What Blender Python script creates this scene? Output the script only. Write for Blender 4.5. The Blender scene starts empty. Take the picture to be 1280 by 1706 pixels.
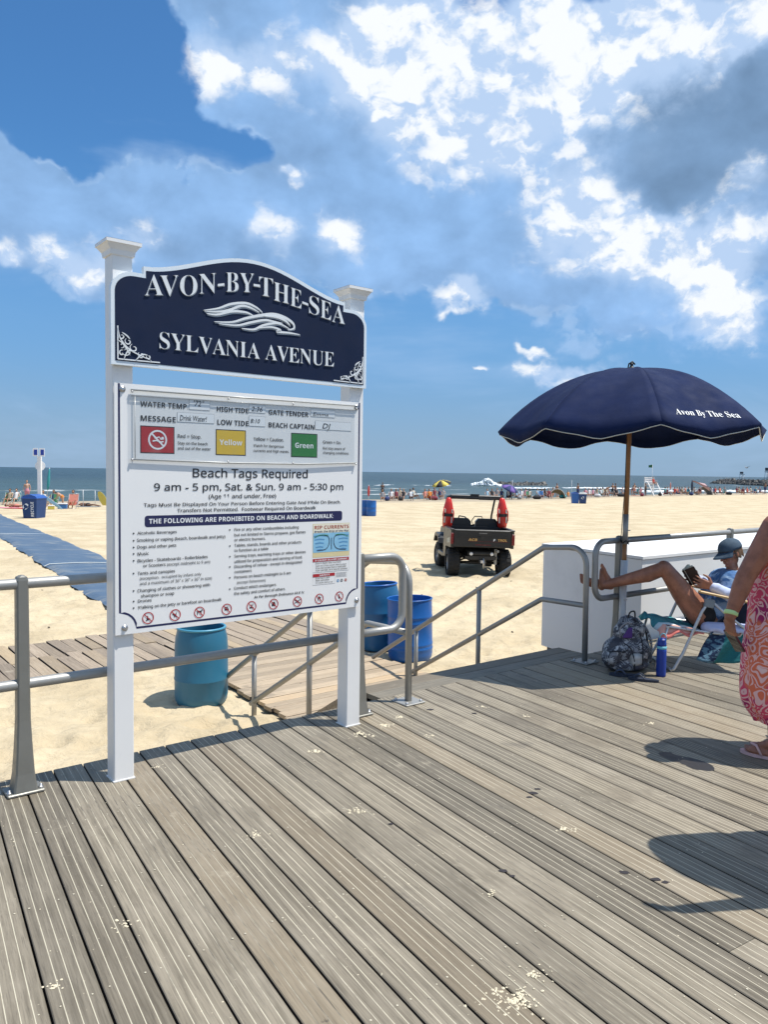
import bpy, math, random
import numpy as np
from math import sin, cos, pi, radians, sqrt, atan2, tan, exp
from mathutils import Vector, Matrix

random.seed(7)
S = bpy.context.scene
C = S.collection

# ------------------------------------------------------------------ camera
cam = bpy.data.cameras.new('camera')
cam.sensor_fit = 'VERTICAL'
cam.sensor_height = 24.0
cam.lens = 24.0 * 1281 / 1706
cam.clip_start = 0.05
cam.clip_end = 60000
camo = bpy.data.objects.new('camera', cam)
C.objects.link(camo)
pitch = math.atan(66.7 / 1281)
sr, cr = sin(.0135), cos(.0135)
Fv = Vector((0, cos(pitch), -sin(pitch)))
U0 = Vector((0, sin(pitch), cos(pitch)))
X0 = Vector((1, 0, 0))
Rv = X0 * cr + U0 * sr
Uv = -X0 * sr + U0 * cr
M = Matrix.Identity(4)
for i in range(3):
    M[i][0] = Rv[i]; M[i][1] = Uv[i]; M[i][2] = -Fv[i]; M[i][3] = (0, 0, 1.6)[i]
camo.matrix_world = M
S.camera = camo

# ------------------------------------------------------------------ light
SUN_EL, SUN_AZ = 66.0, 92.0          # azimuth clockwise from +Y
sl = bpy.data.lights.new('sun', 'SUN')
sl.energy = 4.6
sl.angle = radians(.55)
sl.color = (1.0, .955, .88)
so = bpy.data.objects.new('sun', sl)
C.objects.link(so)
sd = Vector((cos(radians(SUN_EL)) * sin(radians(SUN_AZ)), cos(radians(SUN_EL)) * cos(radians(SUN_AZ)), sin(radians(SUN_EL))))
so.rotation_euler = sd.to_track_quat('Z', 'Y').to_euler()
so.location = (20, 0, 40)
S.view_settings.view_transform = 'Standard'
S.view_settings.look = 'None'
S.view_settings.gamma = 1
S.view_settings.use_curve_mapping = False
S.view_settings.exposure = 0.30
S.cycles.max_bounces = 8
S.cycles.transparent_max_bounces = 12
S.cycles.caustics_reflective = False
S.cycles.caustics_refractive = False

# ------------------------------------------------------------------ node helper
class NB:
    """small expression builder for shader node trees"""
    def __init__(s, nt):
        s.nt = nt
    def new(s, t, **k):
        n = s.nt.nodes.new(t)
        for a, b in k.items():
            setattr(n, a, b)
        return n
    def put(s, sock, v):
        if v is None:
            return
        if isinstance(v, bpy.types.NodeSocket):
            s.nt.links.new(v, sock)
        else:
            if sock.type == 'RGBA' and not isinstance(v, (int, float)) and len(v) == 3:
                v = (*v, 1)
            sock.default_value = v
    def m(s, op, a, b=None, c=None, clamp=False):
        n = s.new('ShaderNodeMath', operation=op, use_clamp=clamp)
        s.put(n.inputs[0], a); s.put(n.inputs[1], b); s.put(n.inputs[2], c)
        return n.outputs[0]
    def add(s, a, b): return s.m('ADD', a, b)
    def sub(s, a, b): return s.m('SUBTRACT', a, b)
    def mul(s, a, b): return s.m('MULTIPLY', a, b)
    def vm(s, op, a, b=None):
        n = s.new('ShaderNodeVectorMath', operation=op)
        s.put(n.inputs[0], a)
        if b is not None: s.put(n.inputs[1], b)
        return n.outputs[1] if op in ('LENGTH', 'DOT_PRODUCT', 'DISTANCE') else n.outputs[0]
    def sstep(s, x, a, b, o0=0., o1=1.):
        n = s.new('ShaderNodeMapRange', interpolation_type='SMOOTHSTEP')
        s.put(n.inputs[0], x)
        n.inputs[1].default_value = a; n.inputs[2].default_value = b
        n.inputs[3].default_value = o0; n.inputs[4].default_value = o1
        return n.outputs[0]
    def lin(s, x, a, b, o0=0., o1=1.):
        n = s.new('ShaderNodeMapRange')
        s.put(n.inputs[0], x)
        n.inputs[1].default_value = a; n.inputs[2].default_value = b
        n.inputs[3].default_value = o0; n.inputs[4].default_value = o1
        return n.outputs[0]
    def mix(s, f, a, b, bt='MIX'):
        n = s.new('ShaderNodeMix', data_type='RGBA', blend_type=bt)
        s.put(n.inputs[0], f); s.put(n.inputs[6], a); s.put(n.inputs[7], b)
        return n.outputs[2]
    def noise(s, v, scale, detail=4, rough=.5, dist=0, out=0, typ='FBM'):
        n = s.new('ShaderNodeTexNoise', noise_type=typ)
        s.put(n.inputs['Vector'], v)
        n.inputs['Scale'].default_value = scale
        n.inputs['Detail'].default_value = detail
        n.inputs['Roughness'].default_value = rough
        n.inputs['Distortion'].default_value = dist
        return n.outputs[out]
    def voro(s, v, scale, feat='F1', out='Distance', smooth=None, rnd=1):
        n = s.new('ShaderNodeTexVoronoi', feature=feat)
        s.put(n.inputs['Vector'], v)
        n.inputs['Scale'].default_value = scale
        n.inputs['Randomness'].default_value = rnd
        if smooth is not None: n.inputs['Smoothness'].default_value = smooth
        return n.outputs[out]
    def mapping(s, v, loc=(0, 0, 0), rot=(0, 0, 0), sc=(1, 1, 1)):
        n = s.new('ShaderNodeMapping')
        s.put(n.inputs[0], v)
        n.inputs[1].default_value = loc; n.inputs[2].default_value = rot; n.inputs[3].default_value = sc
        return n.outputs[0]
    def sep(s, v):
        n = s.new('ShaderNodeSeparateXYZ'); s.put(n.inputs[0], v); return n.outputs
    def comb(s, x, y, z=0.):
        n = s.new('ShaderNodeCombineXYZ'); s.put(n.inputs[0], x); s.put(n.inputs[1], y); s.put(n.inputs[2], z)
        return n.outputs[0]
    def bump(s, h, strength=.3, dist=.01, normal=None):
        n = s.new('ShaderNodeBump')
        n.inputs['Strength'].default_value = strength
        n.inputs['Distance'].default_value = dist
        s.put(n.inputs['Height'], h)
        if normal is not None: s.put(n.inputs['Normal'], normal)
        return n.outputs[0]

# ------------------------------------------------------------------ world: sky with clouds
W = bpy.data.worlds.new('World')
S.world = W
W.use_nodes = True
nt = W.node_tree
nt.nodes.clear()
N = NB(nt)
sky = N.new('ShaderNodeTexSky', sky_type='NISHITA', sun_disc=False, sun_elevation=radians(SUN_EL), sun_rotation=radians(SUN_AZ))
sky.altitude = 0; sky.air_density = 1.0; sky.dust_density = 1.0; sky.ozone_density = 1.6
geo = N.new('ShaderNodeTexCoord')
dirv = N.vm('NORMALIZE', geo.outputs['Generated'])
dx, dy, dz = N.sep(dirv)[:3]
AZ = N.mul(N.m('ARCTAN2', dx, dy), 180 / pi)
EL = N.mul(N.m('ARCSINE', dz), 180 / pi)
P = N.comb(AZ, EL, 0.)
def fb(v, sc, d, r=.55, dist=0., out=0):
    return N.noise(v, sc, d, r, dist, out)
# domain warp so the cloud masses do not look elliptical
w1 = N.vm('SUBTRACT', fb(dirv, 3.2, 3, .5, 0, 1), (.5, .5, .5))
w2 = N.vm('SUBTRACT', fb(dirv, 11, 4, .55, 0, 1), (.5, .5, .5))
Pw = N.vm('ADD', P, N.vm('MULTIPLY', w1, (9, 7, 0)))
Pw = N.vm('ADD', Pw, N.vm('MULTIPLY', w2, (9, 7, 0)))
Pw2 = N.vm('ADD', P, N.vm('MULTIPLY', w1, (4, 3, 0)))
Pw2 = N.vm('ADD', Pw2, N.vm('MULTIPLY', w2, (7, 6, 0)))
SKB=[(-24.2, 17.37, 5.7, 3.32, 1), (-26.34, 18.45, 4.0, 2.55, 0.9), (-18.91, 14.66, 7.79, 3.01, 0.9), (-10.75, 27.92, 5.96, 4.02, 1), (-5.61, 24.57, 6.52, 4.36, 1), (-0.34, 21.12, 9.55, 6.01, 1), (-13.64, 17.81, 4.64, 2.43, 0.8), (-1.13, 15.28, 7.02, 3.36, 0.8), (7.55, 18.78, 8.39, 5.15, 1), (7.39, 25.33, 11.52, 4.28, 1), (17.04, 21.53, 9.74, 5.1, 1), (23.08, 23.88, 7.6, 5.6, 1), (21.16, 14.94, 6.55, 4.42, 0.9), (8.94, 14.43, 3.82, 2.77, 0.6), (24.63, 11.63, 4.22, 3.75, 0.6), (-8.23, 30.34, 6.43, 2.4, 0.9), (21.03, 28.58, 5.09, 1.79, 0.9), (2.97, 30.37, 3.87, 1.83, 1), (10.85, 30.09, 4.31, 1.75, -2.4), (-9.45, 22.03, 3.22, 1.61, -1.1), (-8.57, 17.39, 3.03, 1.16, -0.5), (2.48, 9.93, 8.71, 2.52, -0.6), (19.92, 17.66, 2.29, 0.73, -0.5), (20.57, 9.55, 4.51, 1.19, -0.3), (-22.28, 25.78, 7.81, 3.96, -1.1), (-14.88, 24.86, 2.47, 2.31, -0.25), (13.35, 7.94, 3.71, 0.75, 0.6), (17.81, 9.67, 4.68, 1.21, 0.4), (3.44, 28.77, 2.58, 1.28, 0.5), (15.31, 12.19, 5.19, 2.39, 0.3)]
SKW=[(7.38, 25.67, 8.74, 3.63, 1.1), (3.0, 28.78, 5.16, 2.36, 1), (14.26, 26.56, 4.78, 2.09, 0.9), (0.61, 29.27, 2.6, 0.95, 0.8), (18.18, 28.21, 3.82, 1.68, 0.8), (6.17, 22.55, 3.43, 1.78, 0.7), (-2.17, 27.1, 3.04, 1.64, 0.6), (13.49, 18.14, 3.07, 2.06, 0.75), (15.6, 16.11, 2.22, 1.34, 0.9), (21.19, 14.18, 3.36, 1.89, 0.7), (23.52, 12.1, 1.82, 2.08, 0.7), (-3.56, 16.42, 1.84, 1.42, 0.95), (-10.74, 26.62, 3.6, 1.14, 0.7), (-21.62, 14.0, 2.12, 1.21, 0.8), (9.98, 23.82, 4.99, 2.07, 0.5), (14.81, 28.12, 4.75, 0.94, 0.5), (21.83, 27.24, 2.57, 1.23, 0.6), (24.04, 26.89, 2.83, 1.21, 0.7), (-6.86, 20.16, 1.21, 0.45, 0.9), (5.16, 12.32, 1.84, 0.91, 1), (13.55, 8.02, 3.1, 0.58, 0.75), (-8.56, 16.81, 1.2, 1.24, 0.7), (7.13, 8.1, 0.61, 0.25, 0.9), (-17.92, 15.14, 2.43, 0.95, 0.4), (-26.05, 13.12, 0.9, 1.1, 0.7), (-13.24, 27.36, 2.07, 1.9, 0.4), (4.22, 10.99, 0.88, 0.33, 0.7), (11.2, 9.45, 0.85, 0.33, 0.7), (24.72, 18.92, 1.78, 1.39, 0.5), (22.3, 14.85, 4.02, 2.04, 0.6), (24.46, 11.26, 2.16, 2.28, 0.6), (18.79, 16.45, 2.33, 1.13, 0.6), (1.75, 26.47, 4.76, 1.99, 0.6)]
SKG=[(19.41, 21.3, 6.67, 2.41, 1), (23.84, 23.11, 4.22, 2.59, 1), (22.93, 18.08, 5.0, 1.77, 0.8), (7.63, 15.26, 3.85, 2.37, 0.4), (-0.33, 20.37, 5.25, 2.22, 0.3), (3.97, 24.02, 2.6, 0.88, 0.3)]

def blobs(vec, tab):
    acc = None
    for a, e, ra, re, w in tab:
        d = N.vm('MULTIPLY', N.vm('SUBTRACT', vec, (a, e, 0)), (1 / ra, 1 / re, 0))
        q = N.vm('DOT_PRODUCT', d, d)
        g = N.mul(N.m('EXPONENT', N.mul(q, -.8)), w)
        acc = g if acc is None else N.add(acc, g)
    return acc
DB = blobs(Pw, SKB)
DW = blobs(Pw2, SKW)
DG = blobs(Pw, SKG)
# the rest of the sky (outside the view) goes on with the same kind of broken cloud
outside = N.sstep(N.m('ABSOLUTE', AZ), 30, 48)
high = N.sstep(EL, 31, 42)
outside = N.m('MAXIMUM', outside, high)
gen = N.mul(N.sstep(fb(dirv, 2.2, 3), .47, .60), N.sstep(EL, 3, 14))
DB = N.add(N.mul(DB, N.sub(1., outside)), N.mul(gen, outside))
DW = N.add(N.mul(DW, N.sub(1., outside)), N.mul(N.mul(gen, .75), outside))
stretch = N.mapping(dirv, sc=(1, 1, 1.35))
flow = fb(stretch, 4.5, 3, .5)
f1 = fb(stretch, 8, 6, .56, .12)
f1s = fb(N.vm('ADD', stretch, (.014, 0, .03)), 8, 4, .55, .12)
ws = N.vm('ADD', stretch, N.vm('MULTIPLY', w2, (.07, .07, .07)))
sunoff = (.010, .0, .022)
def cumulus(v):
    """billowing height field: rounded lumps of three sizes"""
    a = N.voro(v, 17, 'F1'); b_ = N.voro(v, 39, 'F1'); c_ = N.voro(v, 88, 'F1')
    return N.sub(1., N.add(N.add(N.mul(a, .62), N.mul(b_, .34)), N.mul(c_, .16)))
wv_ = N.vm('ADD', ws, N.vm('MULTIPLY', N.vm('SUBTRACT', fb(stretch, 40, 4, .6, 0, 1), (.5, .5, .5)), (.022, .022, .022)))
cu = cumulus(wv_)
cus = cumulus(N.vm('ADD', wv_, sunoff))
f2 = fb(wv_, 14, 7, .58, .1)
f2s = fb(N.vm('ADD', wv_, sunoff), 14, 4, .58, .1)
relief = N.add(N.mul(N.sub(cu, cus), 1.0), N.mul(N.sub(f2, f2s), 1.5))     # >0 on the side turned to the sun
bodyD = N.add(DB, N.add(N.mul(N.sub(f1, .5), 1.0), N.mul(N.sub(cu, .55), .25)))
alphaB = N.sstep(N.add(bodyD, N.mul(N.sub(f2, .5), .35)), .34, .70)
edgeB = N.mul(N.sstep(bodyD, .40, .50), N.sstep(bodyD, .54, .80, 1, 0))
DWc = N.m('MINIMUM', DW, 1.0)
nz = N.add(N.add(N.mul(N.sub(f2, .5), 1.35), N.mul(N.sub(cu, .58), .22)), N.mul(N.sub(f1, .5), 1.0))
wd = N.add(DW, N.mul(nz, N.m('MINIMUM', N.sub(1.30, N.mul(DWc, .62)), N.add(.40, N.mul(DWc, 2.6)))))
whiteM = N.sstep(wd, .12, .80)
veil = N.mul(N.sstep(N.add(DW, N.mul(N.sub(f1, .5), .8)), .0, 1.1), .50)
thin = N.mul(N.sstep(N.add(fb(N.mapping(dirv, sc=(1, 1, 3.2)), 3.1, 5, .6, .3), N.mul(DB, .15)), .48, .74), .38)
bank = N.mix(N.m('MULTIPLY', N.sstep(DG, .05, 1.15), .85), (.235, .405, .675), (.165, .275, .440))
lightpart = N.add(1.0, N.add(N.mul(N.sub(f1, f1s), .9), N.add(N.mul(N.sub(flow, .5), .45), N.mul(N.sub(f1, .5), .10))))
bank = N.vm('MULTIPLY', bank, N.comb(lightpart, lightpart, lightpart))
bank = N.mix(N.mul(edgeB, N.sstep(relief, -.06, .12, .0, .30)), bank, (.55, .70, .90))
bank = N.mix(veil, bank, (.54, .68, .88))
wl = N.add(.33, N.add(N.add(N.mul(relief, 1.7), N.mul(N.sub(f1, f1s), 2.6)), N.add(N.mul(N.sub(f2, .5), 1.3), N.mul(N.sub(wd, .6), .30))))
wl = N.m('MINIMUM', N.m('MAXIMUM', wl, .0), 1.0)
white = N.mix(N.sstep(wl, .12, .88), (.43, .57, .79), (.82, .85, .885))
clear_mul = None
SKYMUL = .098
skyc = N.vm('MULTIPLY', sky.outputs[0], (SKYMUL * .50, SKYMUL * .95, SKYMUL * 1.30))
hz = N.sstep(EL, 0, 22)
low = N.mix(N.sstep(EL, 0, 9), (.255, .375, .525), (.175, .335, .585))
clear = N.mix(N.add(.08, N.mul(hz, .92)), low, skyc)
col = N.mix(thin, clear, (.36, .52, .76))
col = N.mix(N.mul(alphaB, N.sstep(EL, 1, 9, .15, .96)), col, bank)
col = N.mix(N.mul(whiteM, N.sstep(EL, 1, 7)), col, white)
col = N.mix(N.sstep(EL, -1.0, -.2, 1, 0), col, (.18, .25, .33))
bg = N.new('ShaderNodeBackground')
bg.inputs[1].default_value = .95
nt.links.new(col, bg.inputs[0])
wo = N.new('ShaderNodeOutputWorld')
nt.links.new(bg.outputs[0], wo.inputs[0])
W.cycles.sampling_method = 'MANUAL'
W.cycles.sample_map_resolution = 512

# ------------------------------------------------------------------ frames, tagging, mesh builder
TH = atan2(.618, .786)                       # direction of the boardwalk's seaward edge
EX, EY = cos(TH), sin(TH)
OX, OY = 0.0, 5.36
def uvw(u, v, z=0.):
    """boardwalk frame: u along the edge (to the right), v seaward, z up from the deck"""
    return Vector((OX + u * EX - v * EY, OY + u * EY + v * EX, z))

def tag(o, label=None, cat=None, group=None, kind=None):
    if label: o['label'] = label
    if cat: o['category'] = cat
    if group: o['group'] = group
    if kind: o['kind'] = kind
    return o

def empty(name, loc=(0, 0, 0), rz=0., parent=None):
    o = bpy.data.objects.new(name, None)
    o.empty_display_size = .2
    C.objects.link(o)
    o.location = loc
    o.rotation_euler = (0, 0, rz)
    if parent: o.parent = parent
    return o

def thing(name, label, cat, loc=(0, 0, 0), rz=0., group=None):
    return tag(empty(name, loc, rz), label, cat, group)

def children(o):
    return [c for c in C.objects if c.parent is o]

KIDS = {}
def copy_tree(o, parent=None):
    c = o.copy()
    C.objects.link(c)
    c.parent = parent
    for ch in list(KIDS.get(o.name, [])):
        k = copy_tree(ch, c)
        KIDS.setdefault(c.name, []).append(k)
    return c

class MB:
    def __init__(s):
        s.v = []; s.f = []; s.sm = []; s.mi = []; s.cur = 0
    def addv(s, pts):
        b = len(s.v)
        s.v.extend([tuple(p) for p in pts])
        return b
    def face(s, idx, smooth=False):
        s.f.append(tuple(idx)); s.sm.append(smooth); s.mi.append(s.cur)
    def box(s, a, b, mt=None, bev=0.):
        x0, y0, z0 = a; x1, y1, z1 = b
        if bev <= 0:
            p = [(x0, y0, z0), (x1, y0, z0), (x1, y1, z0), (x0, y1, z0), (x0, y0, z1), (x1, y0, z1), (x1, y1, z1), (x0, y1, z1)]
            F = [(0, 3, 2, 1), (4, 5, 6, 7), (0, 1, 5, 4), (1, 2, 6, 5), (2, 3, 7, 6), (3, 0, 4, 7)]
        else:
            p = []; r = bev
            for (sx, X) in ((1, x0), (-1, x1)):
                for (sy, Y) in ((1, y0), (-1, y1)):
                    for (sz, Z) in ((1, z0), (-1, z1)):
                        p.append((X + sx * r, Y + sy * r, Z)); p.append((X + sx * r, Y, Z + sz * r)); p.append((X, Y + sy * r, Z + sz * r))
            def k(i, j, l, t): return ((i * 2 + j) * 2 + l) * 3 + t
            F = []
            F.append((k(0, 0, 0, 0), k(0, 1, 0, 0), k(1, 1, 0, 0), k(1, 0, 0, 0)))
            F.append((k(0, 0, 1, 0), k(1, 0, 1, 0), k(1, 1, 1, 0), k(0, 1, 1, 0)))
            F.append((k(0, 0, 0, 1), k(1, 0, 0, 1), k(1, 0, 1, 1), k(0, 0, 1, 1)))
            F.append((k(0, 1, 0, 1), k(0, 1, 1, 1), k(1, 1, 1, 1), k(1, 1, 0, 1)))
            F.append((k(0, 0, 0, 2), k(0, 0, 1, 2), k(0, 1, 1, 2), k(0, 1, 0, 2)))
            F.append((k(1, 0, 0, 2), k(1, 1, 0, 2), k(1, 1, 1, 2), k(1, 0, 1, 2)))
            for i in (0, 1):
                for j in (0, 1):
                    q = (k(i, j, 0, 1), k(i, j, 1, 1), k(i, j, 1, 2), k(i, j, 0, 2)); F.append(q if (i + j) % 2 else q[::-1])
            for i in (0, 1):
                for l in (0, 1):
                    q = (k(i, 0, l, 0), k(i, 1, l, 0), k(i, 1, l, 2), k(i, 0, l, 2)); F.append(q[::-1] if (i + l) % 2 else q)
            for j in (0, 1):
                for l in (0, 1):
                    q = (k(0, j, l, 0), k(1, j, l, 0), k(1, j, l, 1), k(0, j, l, 1)); F.append(q if (j + l) % 2 else q[::-1])
            for i in (0, 1):
                for j in (0, 1):
                    for l in (0, 1):
                        q = (k(i, j, l, 0), k(i, j, l, 1), k(i, j, l, 2)); F.append(q if (i + j + l) % 2 else q[::-1])
        if mt is not None: p = [mt @ Vector(q) for q in p]
        b0 = s.addv(p)
        for q in F: s.face([b0 + i for i in q])
        return s
    def tube(s, path, r, seg=10, caps=True, closed=False, rx=None):
        """round tube along a path; r may be one radius or a list"""
        path = [Vector(p) for p in path]
        n = len(path)
        rr = r if isinstance(r, (list, tuple)) else [r] * n
        up = None; rings = []
        for i in range(n):
            if closed: t = path[(i + 1) % n] - path[i - 1]
            elif i == 0: t = path[1] - path[0]
            elif i == n - 1: t = path[-1] - path[-2]
            else: t = (path[i + 1] - path[i]).normalized() + (path[i] - path[i - 1]).normalized()
            t = t.normalized() if t.length > 1e-9 else Vector((0, 0, 1))
            if up is None:
                a = Vector((0, 0, 1)) if abs(t.z) < .9 else Vector((1, 0, 0))
                up = (a - t * a.dot(t)).normalized()
            else:
                up = (up - t * up.dot(t))
                up = up.normalized() if up.length > 1e-6 else Vector((1, 0, 0))
            side = t.cross(up)
            mit = 1.
            if 0 < i < n - 1:
                d = (path[i + 1] - path[i]).normalized().dot((path[i] - path[i - 1]).normalized())
                mit = 1 / max(.5, sqrt(max(0, (1 + d) / 2)))
            rings.append(s.addv([path[i] + (up * cos(2 * pi * k / seg) * (rx or 1) + side * sin(2 * pi * k / seg)) * rr[i] * (mit if not closed else 1) for k in range(seg)]))
        m = n if closed else n - 1
        for i in range(m):
            a, b = rings[i], rings[(i + 1) % n]
            for k in range(seg):
                k2 = (k + 1) % seg
                s.face((a + k, b + k, b + k2, a + k2), True)
        if caps and not closed:
            s.face([rings[0] + k for k in range(seg)]); s.face([rings[-1] + k for k in range(seg)][::-1])
        return s
    def lathe(s, prof, seg=24, loc=(0, 0, 0), sx=1., sy=1., mt=None, smooth=True, caps=True):
        rings = []
        for r, z in prof:
            pts = [Vector((loc[0] + r * cos(2 * pi * k / seg) * sx, loc[1] + r * sin(2 * pi * k / seg) * sy, loc[2] + z)) for k in range(seg)]
            if mt is not None: pts = [mt @ p for p in pts]
            rings.append(s.addv(pts))
        for a, b in zip(rings[:-1], rings[1:]):
            for k in range(seg):
                k2 = (k + 1) % seg
                s.face((a + k, a + k2, b + k2, b + k), smooth)
        if caps:
            if prof[0][0] > 1e-5: s.face([rings[0] + k for k in range(seg)][::-1])
            if prof[-1][0] > 1e-5: s.face([rings[-1] + k for k in range(seg)])
        return s
    def prism(s, poly, y0, y1, axis='y', mt=None):
        """poly: 2D outline; axis y -> poly in (x,z) extruded y0..y1; z -> (x,y); x -> (y,z)"""
        def mk(a, b, t):
            p = {'y': (a, t, b), 'z': (a, b, t), 'x': (t, a, b)}[axis]
            return mt @ Vector(p) if mt is not None else p
        n = len(poly)
        A = s.addv([mk(a, b, y0) for a, b in poly]); B = s.addv([mk(a, b, y1) for a, b in poly])
        s.face([A + i for i in range(n)]); s.face([B + i for i in range(n)][::-1])
        for i in range(n):
            j = (i + 1) % n
            s.face((A + i, B + i, B + j, A + j))
        return s
    def sphere(s, c, r, seg=10, rings=6, mt=None):
        if not isinstance(r, (tuple, list)): r = (r, r, r)
        R = []
        for i in range(1, rings):
            a = pi * i / rings
            pts = [Vector((c[0] + r[0] * sin(a) * cos(2 * pi * k / seg), c[1] + r[1] * sin(a) * sin(2 * pi * k / seg), c[2] + r[2] * cos(a))) for k in range(seg)]
            if mt is not None: pts = [mt @ p for p in pts]
            R.append(s.addv(pts))
        top = Vector((c[0], c[1], c[2] + r[2])); bot = Vector((c[0], c[1], c[2] - r[2]))
        if mt is not None: top = mt @ top; bot = mt @ bot
        T = s.addv([top]); B = s.addv([bot])
        for k in range(seg):
            k2 = (k + 1) % seg
            s.face((T, R[0] + k, R[0] + k2), True)
            s.face((B, R[-1] + k2, R[-1] + k), True)
            for a, b in zip(R[:-1], R[1:]):
                s.face((a + k, b + k, b + k2, a + k2), True)
        return s
    def capsule(s, a, b, ra, rb, seg=12):
        a = Vector(a); b = Vector(b); t = b - a
        L = t.length
        if L < 1e-6: return s.sphere(a, max(ra, rb), seg)
        t.normalize()
        pts = []; rad = []
        for k in range(0, 4):
            an = pi / 2 * k / 4
            pts.append(a - t * ra * cos(an)); rad.append(max(ra * sin(an), 1e-4))
        pts.append(a); rad.append(ra); pts.append(b); rad.append(rb)
        for k in range(1, 5):
            an = pi / 2 * k / 4
            pts.append(b + t * rb * sin(an)); rad.append(max(rb * cos(an), 1e-4))
        return s.tube(pts, rad, seg)
    def build(s, name, mat, parent=None, loc=None, rot=None, recalc=True):
        me = bpy.data.meshes.new(name)
        me.from_pydata(s.v, [], s.f)
        mats = mat if isinstance(mat, (list, tuple)) else [mat]
        for m_ in mats: me.materials.append(m_)
        me.polygons.foreach_set('use_smooth', s.sm)
        me.polygons.foreach_set('material_index', s.mi)
        me.update()
        o = bpy.data.objects.new(name, me)
        C.objects.link(o)
        if recalc:
            import bmesh
            bm = bmesh.new(); bm.from_mesh(me)
            bmesh.ops.recalc_face_normals(bm, faces=bm.faces)
            bm.to_mesh(me); bm.free()
        if parent:
            o.parent = parent
            KIDS.setdefault(parent.name, []).append(o)
        if loc is not None: o.location = loc
        if rot is not None: o.rotation_euler = rot
        return o

def reg(parent, ch):
    ch.parent = parent
    KIDS.setdefault(parent.name, []).append(ch)
    return ch

def organic(name, mb, voxel, mat, parent=None, smooth=4, fac=.5):
    """merge overlapping closed shapes into ONE continuous surface (voxel remesh + smoothing)"""
    o = mb.build(name + '_raw', mat)
    r = o.modifiers.new('r', 'REMESH'); r.mode = 'VOXEL'; r.voxel_size = voxel; r.use_smooth_shade = True
    if smooth:
        sm = o.modifiers.new('s', 'SMOOTH'); sm.factor = fac; sm.iterations = smooth
    dg = bpy.context.evaluated_depsgraph_get()
    me = bpy.data.meshes.new_from_object(o.evaluated_get(dg))
    old = o.data
    bpy.data.objects.remove(o); bpy.data.meshes.remove(old)
    me.name = name
    me.materials.clear(); me.materials.append(mat)
    me.polygons.foreach_set('use_smooth', [True] * len(me.polygons))
    o = bpy.data.objects.new(name, me)
    C.objects.link(o)
    if parent: reg(parent, o)
    return o

def arc(c, r, a0, a1, n, plane='uz'):
    out = []
    for i in range(n + 1):
        a = a0 + (a1 - a0) * i / n
        out.append((c[0] + r * cos(a), c[1] + r * sin(a)))
    return out

# ------------------------------------------------------------------ materials
MATS = {}
def mat(name, col, rough=.6, metal=0., var=.12, scale=8., bump=0., bscale=60., spec=.5, coat=0., bdist=.002, trans=None, obj=False, grime=0.):
    if name in MATS: return MATS[name]
    m = bpy.data.materials.new(name)
    m.use_nodes = True
    n = NB(m.node_tree)
    b = m.node_tree.nodes['Principled BSDF']
    tc = n.new('ShaderNodeTexCoord').outputs['Object']
    f = n.noise(tc, scale, 5, .6)
    lo = tuple(max(0, c * (1 - var)) for c in col); hi = tuple(min(1, c * (1 + var)) for c in col)
    c = n.mix(f, lo, hi)
    if obj:
        oi = n.new('ShaderNodeObjectInfo').outputs['Color']
        c = n.mix(1., c, oi, 'MULTIPLY')
    if grime > 0:
        g = n.sstep(n.noise(tc, scale * .6, 8, .7), .52, .72)
        c = n.mix(n.mul(g, grime), c, (.12, .10, .08))
    n.put(b.inputs['Base Color'], c)
    b.inputs['Roughness'].default_value = rough
    n.put(b.inputs['Roughness'], n.lin(n.noise(tc, scale * 2.3, 4), .3, .7, max(0, rough - .08), min(1, rough + .08)))
    b.inputs['Metallic'].default_value = metal
    b.inputs['Specular IOR Level'].default_value = spec
    b.inputs['Coat Weight'].default_value = coat
    if bump > 0:
        n.put(b.inputs['Normal'], n.bump(n.noise(tc, bscale, 5, .6), bump, bdist))
    MATS[name] = m
    return m

# ------------------------------------------------------------------ numpy noise for terrain
def _hash(ix, iy, seed):
    h = (ix.astype(np.int64) * 374761393 + iy.astype(np.int64) * 668265263 + seed * 1442695041) & 0xFFFFFFFF
    h = ((h ^ (h >> 13)) * 1274126177) & 0xFFFFFFFF
    return ((h ^ (h >> 16)) & 0xFFFF) / 65535.0
def vnoise(x, y, seed=0):
    ix = np.floor(x); iy = np.floor(y); fx = x - ix; fy = y - iy
    fx = fx * fx * (3 - 2 * fx); fy = fy * fy * (3 - 2 * fy)
    a = _hash(ix, iy, seed); b = _hash(ix + 1, iy, seed); c = _hash(ix, iy + 1, seed); d = _hash(ix + 1, iy + 1, seed)
    return (a + (b - a) * fx) * (1 - fy) + (c + (d - c) * fx) * fy
def fbm(x, y, o=4, seed=0):
    s = 0; a = .5
    for i in range(o):
        s = s + a * (vnoise(x, y, seed + i) - .5); x = x * 2.03 + 7.1; y = y * 2.03 + 3.3; a *= .5
    return s
CREST_K = [-1.2, -.52, -.37, 0, .2, .28, .5, .8, 1.5]
CREST_Y = [46, 57, 63, 76, 88, 101, 138, 200, 330]
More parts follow.
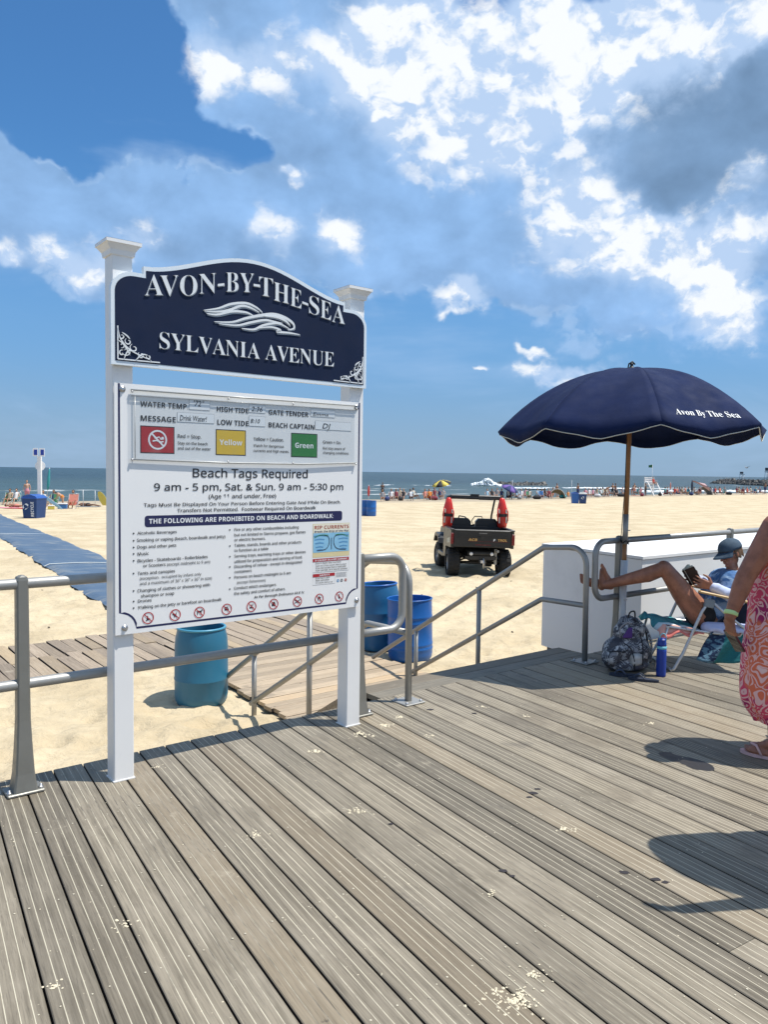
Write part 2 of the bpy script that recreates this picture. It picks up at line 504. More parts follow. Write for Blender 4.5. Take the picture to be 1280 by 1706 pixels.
def ground(x, y, fine=True):
    x = np.asarray(x, float); y = np.asarray(y, float)
    base = np.interp(y, [5, 11, 15, 19, 30, 45, 70, 110, 200], [-.64, -.65, -.69, -.76, -.92, -1.08, -1.14, -1.2, -1.25])
    ym = np.maximum(y, 1.)
    yc = np.interp(x / ym, CREST_K, CREST_Y)
    over = np.clip((y - yc) / 22, 0, 1.6)
    z = base - over * over * (3 - 2 * np.minimum(over, 1)) * 1.9
    if fine:
        dist = np.hypot(x, y - 4)
        k1 = np.clip(1 - (dist - 25) / 60, .25, 1)
        z = z + fbm(x * .35, y * .35, 4, 3) * .12 * k1
        kn = np.clip(1 - (dist - 9) / 22, 0, 1)
        dent = fbm(x * 2.3 + fbm(x, y, 2, 9) * 2, y * 2.9, 4, 11)
        z = z + (np.abs(dent) * .22 - .04) * kn
        # footprints: worn hollows with soft rims
        cellx = x * 2.6; celly = y * 2.2
        hx = np.floor(cellx); hy = np.floor(celly)
        for ox in (-1, 0, 1):
            for oy in (-1, 0, 1):
                px = hx + ox + _hash(hx + ox, hy + oy, 21); py = hy + oy + _hash(hx + ox, hy + oy, 22)
                on = (_hash(hx + ox, hy + oy, 23) > .45)
                d2 = ((cellx - px) / .33) ** 2 + ((celly - py) / .26) ** 2
                z = z - on * np.exp(-d2) * .045 * kn + on * np.exp(-(np.sqrt(d2) - 1.6) ** 2 * 3) * .012 * kn
        # patrol vehicle tracks, running away from the camera and across
        for (a, b, c0, w_) in ((-.20, .98, 0, 1), (.98, .10, 1, 1)):
            pass
        for off in (1.62, 2.92):
            d = (x - off - (y - 18) * .25)
            m_ = np.exp(-(d / .14) ** 2) * np.clip((24 - y) / 3, 0, 1) * np.clip((y - 10.5) / 3, 0, 1)
            z = z - m_ * .02
        for yy, sl_ in ((22.5, .02), (24.1, .02), (27, -.06), (28.6, -.06), (34, -.03), (36, -.03), (42, .05), (44, .05), (13.4, .32), (15.0, .32)):
            d = (y - yy - x * sl_)
            z = z - np.exp(-(d / .16) ** 2) * .04 + np.exp(-((np.abs(d) - .32) / .12) ** 2) * .015
    return z
def gz(x, y):
    return float(ground(np.array([x]), np.array([y]))[0])

def grid_mesh(name, X, Y, Z, m, smooth=True):
    ny, nx = X.shape
    co = np.stack([X, Y, Z], -1).reshape(-1, 3).astype(np.float32)
    i = np.arange(ny * nx).reshape(ny, nx)
    q = np.stack([i[:-1, :-1], i[:-1, 1:], i[1:, 1:], i[1:, :-1]], -1).reshape(-1, 4)
    me = bpy.data.meshes.new(name)
    me.vertices.add(len(co)); me.vertices.foreach_set('co', co.ravel())
    me.loops.add(q.size); me.loops.foreach_set('vertex_index', q.ravel().astype(np.int32))
    me.polygons.add(len(q)); me.polygons.foreach_set('loop_start', np.arange(0, q.size, 4, dtype=np.int32))
    me.polygons.foreach_set('loop_total', np.full(len(q), 4, dtype=np.int32))
    me.polygons.foreach_set('use_smooth', np.full(len(q), smooth))
    me.materials.append(m)
    me.update(); me.validate()
    o = bpy.data.objects.new(name, me)
    C.objects.link(o)
    return o

# sand
m = bpy.data.materials.new('beach sand'); m.use_nodes = True
n = NB(m.node_tree); b = m.node_tree.nodes['Principled BSDF']
pos = n.new('ShaderNodeNewGeometry').outputs['Position']
c = n.mix(n.sstep(n.noise(pos, .7, 7, .65), .35, .65), (.475, .385, .250), (.600, .500, .340))
c = n.mix(n.sstep(n.noise(pos, 9, 6, .65), .45, .75, 0, .5), c, (.415, .335, .215))
c = n.mix(n.sstep(n.noise(pos, 420, 2, .5), .58, .72, 0, .55), c, (.33, .26, .18))
px_, py_, pz_ = n.sep(pos)[:3]
# damp grey strip along the water's edge, and darker sand falling to the sea
kx = n.m('DIVIDE', px_, py_)
cr_ = n.new('ShaderNodeFloatCurve')
pts = [(-.6, 55), (-.37, 63), (0, 76), (.2, 88), (.28, 101), (.5, 138), (.8, 200)]
cm = cr_.mapping.curves[0]
for i_, (a_, b_) in enumerate(pts):
    xx = (a_ + .6) / 1.4; yy = b_ / 200
    if i_ == 0: cm.points[0].location = (xx, yy)
    elif i_ == len(pts) - 1: cm.points[-1].location = (xx, yy)
    else: cm.points.new(xx, yy)
cr_.mapping.update()
n.put(cr_.inputs['Value'], n.lin(kx, -.6, .8))
near_sea = n.m('DIVIDE', py_, n.mul(cr_.outputs[0], 200))
wet = n.sstep(n.add(near_sea, n.mul(n.sub(n.noise(pos, .35, 4), .5), .10)), .86, .96)
c = n.mix(n.mul(wet, .75), c, (.33, .28, .215))
n.put(b.inputs['Base Color'], c)
b.inputs['Roughness'].default_value = .95
b.inputs['Specular IOR Level'].default_value = .15
h1 = n.noise(n.mapping(pos, sc=(1, 1.3, 1)), 5.5, 6, .62, .4)
h2 = n.noise(pos, 60, 3, .6)
bm1 = n.bump(h1, .75, .07)
bm2 = n.bump(h2, .35, .004, bm1)
n.put(b.inputs['Normal'], bm2)
SAND = m

ys = np.concatenate([np.linspace(-8, 5.8, 12), 5.9 + (np.exp(np.linspace(0, 1, 430) * math.log(40)) - 1) / 39 * 235])
ss = np.linspace(-1.15, 1.15, 560); ss = np.sign(ss) * (np.abs(ss) / 1.15) ** 1.25 * 1.15
Yg = np.repeat(ys[:, None], len(ss), 1)
Xg = ss[None, :] * (np.abs(Yg) * .86 + 7)
Zg = ground(Xg, Yg)
# keep sand out of the ramp and the wooden path
U_ = (Xg - OX) * EX + (Yg - OY) * EY; V_ = -(Xg - OX) * EY + (Yg - OY) * EX
def rampz(v): return np.where(v < .32, 0, np.maximum(-.6 * (v - .33), -.62))
def boxmask(u, v, u0, u1, v0, v1, s):
    return np.clip((u - u0) / s + .5, 0, 1) * np.clip((u1 - u) / s + .5, 0, 1) * np.clip((v - v0) / s + .5, 0, 1) * np.clip((v1 - v) / s + .5, 0, 1)
mk = boxmask(U_, V_, .20, 2.30, .9, 4.5, .12)
Zg = np.where(mk > .02, Zg * (1 - mk) + np.minimum(Zg, -.665) * mk, Zg)
mk = boxmask(U_, V_, -16, 2.85, 4.36, 6.02, .12)
Zg = np.where(mk > .02, Zg * (1 - mk) + np.minimum(Zg, -.675) * mk, Zg)
mk = np.clip((.35 - V_) / .5, 0, 1)
Zg = Zg * (1 - mk) + np.minimum(Zg, -.66) * mk
tag(grid_mesh('sand', Xg, Yg, Zg, SAND), kind='structure')

# sea
m = bpy.data.materials.new('sea water'); m.use_nodes = True
n = NB(m.node_tree); b = m.node_tree.nodes['Principled BSDF']
pos = n.new('ShaderNodeNewGeometry').outputs['Position']
x_, y_, z_ = n.sep(pos)[:3]
yn = n.sstep(y_, 90, 420)
pat = n.noise(n.mapping(pos, sc=(.006, .03, 1)), 1., 6, .6, .5)
c = n.mix(yn, (.056, .088, .082), (.022, .043, .048))
c = n.mix(n.sstep(pat, .42, .66, 0, .55), c, (.036, .072, .080))
# whitewater lines lying parallel to the shore
sh = n.add(n.sub(y_, n.mul(x_, .72)), n.mul(n.sub(n.noise(n.mapping(pos, sc=(.012, .02, 1)), 1., 5, .6), .5), 34))
foam = None
for (cc, wd_, lo_, hi_) in ((112, 6, .48, .60), (150, 2.2, .50, .60), (196, 3.0, .50, .6), (238, 1.5, .55, .62)):
    q = n.m('ABSOLUTE', n.sub(sh, float(cc)))
    line = n.sstep(q, wd_ * .3, wd_, 1, 0)
    brk = n.sstep(n.noise(n.mapping(pos, loc=(cc, 0, 0), sc=(.016, .03, 1)), 1., 5, .65), lo_, hi_)
    t_ = n.mul(line, brk)
    foam = t_ if foam is None else n.m('MAXIMUM', foam, t_)
lace = n.sstep(n.noise(n.mapping(pos, sc=(.35, .8, 1)), 1., 7, .65), .44, .56)
foam = n.mul(foam, n.lin(lace, 0, 1, .35, 1))
caps = n.mul(n.sstep(n.noise(n.mapping(pos, sc=(.05, .22, 1)), 1., 7, .62), .685, .71), .6)
foam = n.m('MAXIMUM', foam, caps)
c = n.mix(foam, c, (.78, .82, .82))
n.put(b.inputs['Base Color'], c)
n.put(b.inputs['Roughness'], n.lin(foam, 0, 1, .34, .9))
b.inputs['IOR'].default_value = 1.33
wv = n.noise(n.mapping(pos, rot=(0, 0, .55), sc=(.10, .42, 1)), 1., 8, .62, .3)
wv2 = n.noise(n.mapping(pos, rot=(0, 0, .4), sc=(.5, 1.6, 1)), 1., 5, .6)
bmp = n.bump(wv, .9, 1.1)
bmp = n.bump(wv2, .6, .22, bmp)
n.put(b.inputs['Normal'], bmp)
WATER = m
yy = 60 * np.exp(np.linspace(0, 1, 620) * math.log(26000 / 60))
s2 = np.linspace(-1.5, 1.5, 260)
Yw = np.repeat(yy[:, None], 260, 1); Xw = s2[None, :] * Yw
step = np.gradient(yy)[:, None]
q = Yw - Xw * .62 + fbm(Xw * .008, Yw * .008, 3, 5) * 60
amp = np.clip(1 - step / 9, 0, 1)
Zw = -2.75 + amp * (np.sin(q * .19) * .16 + np.sin(q * .083 + 1) * .16 + fbm(Xw * .03, Yw * .14, 4, 8) * .55)
# the breakers near the beach stand up as low ridges
for cc, h_ in ((150, .5), (196, .55), (112, .25)):
    sh_ = Yw - Xw * .72 + fbm(Xw * .012, Yw * .02, 4, 31) * 30
    Zw = Zw + np.exp(-((sh_ - cc) / 3.0) ** 2) * h_ * np.clip(vnoise(Xw * .012, Yw * 0 + cc, 4) * 2 - .5, 0, 1) * amp
tag(grid_mesh('sea', Xw, Yw, Zw, WATER), kind='structure')

# ------------------------------------------------------------------ boardwalk planks
def plank_mat(name, cA, cB, cC, grooves=True, ng=5, width=.1440, tan_=.25, seed=0.):
    m = bpy.data.materials.new(name); m.use_nodes = True
    n = NB(m.node_tree); b = m.node_tree.nodes['Principled BSDF']
    tc = n.new('ShaderNodeTexCoord').outputs['Object']
    pos = n.new('ShaderNodeNewGeometry').outputs['Position']
    oi = n.new('ShaderNodeObjectInfo').outputs['Random']
    sh = n.comb(n.mul(oi, 37.), n.mul(oi, 91.), 0.)
    loc = n.vm('ADD', tc, sh)
    grain = n.noise(n.mapping(loc, sc=(2.2, 60, 30)), 1., 7, .62, .6)
    fine = n.noise(n.mapping(loc, sc=(9, 260, 60)), 1., 4, .6, .3)
    mott = n.noise(loc, 3.3, 6, .65)
    c = n.mix(n.sstep(grain, .32, .68), cA, cB)
    r2 = n.m('FRACT', n.mul(oi, 17.3))
    c = n.mix(n.mul(n.sstep(r2, 1 - tan_, 1), .40), c, cC)
    c = n.mix(n.mul(n.sstep(mott, .42, .72), .40), c, n.mix(.5, cB, (.34, .30, .24)))
    c = n.mix(n.mul(n.sstep(fine, .50, .72), .55), c, (.072, .060, .045))
    v = n.lin(n.m('FRACT', n.mul(oi, 7.7)), 0, 1, .66, 1.06)
    c = n.vm('MULTIPLY', c, n.comb(v, v, v))
    tx, ty, tz = n.sep(tc)[:3]
    hgt = n.add(n.mul(grain, .5), n.mul(fine, .35))
    if grooves:
        wob = n.mul(n.sub(n.noise(n.mapping(loc, sc=(6, 1, 1)), 1., 4), .5), .0016)
        s_ = width / (ng + 1)
        fr = n.m('FRACT', n.add(n.m('DIVIDE', n.add(ty, wob), s_), .5))
        dd = n.mul(n.m('ABSOLUTE', n.sub(fr, .5)), s_)            # distance to the nearest groove line
        inner = n.mul(n.sstep(ty, s_ * .5, s_ * .55), n.sstep(ty, width - s_ * .55, width - s_ * .5, 1, 0))
        g = n.mul(n.sstep(dd, .0009, .0019, 1, 0), inner)
        fill = n.sstep(n.noise(n.mapping(pos, sc=(1, 1, 1)), 1.3, 5, .7), .36, .50)
        fillf = n.sstep(n.noise(n.mapping(loc, sc=(26, 300, 1)), 1., 3, .6), .22, .42)
        fill = n.mul(n.mul(fill, fillf), n.lin(n.m('FRACT', n.mul(oi, 29.1)), 0, .25, .25, 1))
        worn = n.sstep(n.noise(loc, 2.1, 4, .6), .26, .36)
        gc = n.mix(fill, (.055, .048, .040), (.60, .545, .41))
        c = n.mix(n.mul(g, n.mul(worn, .85)), c, gc)
        hgt = n.sub(hgt, n.mul(g, .7))
    # sand dust trodden over the boards, and a few scuffs and stains (real marks with their own outline)
    dust = n.sstep(n.add(n.noise(pos, 1.9, 9, .72), n.mul(n.sub(n.noise(pos, 14, 5, .7), .5), .35)), .60, .74)
    c = n.mix(n.mul(dust, .45), c, (.50, .44, .33))
    crumbs = n.sstep(n.noise(pos, 55, 4, .65), .665, .70)
    crumbz = n.sstep(n.noise(pos, 2.6, 4, .6), .47, .62)
    c = n.mix(n.mul(n.mul(crumbs, crumbz), .85), c, (.66, .58, .42))
    stain = n.sstep(n.noise(n.mapping(pos, loc=(5, 2, 0), sc=(1, 1.5, 1)), 1.1, 7, .62), .63, .70)
    c = n.mix(n.mul(stain, .38), c, (.06, .052, .045))
    spot = n.sstep(n.noise(n.mapping(pos, loc=(9, 3, 0)), 7.5, 4, .6), .715, .745)
    c = n.mix(n.mul(spot, .7), c, (.03, .026, .024))
    n.put(b.inputs['Base Color'], c)
    n.put(b.inputs['Roughness'], n.lin(mott, .3, .7, .52, .72))
    b.inputs['Specular IOR Level'].default_value = .45
    n.put(b.inputs['Normal'], n.bump(hgt, .45, .0022))
    return m
DECK = plank_mat('weathered ribbed deck board', (.160, .132, .092), (.278, .236, .172), (.33, .245, .145))
DECK3 = plank_mat('weathered three-groove deck board', (.158, .133, .094), (.275, .236, .174), (.31, .235, .145), ng=3)
DECK4 = plank_mat('weathered four-groove deck board', (.150, .124, .088), (.268, .230, .170), (.33, .245, .145), ng=4)
DECKE = plank_mat('weathered plain deck board', (.160, .138, .102), (.255, .226, .172), (.31, .24, .155), grooves=False)
RAMPM = plank_mat('sun bleached ramp board', (.40, .30, .195), (.56, .44, .30), (.60, .40, .20), grooves=False, tan_=.4)
PATHM = plank_mat('old path board', (.27, .205, .14), (.42, .33, .235), (.62, .45, .22), grooves=False, tan_=.35)

def plank_mesh(pts_lo, pts_hi, L0, w, t, bev=.003, L1=None):
    """plank along +x; the two ends may be mitred: pts_lo = x at y=0 / y=w for the start, pts_hi for the end"""
    sec = [(0, -t), (0, -bev), (bev, 0), (w - bev, 0), (w, -bev), (w, -t)]
    mb = MB()
    def xa(y, e): return e[0] + (e[1] - e[0]) * y / w
    A = mb.addv([(xa(y, pts_lo), y, z) for y, z in sec]); B = mb.addv([(xa(y, pts_hi), y, z) for y, z in sec])
    n_ = len(sec)
    mb.face([A + i for i in range(n_)]); mb.face([B + i for i in range(n_)][::-1])
    for i in range(n_):
        j = (i + 1) % n_
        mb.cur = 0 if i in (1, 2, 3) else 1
        mb.face((A + i, B + i, B + j, A + j))
    mb.cur = 0
    return mb
GAPSHADE = mat('gap shaded board side', (.030, .024, .020), .9)  # near-black board sides put the shade of the gaps into the colour

boardwalk = tag(empty('boardwalk', (0, 0, 0)), kind='structure')
BA = -57.9 * pi / 180
bd = Vector((cos(BA), sin(BA))); bp = Vector((-sin(BA), cos(BA)))     # along a board; across it (to the upper right)
PW, PITCH = .1456, .1535
edge0 = Vector((OX, OY)); en = Vector((-EY, EX))
phase = uvw(-2.051, -.023).xy.dot(bp) - .004
screws = MB()
for k in range(-22, 92):
    w0 = phase + k * PITCH
    ev = Vector((EX, EY))
    def tedge(wv):        # distance along the board direction where it meets the edge line v = 0
        P0 = bp * wv
        return -(P0 - edge0).dot(en) / bd.dot(en)
    ta, tb = tedge(w0), tedge(w0 + PW)
    lim = ta + 8.6
    t0 = (ta + .004, tb + .004)
    start = (0.0, tb - ta)
    org = ta
    first = True
    L = random.choice([3.0, 3.6, 4.2, 4.8, 5.4]) + random.uniform(-.02, .02)
    pos_ = 0.0
    while org + pos_ < lim:
        e_lo = (start[0] if first else 0.0, start[1] if first else 0.0)
        e_hi = (L - .002, L - .002)
        if org + pos_ + L > lim: e_hi = (lim - org - pos_, ) * 2
        mbp = plank_mesh(e_lo, e_hi, L, PW, .032)
        o = mbp.build('plank', [DECK3 if (k < 14 and random.random() > .12) else random.choice([DECK, DECK, DECK4, DECKE] if k > 34 else [DECK, DECK, DECK4]), GAPSHADE], boardwalk, recalc=False)
        P0 = bp * w0 + bd * (org + pos_)
        o.location = (P0.x, P0.y, random.uniform(-.0012, .0012))
        o.rotation_euler = (0, 0, BA)
        for f_ in (.16, .46, .76):
            pass
        pos_ += L
        first = False
        L = random.choice([3.6, 4.2, 4.8])
    # screw heads in pairs over each joist, most of them packed with sand
    for j in range(0, 12):
        vj = -.10 - j * .60
        tt = ta + (-vj) / (-bd.dot(en))
        for fr in (.022, PW - .022):
            P1 = bp * (w0 + fr) + bd * (tt + (tb - ta) * fr / PW) + Vector((random.uniform(-.006, .006), random.uniform(-.006, .006)))
            if P1.y > 9 or P1.y < .5: continue
            screws.lathe([(.0042 * random.uniform(.7, 1.2), .0006), (.003, .0012)], 6, (P1.x, P1.y, .0009))
so_ = screws.build('screw_head', mat('sandy screw', (.52, .47, .36), .8), boardwalk, recalc=False); so_['kind'] = 'stuff'
# structure underneath: joists, edge beam, piles
mt_ = mat('dark treated timber', (.12, .10, .08), .85, bump=.3, bscale=30)
fr_ = uvw(0, 0)
sub = tag(empty('boardwalk_frame', (OX, OY, 0), TH), kind='structure')
mb = MB(); mb.box((-16, -.045, -.30), (14, -.005, -.034)); mb.build('edge_beam', mt_, sub)
for j in range(0, 13):
    v_ = -.10 - j * .60
    mb = MB(); mb.box((-16, v_ - .05, -.27), (14 - .12 * j, v_ - .012, -.034)); mb.build('joist', mt_, sub)
for u_ in np.arange(-14.5, 11, 2.4):
    mb = MB(); mb.lathe([(.12, -1.6), (.115, -.31)], 12, (float(u_), -.16, 0)); mb.build('pile', mt_, sub)

# landing strip and ramp down to the sand
ramp = tag(empty('beach_ramp', (OX, OY, 0), TH), kind='structure')
def cross_plank(parent, u0, u1, v0, v1, z0, z1, m, name='plank', t=.035, jit=.0):
    """plank along u between v0..v1, heights z0 (at v0) and z1 (at v1)"""
    W_ = math.hypot(v1 - v0, z1 - z0)
    mbp = plank_mesh((0, 0), (u1 - u0, u1 - u0), 0, W_, t)
    o = mbp.build(name, [m, GAPSHADE], parent, recalc=False)
    o.location = (u0, v0, z0)
    o.rotation_euler = (atan2(z1 - z0, v1 - v0), 0, jit)
    return o
for i in range(2):
    cross_plank(ramp, .0, 2.33, .008 + i * .158, .008 + i * .158 + .152, -.001, -.001, DECKE)
v = .326; i = 0
while v < 1.32:
    dv = .142 * cos(atan2(.6, 1))
    cross_plank(ramp, .0 + random.uniform(-.005, .005), 2.29 + random.uniform(-.01, .01), v, v + dv, -.6 * (v - .322), -.6 * (v + dv - .322), RAMPM)
    v += dv + .006; i += 1
while v < 4.30:
    z = -.602 + random.uniform(-.004, .004)
    cross_plank(ramp, .20 + .06 * (v - 1.3) + random.uniform(-.025, .025), 2.27 + random.uniform(-.03, .03), v, v + .142, z, z, RAMPM, jit=random.uniform(-.006, .006))
    v += .149
for uu in (.004, 2.24):
    mb = MB(); mb.prism([(.33, -.040), (1.33, -.645), (1.33, -.80), (.33, -.80)], uu, uu + .04, 'x')
    mb.build('stringer', RAMPM, ramp)

# old wooden path on the sand, boards lying across it
path = tag(empty('wooden_path', (OX, OY, 0), TH), kind='structure')
def path_plank(u, v0, v1, z, rot, w=.148):
    mbp = plank_mesh((0, 0), (v1 - v0, v1 - v0), 0, w, .035)
    o = mbp.build('plank', [PATHM, GAPSHADE], path, recalc=False)
    o.location = (u + w, v0, z); o.rotation_euler = (random.uniform(-.02, .02), random.uniform(-.006, .006), pi / 2 + rot)
u = -9.0
while u < 2.75:
    if u < .45:
        half = random.uniform(5.0, 5.45)
        path_plank(u + random.uniform(-.006, .006), 4.33 + random.uniform(-.03, .03), half - .01, -.605 + random.uniform(-.012, .01), random.uniform(-.02, .02))
        path_plank(u + random.uniform(-.006, .006), half, 6.05 + random.uniform(-.04, .04), -.608 + random.uniform(-.012, .01), random.uniform(-.02, .02))
    else:
        path_plank(u, 4.33 + random.uniform(-.02, .02), 5.95, -.608, random.uniform(-.008, .008))
    u += .160

# blue roll-out access mat in sections
m = bpy.data.materials.new('blue woven mat'); m.use_nodes = True
n = NB(m.node_tree); b = m.node_tree.nodes['Principled BSDF']
tc = n.new('ShaderNodeTexCoord').outputs['Object']
c = n.mix(n.noise(tc, 1.2, 6, .6), (.055, .094, .150), (.092, .140, .205))
c = n.mix(n.sstep(n.noise(n.mapping(tc, sc=(1, 3.5, 1)), .9, 7, .68), .50, .68, 0, .6), c, (.30, .30, .27))
n.put(b.inputs['Base Color'], c)
b.inputs['Roughness'].default_value = .55
n.put(b.inputs['Normal'], n.bump(n.noise(n.mapping(tc, sc=(2, 6, 1)), 1.4, 5, .6), .5, .03))
MATB = m
TRIM = mat('mat seam tape', (.50, .53, .52), .7)
md = Vector((-.529, .849)); mn_ = Vector((.849, .529))
mat0 = Vector((-4.48, 12.36)) - md * 1.3
secs = [(0, 7.7), (7.65, 18.9), (18.85, 33.3), (33.2, 46)]
labs = ['blue beach mat section nearest the boardwalk, crossing behind the left railing and notice board',
        'broad sandy blue beach mat section between the two pale seams left of the sign',
        'farther blue beach mat section leading up to the left recycling bin',
        'farthest blue beach mat section running out of the left edge of the view']
for i, (a, b_) in enumerate(secs):
    nx_, ny_ = 15, int((b_ - a) / .16)
    mb = MB()
    root_p = mat0 + md * a
    for j in range(ny_ + 1):
        for k in range(nx_ + 1):
            s_ = a + (b_ - a) * j / ny_; w_ = 1.70 * k / nx_
            w_ += .03 * sin(s_ * 1.3) + .015 * sin(s_ * 3.9)
            p = mat0 + md * s_ + mn_ * w_
            z = float(ground(np.array([p.x]), np.array([p.y]), False)[0]) + .055 + .014 * sin(s_ * 1.7 + k * .2) + .007 * sin(s_ * 7 + w_ * 3) + .004 * (i % 2)
            z += float(fbm(np.array([p.x * .35]), np.array([p.y * .35]), 4, 3)[0]) * .12
            if k in (0, nx_): z -= .05
            mb.addv([(p.x - root_p.x, p.y - root_p.y, z)])
    for j in range(ny_):
        for k in range(nx_):
            q0 = j * (nx_ + 1) + k
            mb.face((q0, q0 + 1, q0 + nx_ + 2, q0 + nx_ + 1), True)
    root = thing('beach_mat', labs[i], 'mat', (root_p.x, root_p.y, 0), 0, 'blue mat sections laid over the sand')
    mb.build('mat_sheet', MATB, root)
    t = MB()
    rows = [mb.v[k] for k in range(nx_ + 1)]
    A = t.addv([(p_[0], p_[1], p_[2] + .006) for p_ in rows])
    B = t.addv([(p_[0] + md.x * .09, p_[1] + md.y * .09, p_[2] + .008) for p_ in rows])
    for k in range(nx_): t.face((A + k, A + k + 1, B + k + 1, B + k))
    t.build('seam_tape', TRIM, root)

# ------------------------------------------------------------------ the street sign and notice board
WHITE = mat('white vinyl post', (.80, .79, .77), .42, var=.03, scale=3, grime=.10)
WPAN = mat('white sign panel', (.82, .81, .79), .40, var=.02, scale=2, grime=.03)
NAVY = mat('navy carved board', (.0035, .011, .040), .55, spec=.25, var=.25, scale=5, coat=.0, bump=.05, bscale=40)
NAVYP = mat('navy print', (.016, .018, .075), .45, var=.05)
BLACKP = mat('black print', (.022, .022, .026), .5, var=.05)
GREYP = mat('grey print', (.10, .10, .105), .5, var=.05)
REDP = mat('red print', (.42, .022, .030), .45, var=.08)
YELP = mat('yellow print', (.72, .47, .045), .45, var=.04)
GRNP = mat('green print', (.025, .20, .045), .45, var=.06)
WHITEP = mat('white print', (.82, .83, .83), .45, var=.02)
BLUEP = mat('light blue print', (.25, .50, .68), .45, var=.2, scale=30)
BLUED = mat('mid blue print', (.10, .28, .50), .45, var=.2, scale=30)
SANDP = mat('sand colour print', (.68, .58, .33), .45, var=.1)
BROWNP = mat('rust red print', (.38, .06, .03), .45)
SILV = mat('carved letter white', (.74, .76, .76), .35, metal=0., var=.05)
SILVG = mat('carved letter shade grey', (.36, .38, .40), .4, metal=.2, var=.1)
STEEL = mat('galvanised bolt', (.50, .50, .50), .35, metal=.9, var=.2, scale=60)
def clear_mat(name, tint=(.95, .97, .98), fac=.10, rough=.12):
    m = bpy.data.materials.new(name); m.use_nodes = True
    n = NB(m.node_tree); m.node_tree.nodes.clear()
    t = n.new('ShaderNodeBsdfTransparent'); t.inputs[0].default_value = (*tint, 1)
    g = n.new('ShaderNodeBsdfGlossy'); g.inputs['Roughness'].default_value = rough
    lw = n.new('ShaderNodeLayerWeight'); lw.inputs[0].default_value = .12
    tc = n.new('ShaderNodeTexCoord').outputs['Object']
    d = n.new('ShaderNodeBsdfDiffuse'); d.inputs[0].default_value = (.6, .6, .58, 1)
    mx = n.new('ShaderNodeMixShader'); n.put(mx.inputs[0], n.mul(n.mul(lw.outputs['Fresnel'], .28), 1.)); m.node_tree.links.new(t.outputs[0], mx.inputs[1]); m.node_tree.links.new(g.outputs[0], mx.inputs[2])
    mx2 = n.new('ShaderNodeMixShader'); n.put(mx2.inputs[0], n.sstep(n.noise(tc, 5, 7, .65), .48, .75, .03, .16)); m.node_tree.links.new(mx.outputs[0], mx2.inputs[1]); m.node_tree.links.new(d.outputs[0], mx2.inputs[2])
    o = n.new('ShaderNodeOutputMaterial'); m.node_tree.links.new(mx2.outputs[0], o.inputs[0])
    return m
CLEAR = clear_mat('scratched clear acrylic')

# text -> mesh (glyphs are real flat geometry)
def uni(s, U, L, D=None):
    r = ''
    for ch in s:
        if 'A' <= ch <= 'Z': r += chr(U + ord(ch) - 65)
        elif 'a' <= ch <= 'z': r += chr(L + ord(ch) - 97)
        elif ch.isdigit() and D: r += chr(D + int(ch))
        else: r += ch
    return r
def text_poly(s, off=0., shear=0., res=2):
    c = bpy.data.curves.new('tmp', 'FONT'); c.body = s; c.size = 1; c.resolution_u = res; c.offset = off; c.shear = shear
    o = bpy.data.objects.new('tmp', c)
    me = bpy.data.meshes.new_from_object(o)
    V = [(v.co.x, v.co.y) for v in me.vertices]; Fs = [tuple(p.vertices) for p in me.polygons]
    bpy.data.objects.remove(o); bpy.data.curves.remove(c); bpy.data.meshes.remove(me)
    return V, Fs
STY = {'b': (lambda s: uni(s, 0x1D5D4, 0x1D5EE, 0x1D7EC), 0., 0.), 'w': (lambda s: uni(s, 0x1D5D4, 0x1D5EE, 0x1D7EC), 0., 0.),
       'm': (lambda s: uni(s, 0x1D5A0, 0x1D5BA, 0x1D7E2), .012, 0.), 'l': (lambda s: uni(s, 0x1D5A0, 0x1D5BA, 0x1D7E2), .008, 0.),
       'i': (lambda s: uni(s, 0x1D5D4, 0x1D5EE, 0x1D7EC), 0., .25), 'h': (lambda s: s, 0.006, .22),
       'r': (lambda s: uni(s, 0x1D5D4, 0x1D5EE, 0x1D7EC), 0., 0.), 'n': (lambda s: uni(s, 0x1D5D4, 0x1D5EE, 0x1D7EC), 0., .1),
       'v': (lambda s: uni(s, 0x1D5D4, 0x1D5EE, 0x1D7EC), 0., 0.), 'x': (lambda s: uni(s, 0x1D5A0, 0x1D5BA, 0x1D7E2), .01, 0.)}
CAPH = {}
def fit_text(s, u0, z0, u1, cap, sty):
    """vertices (u, z) of text set between u0 and u1 on baseline z0 with the given capital height"""
    fn, off, shear = STY[sty]
    if sty not in CAPH:
        V, _ = text_poly(fn('H'), off); CAPH[sty] = max(v[1] for v in V)
    V, Fs = text_poly(fn(s), off, shear)
    x0 = min(v[0] for v in V); x1 = max(v[0] for v in V)
    kx = (u1 - u0) / (x1 - x0); ky = cap / CAPH[sty]
    return [(u0 + (x - x0) * kx, z0 + y * ky) for x, y in V], Fs

